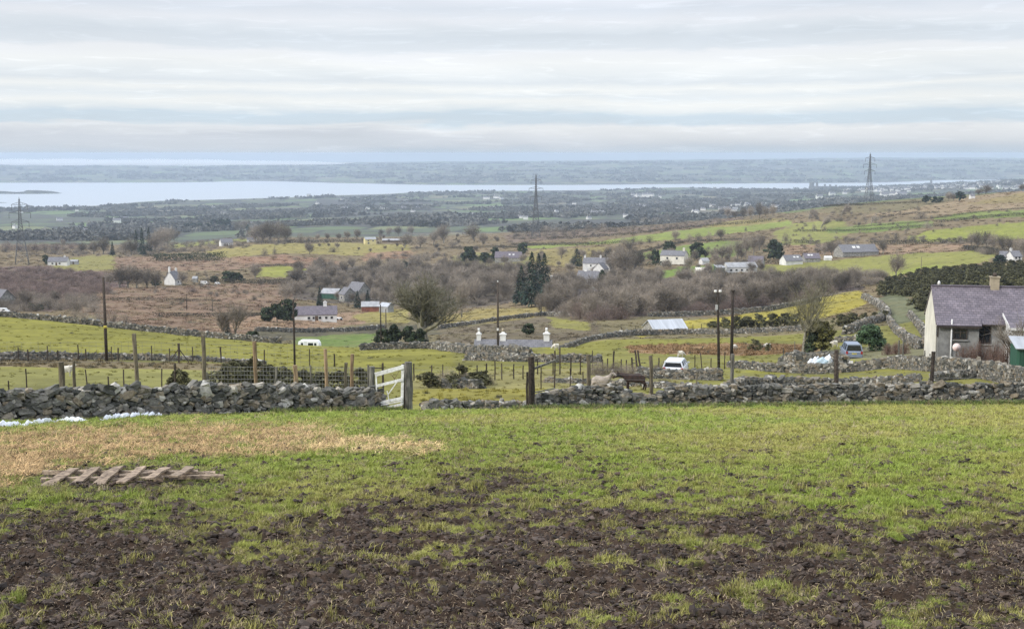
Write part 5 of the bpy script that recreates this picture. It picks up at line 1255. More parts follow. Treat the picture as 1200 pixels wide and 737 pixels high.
# poles
pole(125, 325, 113, 'dark wooden utility pole standing on the foot of green hillock', .16)
pb = [q for q in COL.objects if q.name.startswith('utility_pole')][0]
mb = MB(); mb.tube([(0, 0, 3.0), (0, 0, 3.25)], [.15, .15], 8); mb.build('marker_band', mat('yellow_band', (.5, .42, .08)), pb)
pole(345.5, 351, 108, 'thin dark pole in front of the white caravan field', .10)
pole(446.5, 357, 206, 'thin pole rising from the bush left of great tree', .13)
pole(452.5, 362, 300, 'thin pole behind the bush left of great tree', .15)
o, h = pole(583.5, 331, 152, 'wooden pole with white top between the two white chimneys', .14, m=M_woodd)
mb = MB(); mb.tube([(0, 0, h + .02), (0, 0, h + .22)], [.08, .05], 6); mb.build('insulator', M_wpaint, o)
mb = MB(); mb.box((-.02, -.17, 2.6), (.22, .04, .3)); mb.build('notice_plate', M_wpaint, o)
o, h = pole(842.5, 343, 118, 'leaning dark pole carrying two white insulators', .14, lean=-.25)
for s in (-1, 1):
    mb = MB(); mb.tube([(-.25 + s * .22, 0, h + .0), (-.25 + s * .22, 0, h + .12), (-.25 + s * .22, 0, h + .24)], [.09, .14, .11], 8); mb.build('insulator', M_wpaint, o)
mb = MB(); mb.bar((-.6, 0, h - .02), (.1, 0, h - .02), .08); mb.build('cross_arm', M_woodd, o)
mb = MB(); mb.box((-.34, -.05, h - 1.35), (.22, .18, .45)); mb.build('transformer_box', mat('pale_grey_metal', (.42, .42, .41), .5), o)
o, h = pole(857, 341, 119, 'taller plain dark pole right of the insulator pole', .17)
mb = MB(); mb.box((0, -.05, h + .02), (.36, .3, .10)); mb.build('cap', M_woodd, o)
pole(219, 345, 430, 'faint thin pole, left of two on bracken moor', .13); pole(249, 348, 430, 'faint thin pole, right of two on bracken moor', .13)
pole(1079, 301, 430, 'thin brown pole on pale field above the gorse', .13, m=M_wood)
# ------------------------------------------------------------------ houses
def slate(name, col, col2, sx=.32, sz=.24):
    m = bpy.data.materials.new(name); m.use_nodes = True; N = m.node_tree.nodes; L = m.node_tree.links; b = N['Principled BSDF']; b.inputs['Roughness'].default_value = .6; b.inputs['Specular IOR Level'].default_value = .3
    tc = N.new('ShaderNodeTexCoord'); sp = N.new('ShaderNodeSeparateXYZ'); L.new(tc.outputs['Object'], sp.inputs[0]); cb = N.new('ShaderNodeCombineXYZ'); L.new(sp.outputs[0], cb.inputs[0]); L.new(sp.outputs[2], cb.inputs[1])
    br = N.new('ShaderNodeTexBrick'); br.inputs['Scale'].default_value = 1; br.inputs['Brick Width'].default_value = sx; br.inputs['Row Height'].default_value = sz * .62; br.inputs['Mortar Size'].default_value = .012
    br.inputs['Color1'].default_value = (*col, 1); br.inputs['Color2'].default_value = (*col2, 1); br.inputs['Mortar'].default_value = (.05, .045, .05, 1); br.inputs['Bias'].default_value = -.1; L.new(cb.outputs[0], br.inputs['Vector'])
    nz = N.new('ShaderNodeTexNoise'); nz.inputs['Scale'].default_value = 1.3; nz.inputs['Detail'].default_value = 6; nz.inputs['Roughness'].default_value = .7; L.new(tc.outputs['Object'], nz.inputs['Vector'])
    mr = N.new('ShaderNodeMapRange'); mr.inputs['From Min'].default_value = .3; mr.inputs['From Max'].default_value = .7; mr.inputs['To Min'].default_value = .65; mr.inputs['To Max'].default_value = 1.35; L.new(nz.outputs['Fac'], mr.inputs['Value'])
    vs = N.new('ShaderNodeVectorMath'); vs.operation = 'SCALE'; L.new(br.outputs[0], vs.inputs[0]); L.new(mr.outputs[0], vs.inputs['Scale']); L.new(vs.outputs[0], b.inputs['Base Color'])
    return m
M_slate = slate('purple_slate', (.150, .127, .142), (.105, .090, .106)); M_slateg = slate('grey_slate', (.155, .15, .155), (.12, .118, .125), .6, .4)
M_render = mat('grey_render', (.27, .265, .25), .9, .15, var=.25, scale=1.2, bump=.3, bscale=30); M_cream = mat('cream_wash', (.62, .59, .51), .85, .15, var=.12, scale=.8)
M_white = mat('white_wash', (.64, .63, .60), .8, .2, var=.12, scale=.5); M_buff = mat('buff_render', (.35, .295, .21), .9, .15, var=.2, scale=2)
M_yel = mat('yellow_wash', (.62, .54, .27), .85, .15, var=.1, scale=.6); M_dark = mat('dark_glass', (.02, .022, .026), .12, .6, var=.2); M_stonew = mat('grey_house_stone', (.29, .28, .25), .9, .15, var=.35, scale=1.5)
M_tin = mat('galvanised_sheet', (.40, .415, .43), .45, .45, metal=.25, var=.15, scale=.6, stretch=(4, .3, .3)); M_greenm = mat('green_sheet', (.035, .10, .065), .6, .3, var=.25, scale=1, stretch=(5, 5, .3)); M_rust = mat('rust_red_sheet', (.22, .085, .055), .85, .2, var=.35, scale=.8); M_asb = mat('grey_sheet_roof', (.31, .31, .31), .8, .2, var=.2, scale=.6)
M_brown = mat('brown_boards', (.12, .08, .05), .85, .15, var=.3, scale=2)
def house(label, px, py, wpx, depth, eave, ridge, rz=0, wall=None, roof=None, win=(), door=None, chim=(), name='house', cat='house', Y=None, d=(215, 2400), over=.25, gable_win=(), rooflights=(), porch=None, group=None, mono=False, low=0):
    p = hit(px, py, *d) if Y is None else at(px, Y); p.z = Hf(p.x, p.y) - low
    W = wpx * p.y / F; D = depth; wall = wall or M_white; roof = roof or M_slateg
    o = thing(name, label, cat, p, rz, group)
    mb = MB(); x0, x1, y0, y1 = -W / 2, W / 2, -D / 2, D / 2; b0 = -1.2
    rb = eave if mono else ridge
    if mono: V = [(x0, y0, b0), (x1, y0, b0), (x1, y1, b0), (x0, y1, b0), (x0, y0, eave), (x1, y0, eave), (x1, y1, ridge), (x0, y1, ridge)]; Fc = [(0, 1, 5, 4), (1, 2, 6, 5), (2, 3, 7, 6), (3, 0, 4, 7)]
    else: V = [(x0, y0, b0), (x1, y0, b0), (x1, y1, b0), (x0, y1, b0), (x0, y0, eave), (x1, y0, eave), (x1, y1, eave), (x0, y1, eave), (x0, 0, ridge), (x1, 0, ridge)]; Fc = [(0, 1, 5, 4), (1, 2, 6, 9, 5), (2, 3, 7, 6), (3, 0, 4, 8, 7)]
    mb.add(V, Fc); mb.build('wall', wall, o)
    mb = MB(); t = .14
    if mono:
        s = (ridge - eave) / D; a = [(x0 - over, y0 - over, eave - s * over), (x1 + over, y0 - over, eave - s * over), (x1 + over, y1 + over, ridge + s * over), (x0 - over, y1 + over, ridge + s * over)]
        V = [(q[0], q[1], q[2] + .01) for q in a] + [(q[0], q[1], q[2] + t) for q in a]; mb.add(V, [(3, 2, 1, 0), (4, 5, 6, 7), (0, 1, 5, 4), (1, 2, 6, 5), (2, 3, 7, 6), (3, 0, 4, 7)])
    else:
        s = (ridge - eave) / (D / 2)
        for sg in (-1, 1):
            ye = sg * (D / 2 + over); ze = eave - s * over
            a = [(x0 - over, ye, ze), (x1 + over, ye, ze), (x1 + over, 0, ridge), (x0 - over, 0, ridge)]
            V = [(q[0], q[1], q[2] + .01) for q in a] + [(q[0], q[1], q[2] + t) for q in a]
            Q = [(3, 2, 1, 0), (4, 5, 6, 7), (0, 1, 5, 4), (1, 2, 6, 5), (3, 0, 4, 7)]
            mb.add(V, Q if sg < 0 else [q[::-1] for q in Q])
    ro = mb.build('roof', roof, o)
    for c in chim:
        cx = x0 + c[0] * W; cm = c[3] if len(c) > 3 else wall; cw = c[2] if len(c) > 2 else .9
        mb = MB(); mb.box((cx, 0, ridge + c[1] / 2 - .3), (cw, .7, c[1] + .6)); mb.box((cx, 0, ridge + c[1] + .05), (cw + .16, .86, .14)); mb.tube([(cx, 0, ridge + c[1] + .1), (cx, 0, ridge + c[1] + .5)], [.16, .13], 7); mb.build('chimney', cm, ro)
    def opening(x, z, ww, hh, nm, face='front'):
        mb = MB(); mp = MB(); f = .1
        def bx(m_, cx, cz, sx_, sz_, dp):
            if face == 'front': m_.box((cx, y0 - dp / 2 + .005, cz), (sx_, dp, sz_))
            else: m_.box((x0 - dp / 2 + .005, cx, cz), (dp, sx_, sz_))
        for c_, s_ in (((x - ww / 2, z), (f, hh + f)), ((x + ww / 2, z), (f, hh + f)), ((x, z - hh / 2), (ww - f, f)), ((x, z + hh / 2), (ww - f, f))): bx(mb, c_[0], c_[1], s_[0], s_[1], .10)
        fr = mb.build(nm, M_white if nm == 'window' else M_brown, o); bx(mp, x, z, ww - f, hh - f, .04); mp.build('pane' if nm == 'window' else 'door_leaf', M_dark if nm == 'window' else M_brown, fr)
    for q in win: opening(x0 + q[0] * W, q[1], q[2], q[3], 'window')
    for q in gable_win: opening(q[0] * D, q[1], q[2], q[3], 'window', 'gable')
    if door: opening(x0 + door[0] * W, 1.0, .95, 2.0, 'door')
    for q in rooflights:
        mb = MB(); u = q[1]; y = -D / 2 * (1 - u); z = eave + (ridge - eave) * u + .18; an = math.atan2(ridge - eave, D / 2)
        mb.box((x0 + q[0] * W, y, z), (q[2], q[3], .08), Matrix.Rotation(an, 3, 'X')); mb.build('rooflight', M_white, ro)
    return o
# the cottage at the right
def cottage():
    Y = 95; c0 = above(1096.5, 413, Y); ze = above(1096.5, 376.5, Y).z; zr = above(1092, 336, 98).z; g = Hf(c0.x, Y)
    rz = R(-10); o = thing('cottage', 'long slate roofed grey cottage with cream gable and buff chimney', 'cottage', (c0.x, Y, g), rz)
    E = ze - g; RG = zr - g; D = 5.6; W = 15.5; b0 = -1.5
    mb = MB(); V = [(0, 0, b0), (W, 0, b0), (W, D, b0), (0, D, b0), (0, 0, E), (W, 0, E), (W, D, E), (0, D, E), (0, D / 2, RG), (W, D / 2, RG)]
    mb.add(V, [(0, 1, 5, 4), (1, 2, 6, 9, 5), (2, 3, 7, 6)]); mb.build('wall', M_render, o)
    mb = MB(); mb.add([(0, 0, b0), (0, D, b0), (0, D, E), (0, D / 2, RG), (0, 0, E)], [(0, 4, 3, 2, 1)]); mb.add([(-.06, -.02, b0), (-.06, D, b0), (-.06, D, E), (-.06, D / 2, RG), (-.06, -.02, E), (0, -.02, b0), (0, -.02, E)], [(0, 4, 3, 2, 1), (0, 5, 6, 4)])
    gq = mb.build('gable_wall', M_cream, o); gq['label'] = 'cream painted gable wall'
    s = (RG - E) / (D / 2); mb = MB()
    for sg in (0, 1):
        ye = -.28 if sg == 0 else D + .28; z = E - s * .28
        a = [(-.12, ye, z), (W, ye, z), (W, D / 2, RG), (-.12, D / 2, RG)]; V = [(q[0], q[1], q[2] + .01) for q in a] + [(q[0], q[1], q[2] + .12) for q in a]; Q = [(3, 2, 1, 0), (4, 5, 6, 7), (0, 1, 5, 4), (3, 0, 4, 7)]
        mb.add(V, Q if sg == 0 else [q[::-1] for q in Q])
    ro = mb.build('roof', M_slate, o)
    mb = MB(); mb.box((W / 2 - .06, D / 2, RG + .13), (W, .28, .1)); mb.build('ridge_tiles', mat('ridge_tile', (.13, .11, .13), .8), ro)
    mb = MB(); mb.tube([(.45, D / 2, RG + .15), (.45, D / 2, RG + .38), (.45, D / 2, RG + .5)], [.11, .10, .03], 8); f_ = mb.build('vent_cap', M_white, ro)
    cx = 4.5
    mb = MB(); mb.box((cx, D / 2, RG + .16), (.62, .6, 1.3)); mb.box((cx, D / 2, RG + .85), (.74, .72, .10)); ch = mb.build('chimney', M_buff, ro)
    mb = MB(); mb.tube([(cx, D / 2, RG + .9), (cx, D / 2, RG + 1.16)], [.17, .14], 9); mb.build('chimney_pot', M_woodd, ch)
    # gutter, shallow lean-to with its own roof
    mb = MB(); mb.bar((3.2, -.36, E - .18), (W, -.36, E - .18), .11, .09); mb.build('gutter', M_woodd, o)
    lw, ld = 2.95, .5
    mb = MB(); mb.add([(.05, -ld, b0), (lw, -ld, b0), (lw, 0, b0), (.05, 0, b0), (.05, -ld, E - .33), (lw, -ld, E - .33), (lw, 0, E + .0), (.05, 0, E + .0)], [(0, 1, 5, 4), (1, 2, 6, 5), (3, 0, 4, 7)]); le = mb.build('lean_to', mat('dark_render', (.21, .207, .195), .9, .12, var=.25, scale=1.5), o)
    mb = MB(); mb.box((lw / 2 + .02, -.15, E + .12), (lw + .25, 1.32, .08), Matrix.Rotation(math.atan2(.68, 1.1), 3, 'X')); mb.build('lean_to_roof', M_slate, le)
    mb = MB(); mb.bar((-.1, -ld - .24, E - .32), (lw + .15, -ld - .24, E - .32), .10, .1); mb.build('fascia', M_woodd, le)
    mb = MB(); mb.tube([(.98, -ld - .1, b0 + 1), (.98, -ld - .1, E + .25)], .055, 8); mb.build('downpipe', M_white, o)
    def win(x, z, ww, hh, y, nm='window', fm=None, bars=True):
        mb = MB(); f = .07
        for c_, s_ in (((x - ww / 2, z), (f, hh + f)), ((x + ww / 2, z), (f, hh + f)), ((x, z - hh / 2), (ww - f, f)), ((x, z + hh / 2), (ww - f, f))): mb.box((c_[0], y - .04, c_[1]), (s_[0], .09, s_[1]))
        if bars: mb.box((x, y - .035, z), (.045, .06, hh - f)); mb.box((x, y - .032, z + hh * .18), (ww - f, .05, .04))
        w_ = mb.build(nm, fm or M_woodd, o); mb = MB(); mb.box((x, y - .005, z), (ww - f, .03, hh - f)); mb.build('pane', M_dark, w_)
        mb = MB(); mb.box((x, y - .06, z - hh / 2 - .09), (ww + .25, .16, .09)); mb.build('sill', M_render, w_)
    win(1.62, E - .86, .92, .72, -ld); win(3.42, E - .92, .84, 1.3, 0)
    mb = MB(); mb.box((.02, -ld * .5, E - .7), (.08, .55, .8)); w_ = mb.build('side_window', M_woodd, o); mb = MB(); mb.box((-.03, -ld * .5, E - .7), (.03, .42, .66)); mb.build('pane', M_dark, w_)
    # white outshut at the right
    x0, x1, pj = 4.85, W, 2.4
    mb = MB(); mb.add([(x0, -pj, b0), (x1, -pj, b0), (x1, 0, b0), (x0, 0, b0), (x0, -pj, E - .1), (x1, -pj, E - .1), (x1, 0, E + .5), (x0, 0, E + .5)], [(0, 1, 5, 4), (1, 2, 6, 5), (3, 0, 4, 7)]); ou = mb.build('outshut', M_white, o)
    mb = MB(); an = math.atan2(.75, pj); mb.box(((x0 + x1) / 2, -pj / 2 - .05, E + .32), (x1 - x0 + .3, pj + .5, .1), Matrix.Rotation(an, 3, 'X')); mb.build('outshut_roof', M_slate, ou)
    mb = MB(); mb.bar((x0 - .17, -pj - .25, E - .12), (x0 - .17, .1, E + .62), .05, .2); mb.bar((x0 - .17, -pj - .3, E - .12), (x1, -pj - .3, E - .12), .05, .18); mb.build('bargeboard', M_white, ou)
    win(x0 + .95, E - 1.2, .7, .7, -pj, fm=M_white)
    return o
cottage()
# things in the cottage garden
p = above(1121, 407, 92); g = Hf(p.x, p.y)
o = thing('round_disc', 'round pale pink and white disc propped by the cottage downpipe', 'disc', (p.x, p.y, g)); zc = p.z - g
mb = MB(); mb.tube([(0, -.05, zc), (0, .05, zc)], .29, 20); mb.build('disc', mat('pink_white_plastic', (.62, .40, .36), .5, .3, var=.5, scale=3, col2=(.75, .72, .68)), o); mb = MB(); mb.tube([(0, .02, -.2), (0, .02, zc - .28)], .03, 6); mb.build('stand', M_woodg, o)
def green_shed():
    p = above(1202, 420, 86); g = Hf(p.x, p.y); z1 = above(1202, 407, 86).z - g
    o = thing('garden_shed', 'small green corrugated shed with pale roof before the cottage', 'shed', (p.x, p.y, g), R(-8))
    mb = MB(); W, D = 2.2, 1.8; n = 22
    for i in range(n): mb.box((-.15 + W * (i + .5) / n - W * .2, -(.03 if i % 2 else 0), z1 / 2 - .3), (W / n * .98, .06, z1 + .6))
    mb.box((-.15 + W * .3, D / 2 + .04, z1 / 2 - .3), (W, D, z1 + .6)); mb.build('wall', M_greenm, o)
    mb = MB(); mb.box((-.15 + W * .3, D / 2 - .1, z1 + .2), (W + .3, D + .5, .06), Matrix.Rotation(R(14), 3, 'X')); mb.build('roof', M_tin, o)
green_shed()
for i, (px, Y, h, wd) in enumerate(((1128, 91.6, 1.9, 1.9), (1138, 91.3, 2.1, 1.8), (1147, 92, 2.3, 1.8), (1157, 91.6, 2.0, 1.7), (1166, 90, 2.3, 2.0), (1176, 88.8, 2.3, 1.9))):
    p = at(px, Y); t, b, zm, xw = proto('red', i % 2)
    o = thing('red_shrub', 'reddish brown twiggy shrub under the cottage windows', 'shrub', (p.x, p.y, Hf(p.x, p.y)), i * 1.3, 'shrubs under the cottage windows'); o.scale = (wd / xw, wd / xw, h * 1.15 / zm)
    for nm, me in (('trunk', t), ('crown', b)):
        c = bpy.data.objects.new(nm, me); COL.objects.link(c); c.parent = o
def cottage_tree():
    p = at(1189, 89); p.z = Hf(p.x, p.y); T, B = bare_tree_mesh(47, 5.0, .5, .25, .13, 900, .012, 0, 3, 1, 1, .1)
    o = thing('bare_tree', 'dark leafless garden tree in front of the cottage roof', 'tree', p, .4); T.build('trunk', M_bark, o); B.build('crown', M_twig, o)
cottage_tree()
# farms and houses of the middle distance
w3 = ((.2, 1.6, .9, 1.0), (.5, 1.6, .9, 1.0), (.8, 1.6, .9, 1.0))
house('white bungalow with grey roof alone on the left moor', 69, 311, 22, 7, 2.7, 5.2, R(4), M_white, M_slateg, ((.25, 1.5, 1.3, 1.1), (.62, 1.5, 1.3, 1.1)), (.45,), ((.82, .8),))
house('low grey outbuilding right of the white moor bungalow', 87, 310, 9, 4, 2, 3, R(4), M_asb, M_asb, (), (.5,), name='outbuilding', cat='outbuilding')
house('white gabled house with tall chimney among dark trees', 203, 334, 14, 6, 3, 6.8, R(70), M_white, M_slateg, ((.5, 1.6, 1, 1),), None, ((.02, 2.0), (.95, 1.0)))
house('white cottage on the ridge under the pine row', 265, 288, 14, 8, 3, 6.2, R(28), M_white, M_slateg, ((.3, 1.6, 1, 1), (.7, 1.6, 1, 1)), (.5,), ())
house('low white cottage with end chimney on the ridge', 295, 284, 10, 5, 2.6, 4.4, 0, M_white, M_slateg, ((.3, 1.4, 1, .9),), None, ((.95, 2.0, 1.1),))
house('pale yellow house with dark windows on the plateau edge', 433.5, 286.5, 13, 7, 4.6, 6.4, R(18), M_yel, M_asb, ((.28, 3.4, 1.4, 1.2), (.72, 3.4, 1.2, 1.2), (.3, 1.3, 1.6, 1.3)), None, ())
house('long low grey barn right of the yellow house', 461, 284, 25, 8, 2.0, 3.4, 0, M_brown, M_asb, (), None, (), name='barn', cat='barn')
house('long white bungalow with slate roof and white chimney', 370, 376, 49, 6.5, 2.5, 4.9, R(9), M_white, M_slate, ((.34, 1.4, 1.0, .9), (.45, 1.4, .8, .9), (.6, 1.4, 1.0, .9), (.75, 1.4, .9, .9), (.88, 1.4, .9, .9)), (.52,), ((.73, 1.3, 1.2, M_white),))
house('dark green barn with pale roof behind the bungalow', 389, 350, 20, 9, 2.8, 4.6, R(-12), M_greenm, M_asb, (), None, (), name='barn', cat='barn')
house('grey stone house with steep gables behind dark conifers', 420, 352, 20, 7.5, 4.6, 8.2, R(-38), M_stonew, M_slateg, ((.3, 1.8, 1, 1.2), (.7, 1.8, 1, 1.2)), None, ())
house('smaller grey gabled wing beside the grey stone house', 407, 353, 12, 6, 3.4, 6.2, R(-50), M_stonew, M_slateg, ((.5, 1.8, 1, 1.2),), None, ())
house('rusty red shed below the dark conifer pair', 434, 365, 20, 6, 2.2, 3.4, R(5), M_rust, M_asb, (), None, (), name='shed', cat='shed', mono=True)
house('small grey tin shed right of the rusty red shed', 453, 366, 12, 4, 2.4, 3.6, R(-30), M_asb, M_tin, (), None, (), name='shed', cat='shed')
house('purple slate house behind the brown trees and dark hedge', 596, 307, 31, 8, 3, 6.6, R(-6), M_stonew, M_slate, ((.5, 1.6, 1, 1),), None, (), rooflights=((.55, .5, 1.2, .9), (.7, .5, 1.2, .9)))
house('big white farmhouse with slate roof and two chimneys', 700, 318, 32, 7, 4.4, 7.0, R(-14), M_white, M_slateg, ((.3, 3.2, .9, 1), (.6, 3.2, .9, 1), (.85, 3.2, .9, 1)), None, ((.04, 1.0), (.62, 1.0)))
house('white gable wing in front of the big white farmhouse', 704, 323, 12, 6, 3.4, 6.4, R(60), M_white, M_slateg, ((.5, 1.6, 1, 1),), None, ())
house('lower white cottage with grey roof below the farmhouse', 690, 334, 25, 7, 2.8, 6.2, R(-22), M_white, M_slateg, ((.3, 1.4, 1, 1),), None, ((.35, 1.0, 1.3),))
house('grey roofed building sunk in the leafless wood', 692, 357, 27, 9, 2.4, 5.0, R(-10), M_stonew, M_slate, (), None, ((.6, .6),), rooflights=((.75, .6, 1.5, 1),))
house('cream two storey house between dark evergreens', 790, 310, 29, 8, 5.0, 7.4, R(-24), M_cream, M_slateg, ((.3, 3.6, 1.1, 1.2), (.7, 3.6, 1.1, 1.2), (.3, 1.4, 1.1, 1.2)), None, ((.9, 1.4, 1.1),))
house('pale cream low chalets below the cream house', 823, 322, 16, 4, 2.2, 3.4, R(3), M_cream, M_cream, ((.2, 1.2, 1, .9), (.5, 1.2, 1, .9), (.8, 1.2, 1, .9)), None, (), name='chalet', cat='chalet')
house('small white hut above the pale chalets', 825, 310, 9, 4, 2, 3.4, R(20), M_white, M_asb, (), None, (), name='hut', cat='hut')
house('long low farm building with many windows and grey roof', 867, 319, 36, 8, 2.8, 4.8, R(8), M_white, M_asb, ((.12, 1.4, 1.2, 1), (.3, 1.4, 1.2, 1), (.48, 1.4, 1.2, 1), (.66, 1.4, 1.2, 1), (.84, 1.4, 1.2, 1)), None, ())
house('dark green shed at left end of the long farm building', 843, 320, 9, 6, 2.8, 3.6, R(8), M_greenm, M_tin, (), None, (), name='shed', cat='shed', mono=True)
house('grey slate barn end right of the long farm building', 886, 313, 17, 8, 2.6, 5.6, R(-20), M_stonew, M_slate, (), None, (), name='barn', cat='barn')
house('big slate barn with two white rooflights and wide gable', 1003, 300, 46, 11, 2.6, 6.4, R(14), M_stonew, M_slateg, (), None, (), name='barn', cat='barn', rooflights=((.38, .62, 1.8, 1.6), (.5, .62, 1.8, 1.6)))
house('low grey roofed cottage with white gable on pale field', 927, 310, 22, 7, 2.2, 5.0, R(18), M_white, M_slateg, (), None, (), rooflights=((.6, .6, 1.2, 1), (.8, .6, 1.2, 1)))
house('low grey barn touching the white gabled cottage roof', 950, 307, 18, 7, 2.2, 4.6, R(4), M_stonew, M_slate, (), None, (), name='barn', cat='barn', rooflights=((.3, .6, 1.2, 1), (.5, .6, 1.2, 1)))
house('small white hut on pale field left of slate barn', 970, 305, 8, 3, 1.4, 2.2, 0, M_white, M_white, (), None, (), name='hut', cat='hut')
house('metal roofed barn with shining grey sheets in yellow field', 779, 391, 41, 6, 1.1, 2.7, R(16), M_stonew, M_tin, (), None, (), name='barn', cat='barn', Y=254)
house('white house half hidden by copse at the right edge', 1188, 306, 11, 6, 2.2, 4.4, R(10), M_white, M_slateg, ((.3, 1.6, 1, 1), (.7, 1.6, 1, 1)), None, ((.1, 1),))
house('small white building behind the pine at right', 1176, 306, 9, 5, 2.2, 4.2, R(-15), M_white, M_slateg, (), None, ())
house('grey roofed house cut by the far left edge', 2, 360, 20, 7, 2.8, 6.0, R(-30), M_stonew, M_slateg, (), None, ())
house('tiny white house on the right skyline by the pines', 1139, 233, 5, 5, 2.4, 4, 0, M_white, M_slateg, (), None, ())
house('tiny pale house in the scrub by tall dark conifers', 160, 291, 5, 5, 3.4, 5, 0, M_white, M_slateg, (), None, ())
house('small pale shed in the bracken by white vans', 229, 331, 5, 3, 2, 3, 0, M_stonew, M_asb, (), None, (), name='shed', cat='shed')
house('low pale farm shed on the plateau above valley wood', 530, 327, 22, 5, 1.2, 1.9, 0, M_asb, M_asb, (), None, (), name='shed', cat='shed')
# the house whose roof and chimneys show over the bank
def sunk_house():
    Y = 206; p = at(602, Y); p.z = Hf(p.x, p.y); zr = above(602, 398.5, Y).z - p.z
    W = 11.6; D = 6; E = zr - 2.2
    o = thing('house', 'sunken long house showing only grey roof and white chimneys', 'house', p, R(-4))
    mb = MB(); x0, x1 = -6.3, 6.2
    mb.add([(x0, -D / 2, -1), (x1, -D / 2, -1), (x1, D / 2, -1), (x0, D / 2, -1), (x0, -D / 2, E), (x1, -D / 2, E), (x1, D / 2, E), (x0, D / 2, E), (x0, 0, zr), (x1, 0, zr)], [(0, 1, 5, 4), (1, 2, 6, 9, 5), (2, 3, 7, 6), (3, 0, 4, 8, 7)]); mb.build('wall', M_white, o)
    mb = MB()
    for sg in (-1, 1):
        a = [(x0 - .1, sg * (D / 2 + .3), E - .2), (x1 + .1, sg * (D / 2 + .3), E - .2), (x1 + .1, 0, zr), (x0 - .1, 0, zr)]; V = [(q[0], q[1], q[2] + .01) for q in a] + [(q[0], q[1], q[2] + .14) for q in a]; Q = [(3, 2, 1, 0), (4, 5, 6, 7), (0, 1, 5, 4), (3, 0, 4, 7)]
        mb.add(V, Q if sg < 0 else [q[::-1] for q in Q])
    ro = mb.build('roof', M_slateg, o)
    for px, wd, hh in ((561, .85, .95), (589.5, 1.12, .95), (640.5, 1.15, 1.1)):
        x = above(px, 399, Y).x - p.x; mb = MB()
        mb.box((x, 0, zr + hh / 2 - .3), (wd * .8, .7, hh + .6)); mb.box((x, 0, zr + hh), (wd, .9, .16)); mb.box((x, 0, zr + hh + .26), (wd * .7, .7, .36), taper=.4)
        c_ = mb.build('chimney', M_white, ro); mb = MB(); mb.tube([(x, 0, zr + hh + .4), (x, 0, zr + hh + .95)], [.16, .2], 8); mb.build('chimney_pot', M_white if px < 580 or px > 600 else M_buff, c_)
sunk_house()
# lattice pylons
M_steel = mat('pylon_steel', (.12, .125, .13), .6, .4, metal=.3, var=.15)
def pylon(px, py_top, Y, label, wbase=7.5, rz=0, k=.17):
    p = at(px, Y); p.z = Hf(p.x, p.y); Ht = above(px, py_top, Y).z - p.z
    o = thing('pylon', label, 'pylon', p, rz)
    def hw(z): t = z / Ht; return (wbase / 2) * (1 - t / .62) + .95 * (t / .62) if t < .62 else .95 * (1 - (t - .62) / .38) + .25 * ((t - .62) / .38)
    mb = MB(); zs = [0]; z = 0
    while z < Ht * .97: z += max(1.6, hw(z) * 1.5); zs.append(min(z, Ht * .97))
    for sx in (-1, 1):
        for sy in (-1, 1): mb.tube([(sx * hw(z), sy * hw(z), z) for z in zs], k, 4)
    for a, b in zip(zs[:-1], zs[1:]):
        for s in (-1, 1):
            for (xa, xb) in ((-1, 1), (1, -1)):
                mb.tube([(xa * hw(a), s * hw(a), a), (xb * hw(b), s * hw(b), b)], k * .6, 3, cap=False); mb.tube([(s * hw(a), xa * hw(a), a), (s * hw(b), xb * hw(b), b)], k * .6, 3, cap=False)
        for s in (-1, 1): mb.tube([(-hw(b), s * hw(b), b), (hw(b), s * hw(b), b)], k * .55, 3, cap=False); mb.tube([(s * hw(b), -hw(b), b), (s * hw(b), hw(b), b)], k * .55, 3, cap=False)
    mb.tube([(0, 0, Ht * .95), (0, 0, Ht)], [.3, .12], 4); mb.build('lattice_tower', M_steel, o)
    for zf, L in ((.63, 5.2), (.76, 6.4), (.885, 4.6)):
        z = Ht * zf; h = hw(z)
        for s in (-1, 1):
            mb = MB(); e = (s * L, 0, z + .3)
            for sy in (-1, 1): mb.tube([(s * h, sy * h, z), e], k * .7, 3); mb.tube([(s * h, sy * h, z + 1.7), e], k * .7, 3)
            for t in (.33, .66): mb.tube([(s * (h + (L - h) * t), -h * (1 - t), z + .1), (s * (h + (L - h) * t), h * (1 - t), z + 1.7 - 1.4 * t)], k * .5, 3)
            ca = mb.build('cross_arm', M_steel, o); mb = MB(); mb.tube([e, (s * L, 0, z - 3.2)], .16, 5); mb.build('insulator', M_steel, ca)
    return o
pylon(26, 231, 810, 'lattice pylon at the far left by the white bungalow', 8.2, .3)
pylon(628, 203, 1160, 'hazy lattice pylon in the middle above the plateau', 7.5, .15, .2)
pylon(1018, 179, 1240, 'tall lattice pylon on the right hand hill crest', 7.5, .1, .17)

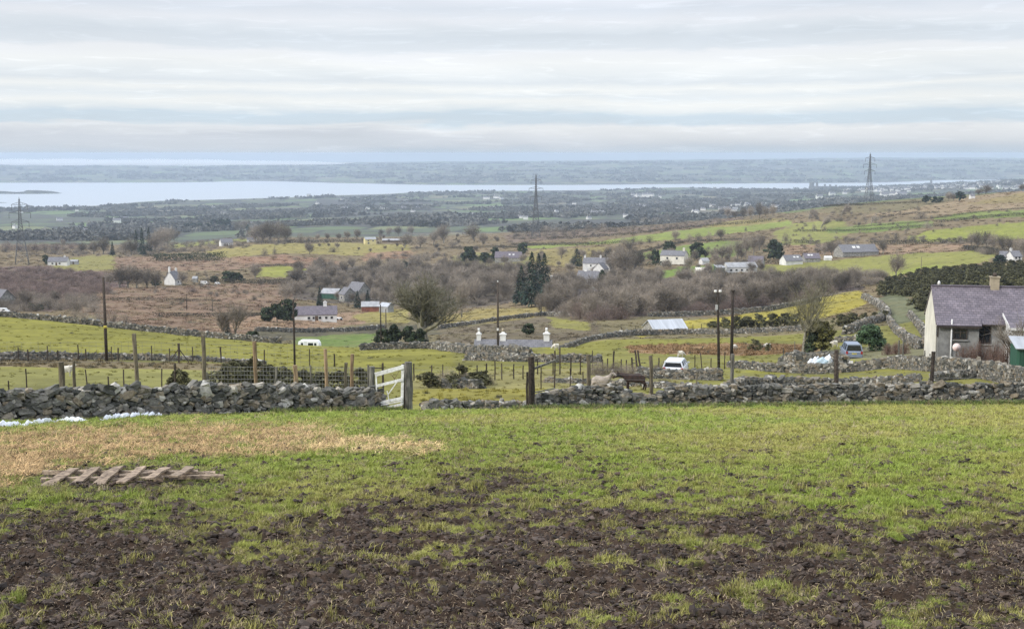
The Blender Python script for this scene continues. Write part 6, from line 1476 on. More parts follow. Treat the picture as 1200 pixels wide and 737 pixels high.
# ------------------------------------------------------------------ vehicles
M_tyre = mat('tyre', (.02, .02, .02), .9, .1, var=.2); M_rim = mat('wheel_rim', (.4, .4, .41), .4, .5, metal=.5); M_red = mat('red_lens', (.28, .02, .02), .3, .5, var=.1); M_plate = mat('plate', (.6, .5, .1), .5)
def car(label, px, Y, paint, rz=0, van=False, L=4.3, W=1.78, Hc=1.52):
    p = at(px, Y); p.z = Hf(p.x, p.y); o = thing('parked_car', label, 'car', p, rz)
    mb = MB()      # sections along the length, tail at -L/2
    def loft(sec, m_=0):
        V = []; n = len(sec[0][1])
        for y, prof in sec: V += [(x, y, z) for x, z in prof]
        Q = []
        for i in range(len(sec) - 1):
            for j in range(n): Q.append((i * n + j, i * n + (j + 1) % n, (i + 1) * n + (j + 1) % n, (i + 1) * n + j))
        Q.append(tuple(range(n))[::-1]); Q.append(tuple((len(sec) - 1) * n + j for j in range(n))); mb.add(V, Q, m_, smooth=False)
    def ring(hw, z0, z1, r=.09): return [(-hw + r, z0), (hw - r, z0), (hw, z0 + r), (hw, (z0 + z1) / 2), (hw - .03, z1 - r), (hw - .1, z1), (-hw + .1, z1), (-hw + .03, z1 - r), (-hw, (z0 + z1) / 2), (-hw, z0 + r)]
    h = W / 2; b = .93
    loft([(-L / 2, ring(h - .12, .32, b - .1)), (-L / 2 + .12, ring(h - .02, .22, b)), (-L * .2, ring(h, .2, b)), (L * .22, ring(h, .2, b - .02)), (L * .40, ring(h - .04, .2, b - .16)), (L / 2 - .06, ring(h - .14, .24, .68)), (L / 2, ring(h - .24, .32, .58))])
    def cab(hwb, hwt, z0, z1): return [(-hwb, z0), (hwb, z0), (hwt, z1), (-hwt, z1)]
    def roofring(hw, z): return ring(hw, z - .1, z + .02, .04)
    loft([(-L * .46, roofring(h - .25, Hc - .03)), (-L * .3, roofring(h - .2, Hc)), (L * .02, roofring(h - .2, Hc - .01)), (L * .12, roofring(h - .26, Hc - .07))])
    for s in (-1, 1):
        for y0, y1 in ((-L * .475, -L * .45), (-L * .2, -L * .19), (L * .0, L * .01)): mb.bar((s * (h - .06), y0 - .02, b - .05), (s * (h - .24), y1, Hc - .05), .07, .09)
        mb.bar((s * (h - .06), L * .26, b - .06), (s * (h - .27), L * .11, Hc - .08), .06, .07)
    mb.build('body', paint, o)
    mb = MB(); g = [(-L * .462, cab(h - .12, h - .27, b - .04, Hc - .06)), (L * .10, cab(h - .12, h - .27, b - .04, Hc - .06))]
    V = [(x, y, z) for x, z in cab(h - .09, h - .26, b - .04, Hc - .06) for y in (0,)]
    a = [(-h + .09, -L * .468, b - .04), (h - .09, -L * .468, b - .04), (h - .26, -L * .452, Hc - .05), (-h + .26, -L * .452, Hc - .05)]; c = [(-h + .09, L * .25, b - .06), (h - .09, L * .25, b - .06), (h - .28, L * .11, Hc - .07), (-h + .28, L * .11, Hc - .07)]
    mb.add(a + c, [(0, 1, 2, 3), (1, 5, 6, 2), (5, 4, 7, 6), (4, 0, 3, 7), (0, 4, 5, 1)]); mb.build('window', M_dark, o)
    for s in (-1, 1):
        for y in (-L * .3, L * .31):
            mb = MB(); mb.tube([(s * (h - .2), y, .31), (s * (h - .0), y, .31)], .31, 16); wh = mb.build('wheel', M_tyre, o); mb = MB(); mb.tube([(s * (h - .02), y, .31), (s * (h + .012), y, .31)], .19, 12); mb.build('rim', M_rim, wh)
        mb = MB(); mb.box((s * (h - .16), -L / 2 + .05, .78), (.2, .16, .26)); mb.build('tail_light', M_red, o)
        mb = MB(); mb.box((s * (h - .3), L / 2 - .08, .62), (.3, .12, .13)); mb.build('headlight', M_white, o)
        mb = MB(); mb.lump((s * (h + .1), L * .17, b + .02), (.18, .1, .13)); mb.build('wing_mirror', paint, o)
    mb = MB(); mb.box((0, -L / 2 - .01, .42), (W * .86, .14, .2)); mb.build('bumper', M_woodd if van else paint, o)
    mb = MB(); mb.box((0, -L / 2 - .012, .68), (.5, .02, .11)); mb.build('number_plate', M_plate, o)
    return o
M_blue = mat('silver_blue_paint', (.22, .26, .33), .35, .5, metal=.3, var=.08); M_wcar = mat('pale_silver_paint', (.62, .65, .70), .35, .5, var=.06)
car('silver blue estate car parked behind the garden wall', 997, 131, M_blue, R(-6), Hc=1.62); car('pale silver car parked in the field beyond the ponies', 792, 107, M_wcar, R(-14), Hc=1.42)
def caravan():
    Y = 276; p = at(363, Y); p.z = Hf(p.x, p.y); zt = above(363, 398.5, Y).z - p.z; L = 4.7; z0 = zt - 2.1
    o = thing('caravan', 'white touring caravan standing behind the green hillock', 'caravan', p, R(-6)); mb = MB()
    prof = [(-L / 2, .1), (L / 2 - .1, .1), (L / 2, .6), (L / 2 - .1, 1.5), (L / 2 - .45, 2.02), (L / 2 - .9, 2.1), (-L / 2 + .5, 2.1), (-L / 2 + .08, 1.9), (-L / 2, 1.2)]; n = len(prof)
    V = [(x, -1, z + z0) for x, z in prof] + [(x, 1, z + z0) for x, z in prof]; mb.add(V, [tuple(range(n)), tuple(range(n, 2 * n))[::-1]] + [(i + n, (i + 1) % n + n, (i + 1) % n, i) for i in range(n)])
    mb.build('body', mat('caravan_white', (.78, .77, .74), .5, .3, var=.06), o)
    for x, wd in ((-1.45, .5), (.45, 1.15), (1.5, .5)): mb = MB(); mb.box((x, -1.0, z0 + 1.35), (wd, .05, .55)); mb.build('window', M_dark, o)
    mb = MB(); mb.box((-.7, -1.0, z0 + 1.05), (.6, .04, 1.75)); mb.build('door', M_white, o)
    for s in (-1, 1): mb = MB(); mb.tube([(0, s * .98, z0 + .05), (0, s * .8, z0 + .05)], .32, 12); mb.build('wheel', M_tyre, o)
    mb = MB(); mb.tube([(L / 2, 0, z0 + .2), (L / 2 + 1.1, 0, z0 + .1)], .06, 6); mb.build('tow_bar', M_woodd, o); mb = MB(); mb.box((0, 0, z0 / 2), (.5, 1.2, z0 + .3)); mb.build('axle_block', M_woodd, o)
caravan()
def small_van(px, py, wpx, label, rz=0):
    p = hit(px, py, 300, 1500); p.z = Hf(p.x, p.y); k = wpx * p.y / F; L = k; o = thing('parked_van', label, 'van', p, rz); mb = MB(); h = k * .42
    prof = [(-L / 2, .3), (L / 2, .3), (L / 2, h * .5), (L * .34, h * .58), (L * .2, h), (-L / 2, h)]; n = len(prof); V = [(x, -.9, z) for x, z in prof] + [(x, .9, z) for x, z in prof]
    mb.add(V, [tuple(range(n)), tuple(range(n, 2 * n))[::-1]] + [(i + n, (i + 1) % n + n, (i + 1) % n, i) for i in range(n)]); mb.build('body', M_white, o)
    mb = MB(); mb.box((L * .12, -.9, h * .75), (L * .2, .06, h * .24)); mb.build('window', M_dark, o)
    for x in (-.3, .32): mb = MB(); mb.tube([(x * L, -.92, .32), (x * L, .92, .32)], .34, 10); mb.build('wheel', M_tyre, o)
small_van(240, 333.5, 9, 'white van parked left of the dark evergreen clump'); small_van(255, 333.5, 6, 'smaller white van beside the dark evergreen clump'); small_van(651, 328, 12, 'white van parked left of the white farmhouses', .2); small_van(4, 367, 14, 'white van cut by the left edge above the hillock'); small_van(398, 375, 7, 'white car parked at right end of long bungalow')
# far houses, the town and its castle
def far_house_proto(i):
    mb = MB(); rr = random.Random(i); W, D, E, Rg = rr.uniform(8, 15), 7, rr.uniform(3, 5), 0; Rg = E + 2.6; x0, x1, y0, y1 = -W / 2, W / 2, -D / 2, D / 2
    mb.add([(x0, y0, -2), (x1, y0, -2), (x1, y1, -2), (x0, y1, -2), (x0, y0, E), (x1, y0, E), (x1, y1, E), (x0, y1, E), (x0, 0, Rg), (x1, 0, Rg)], [(0, 1, 5, 4), (1, 2, 6, 9, 5), (2, 3, 7, 6), (3, 0, 4, 8, 7)], 0)
    mb.add([(x0 - .3, y0 - .3, E - .1), (x1 + .3, y0 - .3, E - .1), (x1 + .3, 0, Rg + .15), (x0 - .3, 0, Rg + .15), (x0 - .3, y1 + .3, E - .1), (x1 + .3, y1 + .3, E - .1)], [(0, 1, 2, 3), (3, 2, 5, 4)], 1)
    mb.box((x0 + 1, 0, Rg + .5), (.9, .8, 1.4), m=0)
    o = mb.build('far_house', [M_white, M_slateg]); me = o.data; bpy.data.objects.remove(o); return me
FH = [far_house_proto(i) for i in range(5)]
def far_house(px, py, s, label, group):
    p = hit(px, py, 1500, 9000); o = bpy.data.objects.new('far_house', random.choice(FH)); COL.objects.link(o)
    o.location = (p.x, p.y, Hf(p.x, p.y) + 1); o.rotation_euler.z = random.uniform(-.7, .7); o.scale = (s, s, s * .9); tag(o, label, 'house', group)
rr = random.Random(3)
for px, py, s in ((43, 277, 1.2), (137, 262, 2.2), (146, 259, 1.8), (134, 271, 1.2), (100, 273, 1.3), (18, 268, 1.3), (70, 259, 1.3), (25, 250, 1.3), (90, 248, 1.2), (250, 245, 1.6), (240, 243, 1.4), (205, 245, 1.4), (262, 252, 1.4), (337, 248, 1.4), (372, 240, 1.6), (401, 235, 1.8), (405, 246, 1.5), (431, 246, 1.5), (448, 246, 1.7), (455, 247, 1.4), (474, 246, 1.7), (490, 246, 1.6), (484, 249, 1.4), (362, 230, 1.7), (548, 256, 1.3), (556, 255, 1.6), (563, 256, 1.4), (530, 256, 1.5), (570, 234, 2.2), (582, 233, 2.2), (588, 234, 2), (575, 245, 1.4), (345, 262, 1.1), (296, 265, 1.2), (203, 267, 1.2), (673, 240, 1.5), (697, 252, 1.6), (705, 251, 1.5), (710, 252, 1.4), (733, 255, 1.3), (751, 243, 1.5), (757, 244, 1.5), (742, 231, 2.6), (748, 231, 2.6), (755, 231, 2.6), (762, 231, 2.6), (773, 232, 1.8), (610, 256, 1.3), (616, 257, 1.3), (690, 258, 1.2), (652, 250, 1.4), (707, 234, 1.6)):
    far_house(px, py, s * .8, 'tiny pale house far out on the hazy coastal plain', 'far houses on the coastal plain')
for i in range(34): far_house(rr.uniform(788, 910), rr.uniform(239, 250), rr.uniform(.8, 1.3), 'tiny pale house in the hazy village below the hilltop belt', 'houses of the hazy village')
for i in range(120): far_house(*(lambda x: (x, rr.uniform(max(211, 223 - (x - 1000) * .055), 226 + (x > 1080) * -3), rr.uniform(1.0, 1.7)))(rr.uniform(990, 1215)), 'tiny pale house of the hazy grey town by the strait', 'houses of the hazy town')
for px, py, s in ((1036, 232, 2.4), (1049, 231, 2.4), (1056, 231, 2.2), (960, 234, 2.2), (975, 229, 1.6), (990, 228, 1.6)): far_house(px, py, s, 'larger white building in haze beside the tall pylon', 'larger white buildings in the haze')
M_castle = mat('castle_stone', (.16, .15, .135), .9, .1, var=.2, scale=.05)
def castle():
    Y = 7350; p = at(953, Y); p.z = max(2, Hf(p.x, p.y)); o = thing('castle', 'hazy castle with dark towers standing against the strait', 'castle', p)
    for x, h, r in ((-16, 34, 7), (-2, 36, 8), (21, 34, 7), (66, 22, 6), (96, 20, 6), (130, 18, 6)):
        mb = MB(); mb.tube([(x, 0, -5), (x, 0, h)], r, 8, smooth=False)
        for k in range(6): a = k * 1.047; mb.box((x + math.cos(a) * r * .85, math.sin(a) * r * .85, h + 1.5), (2.2, 2.2, 3))
        mb.build('tower', M_castle, o)
    mb = MB(); mb.box((55, 0, 5), (160, 5, 18)); mb.build('curtain_wall', M_castle, o)
castle()
Y = 8000; p = at(1091, Y); p.z = max(1, Hf(p.x, p.y)); o = thing('church', 'hazy church with a dark square tower on the waterfront', 'church', p)
mb = MB(); mb.box((0, 0, 18), (11, 11, 40)); mb.box((0, 0, 42), (9, 9, 10), taper=.2); mb.build('tower', M_castle, o); mb = MB(); mb.box((-22, 0, 6), (34, 12, 14)); mb.build('nave', M_castle, o)
# low island in the strait
def island(px0, px1, Y, h, dpt, label):
    a, b = at(px0, Y), at(px1, Y); rr = np.random.RandomState(int(px1)); n = 60; m = 10; xs = np.linspace(a.x, b.x, n); ys = np.linspace(-dpt, dpt, m); V = []; Q = []
    for i, x in enumerate(xs):
        for j, y in enumerate(ys):
            t = i / (n - 1) * 2 - 1; e = max(0, 1 - t ** 4 - (y / dpt) ** 2); V.append((x - a.x, y, -.8 + h * e ** .6 * (.7 + .5 * float(pn(np.array([x / 130.]), np.array([y / 130.]), 7)[0]) + .5 * (t > .4) * e)))
    for i in range(n - 1):
        for j in range(m - 1): Q.append((i * m + j, (i + 1) * m + j, (i + 1) * m + j + 1, i * m + j + 1))
    o = np_mesh('island_terrain', V, Q, mat('island_turf', (.075, .075, .05), .95, .1, var=.4, scale=.02), smooth=True); o.location = (a.x, Y, 0); tag(o, label, kind='structure')
island(-60, 72, 6550, 17, 90, 'low dark island in the left end of the strait'); island(-60, 10, 5300, 3, 22, 'mudbank'); island(378, 434, 8780, 2.4, 28, 'sandbank')
# ------------------------------------------------------------------ animals
M_white_coat = mat('white_coat', (.33, .285, .24), .95, .1, var=.25, scale=4); M_dark_coat = mat('dark_coat', (.020, .015, .014), .9, .15, var=.4, scale=4, col2=(.05, .03, .024)); M_wool = mat('wool', (.58, .54, .46), .95, .1, var=.2, scale=9)
def skin_body(name, V, E, Rd, m, parent, sub=2):
    me = bpy.data.meshes.new(name); me.from_pydata(V, E, []); me.materials.append(m); o = bpy.data.objects.new(name, me); COL.objects.link(o); o.parent = parent
    o.modifiers.new('skin', 'SKIN'); sv = me.skin_vertices[0].data
    for i, r in enumerate(Rd): sv[i].radius = (r, r) if not isinstance(r, tuple) else r; sv[i].use_root = (i == 0)
    md = o.modifiers.new('smooth', 'SUBSURF'); md.levels = sub; md.render_levels = sub
    for p in me.polygons: p.use_smooth = True
    return o
def pony(label, px, Y, rz, m, mane, head='down', k=1.0):
    p = at(px, Y); p.z = Hf(p.x, p.y); o = thing('pony', label, 'pony', p, rz); o.scale = (k, k, k)
    # faces +X; withers at 1 m
    if head == 'down': N = [(.72, 0, .92), (.92, 0, .93), (1.06, 0, .93), (1.24, 0, .84), (1.38, 0, .74)]
    else: N = [(.67, 0, 1.0), (.77, 0, 1.15), (.83, 0, 1.27), (1.0, -.05, 1.21), (1.13, -.08, 1.11)]
    V = [(-.05, 0, .77), (.25, 0, .76), (.50, 0, .83)] + N + [(-.38, 0, .82), (-.56, 0, .80)]
    Rd = [.265, .26, .225, .165, .125, .125, .085, .06, .245, .15]
    E = [(0, 1), (1, 2), (2, 3), (3, 4), (4, 5), (5, 6), (6, 7), (0, 8), (8, 9)]
    def leg(par, pts, rs):
        q = par
        for a, r in zip(pts, rs): V.append(a); Rd.append(r); E.append((q, len(V) - 1)); q = len(V) - 1
    for s in (-1, 1):
        leg(2, [(.46, s * .14, .58), (.47 + .04 * s, s * .14, .36), (.46 + .05 * s, s * .14, .10), (.49 + .05 * s, s * .14, .02)], [.10, .058, .045, .055])
        leg(8, [(-.42, s * .15, .58), (-.56 - .04 * s, s * .15, .38), (-.50 - .05 * s, s * .15, .10), (-.47 - .05 * s, s * .15, .02)], [.13, .062, .046, .056])
    skin_body('body', V, E, Rd, m, o)
    hx, hz = (N[2][0], N[2][2]); mb = MB()
    for s in (-1, 1): mb.tube([(hx - .02, s * .07, hz + .07), (hx - .0, s * .09, hz + .16), (hx + .01, s * .085, hz + .25)], [.035, .04, .006], 6)
    mb.build('ear', m, o)
    mb = MB(); rr = random.Random(3)
    for i in range(70):
        t = rr.random(); a = Vector((.5, 0, 1.02)).lerp(Vector((hx + .02, 0, hz + .12)), t); s = rr.choice((-1, 1)); mb.tube([a, a + Vector((rr.uniform(-.05, .05), s * .1, -.06)), a + Vector((rr.uniform(-.06, .04), s * .15, -.24))], [.018, .014, .004], 4, cap=False)
    mb.build('mane', mane, o)
    mb = MB()
    for i in range(26):
        a = Vector((-.68, rr.uniform(-.03, .03), .86)); mb.tube([a, a + Vector((-.12, rr.uniform(-.05, .05), -.12)), a + Vector((rr.uniform(-.2, -.08), rr.uniform(-.09, .09), -.62))], [.022, .02, .004], 4, cap=False)
    mb.build('tail', mane, o)
    mb = MB()
    for s in (-1, 1): mb.lump((hx + .09, s * .085, hz + .03), (.035, .02, .035), sub=1)
    mb.build('eye', M_tyre, o); return o
pony('shaggy white pony standing behind the right wall, head up', 703, 82, R(-22), M_white_coat, M_white_coat, 'up', 1.0)
pony('dark brown pony with lowered head behind the right wall', 745, 83, R(176), M_dark_coat, M_tyre, 'down', 1.12)
def sheep(px, Y, rz, label, k=1.0, graze=True):
    p = at(px, Y); p.z = Hf(p.x, p.y); o = thing('sheep', label, 'sheep', p, rz); o.scale = (k,) * 3
    V = [(0, 0, .55), (.28, 0, .55), (-.3, 0, .55), (.46, 0, .52 if graze else .68), (.58, 0, .34 if graze else .82), (.72, 0, .2 if graze else .78)]; Rd = [.25, .22, .23, .13, .09, .055]; E = [(0, 1), (0, 2), (1, 3), (3, 4), (4, 5)]
    for par, x in ((1, .26), (2, -.28)):
        for s in (-1, 1): V += [(x, s * .12, .3), (x, s * .12, .02)]; Rd += [.055, .035]; n = len(V); E += [(par, n - 2), (n - 2, n - 1)]
    skin_body('body', V, E, Rd, M_wool, o); mb = MB()
    for s in (-1, 1): mb.tube([(V[4][0] - .05, s * .05, V[4][2] + .05), (V[4][0] - .06, s * .15, V[4][2] + .04)], [.03, .012], 5)
    mb.build('ear', M_wool, o)
sheep(652, 154, R(200), 'white sheep grazing right of the third white chimney', 1.0); sheep(77.5, 90, R(20), 'white sheep behind the thick left stake', 1.0, False); sheep(900, 157, R(170), 'white sheep behind the gorse clump on tan grass', 1.1); sheep(860, 160, R(30), 'small white sheep right of the plain dark pole', .9); sheep(978, 158, R(190), 'white sheep between olive bush and green bush', 1.1); sheep(541, 184, R(150), 'white sheep left of the first white chimney', 1.0); sheep(797, 136, R(10), 'white sheep standing beyond the pale silver car', .9)
# sacks by the car
def sack(name, px, Y, d, m, label, seed, dz=0):
    p = at(px, Y); g = Hf(p.x, p.y); o = thing(name, label, 'sack', (p.x, p.y, g)); mb = MB(); mb.lump((0, 0, d[2] * .42 + dz), d, seed=seed, amp=.32, sub=3); mb.build('sack', m, o)
    mb = MB(); mb.tube([(0, 0, d[2] * .8 + dz), (.05, 0, d[2] * .95 + dz), (.16, .03, d[2] * 1.02 + dz)], [.1, .05, .09], 7); mb.build('tied_neck', m, o)
M_plw = mat('white_plastic', (.72, .75, .80), .4, .4, var=.15, scale=4); M_plb = mat('blue_plastic', (.40, .50, .56), .45, .4, var=.2, scale=4)
sack('plastic_sack', 957, 119, (.8, .7, .85), M_plw, 'white plastic sack, leftmost in the heap behind garden wall', 2); sack('plastic_sack', 970, 119.4, (.8, .7, 1.0), M_plw, 'tallest white plastic sack in the heap beside the car', 3); sack('plastic_sack', 963, 117.5, (1.1, .6, .85), M_plb, 'pale blue plastic sack in front of the white sacks', 4); sack('plastic_sack', 950, 118, (.6, .5, .7), M_plw, 'small white sack leaning at the heap wall', 6)

# ------------------------------------------------------------------ near field: hurdle, snow, clods, straw, grass
def hurdle():
    o = thing('wooden_hurdle', 'broken grey wooden hurdle lying on the grass', 'hurdle', at(110, 20.6)); o.location.z = Hf(o.location.x, o.location.y); L0 = Vector(o.location)
    m = mat('silvery_wood', (.36, .275, .195), .9, .15, var=.4, scale=9, rnd=.2, bump=.5, bscale=50, col2=(.14, .105, .08))
    rr = random.Random(5)
    def plank(name, a, b, wd, t, bend=0, n=6, lab=None):
        if name == 'rail': wd *= .95; a = a + Vector((0, 0, .02)); b = b + Vector((0, 0, .02))
        else: wd *= 1.15
        a = Vector(a) - L0; b = Vector(b) - L0; mb = MB(); d = (b - a); x = d.cross(Vector((0, 0, 1))).normalized(); V = []; Q = []
        for i in range(n + 1):
            u = i / n; c = a.lerp(b, u) + Vector((0, 0, bend * math.sin(u * math.pi))); ww = wd * (1 + rr.uniform(-.1, .1)) * .5
            tw = rr.uniform(-.012, .012)
            V += [c - x * ww + Vector((0, 0, tw)), c + x * ww - Vector((0, 0, tw)), c + x * ww + Vector((0, 0, -t)), c - x * ww + Vector((0, 0, -t))]
        for i in range(n):
            for j in range(4): Q.append((i * 4 + j, i * 4 + (j + 1) % 4, i * 4 + 4 + (j + 1) % 4, i * 4 + 4 + j))
        Q += [(3, 2, 1, 0), (n * 4, n * 4 + 1, n * 4 + 2, n * 4 + 3)]; mb.add(V, Q); return mb.build(name, m, o)
    for (a, b, w_) in (((53, 569), (87, 548), .15), ((83, 570), (112, 547), .14), ((112, 570), (139, 546), .15), ((141, 564), (166, 546), .13), ((176, 559.5), (195, 547), .13), ((203, 557), (223, 546), .12)):
        plank('slat', above(*a, 20.15), above(a[0] + (b[0] - a[0]), b[1], 21.5), w_, .03, rr.uniform(-.03, .03))
    plank('rail', above(50, 552.5, 21.4), above(252, 554, 21.5), .09, .06, .01, 12); plank('rail', above(48, 561.5, 20.9), above(138, 560.5, 20.95), .085, .06, .01, 8); plank('rail', above(128, 563, 20.8), above(262, 557.5, 21.1), .08, .06, .02, 12); plank('rail', above(66, 573, 20.1), above(133, 570.5, 20.2), .09, .05, -.02, 8); plank('rail', above(140, 557.5, 21.15), above(232, 552.5, 21.45), .08, .05, .02, 8)
    mb = MB(); q = above(186, 565, 20.75) - L0; mb.box(q, (.15, .14, .2), Matrix.Rotation(.2, 3, 'Z')); mb.build('foot_block', m, o)
    q = above(245, 560, 21.3) - L0; mb = MB(); mb.box(q, (.13, .12, .2), Matrix.Rotation(.5, 3, 'Z')); mb.build('foot_block', m, o)
hurdle()
M_snow = mat('snow', (.80, .82, .86), .6, .3, var=.08, scale=5)
def snow(pts, label, seed):
    """thin ragged strip of old snow along the foot of the wall"""
    rr = np.random.RandomState(seed); W = [hit(x, y, 30, 60) for x, y in pts]; n = 90; m = 7; V = []; Q = []; base = W[0]
    S = np.linspace(0, len(W) - 1, n); X = np.interp(S, range(len(W)), [q.x for q in W]); Yv = np.interp(S, range(len(W)), [q.y for q in W])
    for i in range(n):
        u = i / (n - 1); wd = (.12 + 1.15 * abs(float(fbm(np.array([u * 14 + seed]), np.array([.5]), 4, seed)[0]))) * min(1, u * 10 + .05, (1 - u) * 10 + .05); off = .5 * float(fbm(np.array([u * 7 + seed]), np.array([3.5]), 3, seed)[0])
        for j in range(m):
            t = j / (m - 1) * 2 - 1; y = Yv[i] + off + t * wd; V.append((X[i] - base.x, y - base.y, Hf(X[i], y) + .22 * (1 - t * t) ** .5 * min(1, wd * 2.5) - .02 + .02 * rr.randn() * (1 - abs(t)) - base.z))
    for i in range(n - 1):
        for j in range(m - 1): Q.append((i * m + j, (i + 1) * m + j, (i + 1) * m + j + 1, i * m + j + 1))
    o = np_mesh('snow_patch', V, Q, M_snow, smooth=True); o.location = base; tag(o, label, 'snow patch', kind='thing')
snow([(-60, 504), (0, 501.5), (40, 498), (75, 495), (112, 494.5)], 'longest strip of old snow at left edge along wall foot', 3); snow([(116, 493.5), (140, 490.5), (165, 489), (202, 488)], 'bright strip of old snow under middle of left wall', 5); snow([(211, 486.5), (235, 485.3), (262, 485)], 'thin strip of old snow right of the bright one', 7); snow([(268, 485.2), (282, 485), (296, 485)], 'last faint sliver of old snow along the left wall', 9)

def tuft(seed, n=22, h=.085, r=.055, wd=.0065, curl=.5):
    rr = random.Random(seed); V = []; Q = []; mb = MB()
    for i in range(n):
        a = rr.uniform(0, 6.28); q = r * math.sqrt(rr.random()); b = Vector((math.cos(a) * q, math.sin(a) * q, -.015)); az = rr.uniform(0, 6.28); ln = rr.uniform(.25, 1) * curl; L = h * rr.uniform(.55, 1.25)
        d = Vector((math.cos(az) * ln, math.sin(az) * ln, 1)).normalized(); s = Vector((-math.sin(az), math.cos(az), 0)) * wd * .5 * rr.uniform(.7, 1.3)
        m_ = b + d * L * .55; e = m_ + (d + Vector((math.cos(az), math.sin(az), -.55)) * curl).normalized() * L * .5
        mb.add([b - s, b + s, m_ + s * .8, m_ - s * .8, e], [(0, 1, 2, 3), (3, 2, 4)], 0, rr.random())
    return mb
def tint_mat(name, rough=.75, k=.4, transl=.0, spec=.15):
    """albedo carried by each instance, varied per blade"""
    m = bpy.data.materials.new(name); m.use_nodes = True; N = m.node_tree.nodes; L = m.node_tree.links; b = N['Principled BSDF']; b.inputs['Roughness'].default_value = rough; b.inputs['Specular IOR Level'].default_value = spec
    a = N.new('ShaderNodeAttribute'); a.attribute_type = 'INSTANCER'; a.attribute_name = 'tint'; r = N.new('ShaderNodeAttribute'); r.attribute_name = 'rnd'
    mr = N.new('ShaderNodeMapRange'); mr.inputs['To Min'].default_value = 1 - k; mr.inputs['To Max'].default_value = 1 + k; L.new(r.outputs['Fac'], mr.inputs['Value'])
    vs = N.new('ShaderNodeVectorMath'); vs.operation = 'SCALE'; L.new(a.outputs['Color'], vs.inputs[0]); L.new(mr.outputs[0], vs.inputs['Scale']); L.new(vs.outputs[0], b.inputs['Base Color'])
    return m
M_grass = tint_mat('grass_blades'); M_clod = tint_mat('mud_clods', .85, .35, spec=.3); M_straw = tint_mat('straw', .8, .45); M_tus = tint_mat('tussocks', .9, .45)
def lib(name, builders, m):
    c = bpy.data.collections.new('lib_' + name)
    for mb in builders: o = mb.build('variant', m); COL.objects.unlink(o); c.objects.link(o)
    return c
def field_pts(n, d0=8.8, d1=62, pw=1.0, t=.50):
    """random points of the near field, denser near the viewer"""
    u = RS.rand(n); Y = (d0 ** (1 - pw) + u * (d1 ** (1 - pw) - d0 ** (1 - pw))) ** (1 / (1 - pw)) if pw != 1 else d0 * (d1 / d0) ** u
    X = Y * RS.uniform(-t, t, n); px, r, py = ground_px(X, Y)
    wl = np.interp(px, [-300, 0, 450, 620, 1200, 1500], [40, 44.6, 55.6, 57.6, 65.6, 69]); k = Y < wl - .2
    return X[k], Y[k], px[k], py[k]
def gz(X, Y, px, py): return H(X, Y) + relief(X, Y, px, py)
def spread(name, coll, X, Y, Z, tint, scl, label, cat, tilt=.25, kind=None):
    n = len(X); o = scatter(name, coll, np.stack([X, Y, Z], 1), np.stack([RS.normal(0, tilt, n), RS.normal(0, tilt, n), RS.uniform(0, 6.28, n)], 1), scl, label, cat)
    a = o.data.attributes.new('tint', 'FLOAT_COLOR', 'POINT'); a.data.foreach_set('color', np.concatenate([tint, np.ones((n, 1))], 1).astype(np.float32).ravel()); return o
def grass():
    c = lib('grass', [tuft(i) for i in range(6)], M_grass)
    X, Y, px, py = field_pts(120000, pw=1.25)
    m = mud_mask(X, Y, px, py); s = straw_mask(X, Y, px, py)
    keep = RS.rand(len(X)) > np.maximum(np.clip(1.0 * m + .75 * s, 0, .968), 0); X, Y, px, py, m, s = (q[keep] for q in (X, Y, px, py, m, s))
    col = land_colour(X, Y, px, py); n = len(X)
    yy = sstep(-.15, .5, fbm(X * .8, Y * .6, 3, 130) + .9 * m)[:, None]; g = np.array((.160, .205, .034)); y_ = np.array((.30, .255, .092))
    t = (g + (y_ - g) * (.15 + .6 * yy)) * (.75 + .5 * RS.rand(n, 1)); t = t * .55 + col * .75 * (m < .5)[:, None] + t * .3 * (m >= .5)[:, None]
    dead = RS.rand(n) < .10; t[dead] = np.array((.27, .22, .13)) * RS.uniform(.6, 1.2, (dead.sum(), 1))
    k = (.75 + .5 * RS.rand(n)) * np.clip(Y / 17, .8, 2.4) * (.8 + .5 * sstep(-.2, .5, fbm(X * 1.3, Y * 1.1, 3, 133)))
    z = k * np.clip(18 / Y, .45, 1) * np.where((np.abs(px - 150) < 112) & (np.abs(py - 560) < 14), .4, 1.0) * (.55 + .9 * sstep(-.35, .45, fbm(X * 2.4, Y * 2.0, 2, 135)))
    spread('field_grass', c, X, Y, gz(X, Y, px, py), t, np.stack([k, k, z], 1), 'short poached grass of the near field', 'grass')
    # longer grass at the wall foot
    n = 5200; px = np.concatenate([RS.uniform(-120, 470, n // 2), RS.uniform(600, 1320, n - n // 2)]); wl = np.interp(px, [-300, 0, 450, 620, 1200, 1500], [39, 44.6, 55.4, 57.4, 65.4, 69]) - .25 - np.abs(RS.normal(0, .55, n))
    P_ = [at(a, b) for a, b in zip(px, wl)]; X = np.array([q.x for q in P_]); Y = np.array([q.y for q in P_]); px, r, py = ground_px(X, Y)
    t = np.array((.10, .135, .035)) * RS.uniform(.6, 1.3, (n, 1)); b = RS.rand(n) < .25; t[b] = np.array((.20, .17, .08)) * RS.uniform(.7, 1.2, (b.sum(), 1)); k = RS.uniform(1.8, 3.6, n) * np.where(px < 320, .4, 1)
    spread('wall_foot_grass', c, X, Y, H(X, Y), t, np.stack([k, k, k * 1.1], 1), 'longer dark grass along the foot of the stone walls', 'grass')
grass()
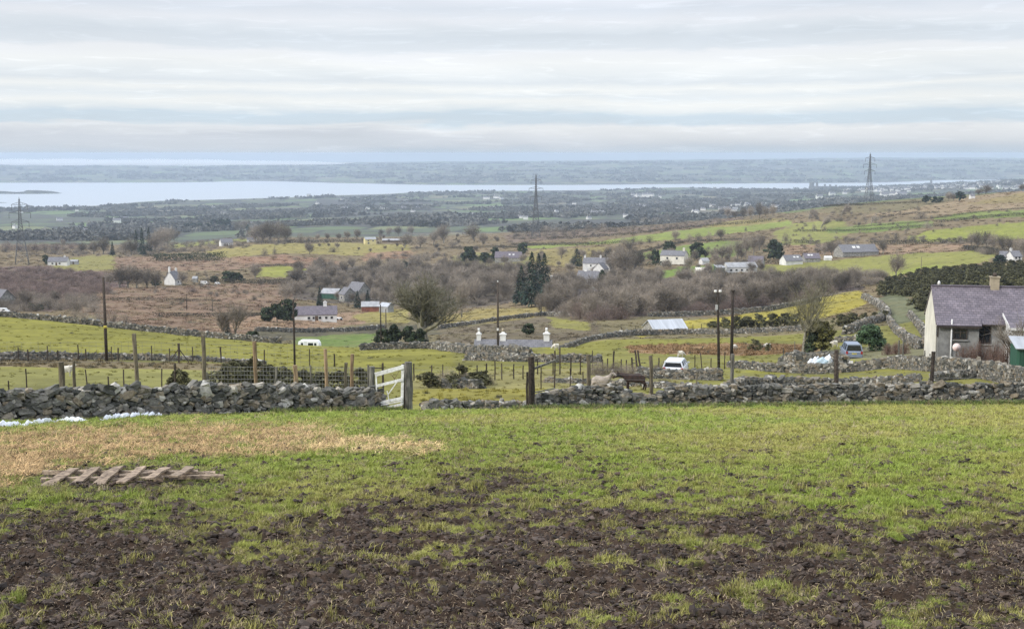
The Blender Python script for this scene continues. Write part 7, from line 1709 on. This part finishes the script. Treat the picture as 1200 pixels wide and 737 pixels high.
def mud():
    def clod(s):
        mb = MB(); rr = random.Random(s)
        for i in range(3): mb.lump((rr.uniform(-.5, .5), rr.uniform(-.5, .5), rr.uniform(-.1, .2)), (rr.uniform(.5, 1.1), rr.uniform(.5, 1.1), rr.uniform(.3, .75)), seed=s * 5 + i, amp=.5, sub=1, r=rr.random(), rot=Matrix.Rotation(rr.uniform(0, 6), 3, 'Z'))
        mb.sm = [False] * len(mb.sm); return mb
    c = lib('clod', [clod(i) for i in range(6)], M_clod)
    X, Y, px, py = field_pts(125000, d1=46, pw=1.45); m = mud_mask(X, Y, px, py); keep = RS.rand(len(X)) < m * .9 + .05; X, Y, px, py, m = (q[keep] for q in (X, Y, px, py, m)); n = len(X)
    k = np.exp(RS.normal(math.log(.028), .62, n)) * np.clip(Y / 13, .8, 2); k = np.clip(k, .012, .11)
    t = np.array((.043, .030, .022)) * RS.uniform(.4, 1.6, (n, 1)); w_ = RS.rand(n) < .14; t[w_] = np.array((.078, .058, .046)) * RS.uniform(.7, 1.3, (w_.sum(), 1))
    spread('mud_clods', c, X, Y, gz(X, Y, px, py) - k * .1, t, np.stack([k, k, k * RS.uniform(.6, 1.1, n)], 1), 'dark trampled mud clods of the near field', 'mud', .3)
    # dead stalks and pale roots trodden into the mud
    X, Y, px, py = field_pts(34000, d1=36, pw=1.5); m = mud_mask(X, Y, px, py); keep = RS.rand(len(X)) < m * .6 + .04; X, Y, px, py = (q[keep] for q in (X, Y, px, py)); n = len(X)
    st = lib('stalk', [tuft(90 + i, 5, .045, .08, .0035, 2.4) for i in range(4)], M_straw); k = RS.uniform(.6, 1.5, n); t = np.array((.25, .19, .125)) * RS.uniform(.3, 1.25, (n, 1))
    spread('trodden_stalks', st, X, Y, gz(X, Y, px, py) + .01, t, np.stack([k, k, k * .7], 1), 'pale dead stalks trodden into mud and grass', 'stalks')
mud()
def straw():
    c = lib('straw', [tuft(40 + i, 16, .20, .16, .009, 3.2) for i in range(6)], M_straw)
    X, Y, px, py = field_pts(60000, d0=19, d1=48, pw=1.1, t=.46); s = straw_mask(X, Y, px, py); keep = RS.rand(len(X)) < s * 1.0; X, Y, px, py = (q[keep] for q in (X, Y, px, py)); n = len(X)
    k = RS.uniform(.6, 1.3, n); t = np.array((.47, .315, .155)) * RS.uniform(.55, 1.25, (n, 1)); br = sstep(300, 420, px) * (RS.rand(n) < .6); t = t + (np.array((.62, .47, .23)) - t) * br[:, None] * .8
    dk = RS.rand(n) < .26; t[dk] *= .4
    spread('straw', c, X, Y, gz(X, Y, px, py) + .02, t, np.stack([k, k, k * .8], 1), 'scattered tan straw below the left wall', 'straw')
straw()
def moor():
    """rough grass, rushes and bracken of the middle distance: clumps that carry the colour of their field"""
    def clump(s):
        mb = MB(); rr = random.Random(s)
        for i in range(46):
            a = rr.uniform(0, 6.28); q = .5 * math.sqrt(rr.random()); b = Vector((math.cos(a) * q, math.sin(a) * q, 0)); az = rr.uniform(0, 6.28); L = rr.uniform(.25, .6) * (1.1 - q); sd_ = Vector((-math.sin(az), math.cos(az), 0)) * .05
            e = b + Vector((math.cos(az) * .25, math.sin(az) * .25, L)); mb.add([b - sd_, b + sd_, e], [(0, 1, 2)], 0, rr.random())
        return mb
    c = lib('moor', [clump(i) for i in range(5)], M_tus)
    n = 95000; Y = np.exp(RS.uniform(math.log(66), math.log(1350), n)); X = Y * RS.uniform(-.47, .47, n); px, r, py = ground_px(X, Y); col = land_colour(X, Y, px, py)
    red = col[:, 0] / np.maximum(col[:, 1], 1e-3); rough = sstep(1.0, 1.4, red); ns = fbm(X / 7, Y / 11, 3, 140)
    keep = (RS.rand(n) < (.06 + .6 * rough) * (.35 + .65 * sstep(-.25, .3, ns))); X, Y, col, rough = X[keep], Y[keep], col[keep], rough[keep]; n = len(X)
    k = RS.uniform(.5, 1.1, n) * np.clip(Y / 170, .55, 4.2) * (.6 + .5 * rough); t = col * RS.uniform(.7, 1.35, (n, 1)); dk = RS.rand(n) < .04; t[dk] = np.array((.075, .07, .045))
    spread('rough_grass', c, X, Y, H(X, Y) - .02, np.clip(t, 0, .6), np.stack([k, k, k * np.clip(90 / Y, .25, .9) * 1.2], 1), 'rough grass and bracken over the middle fields', 'rough grass', .1)
moor()
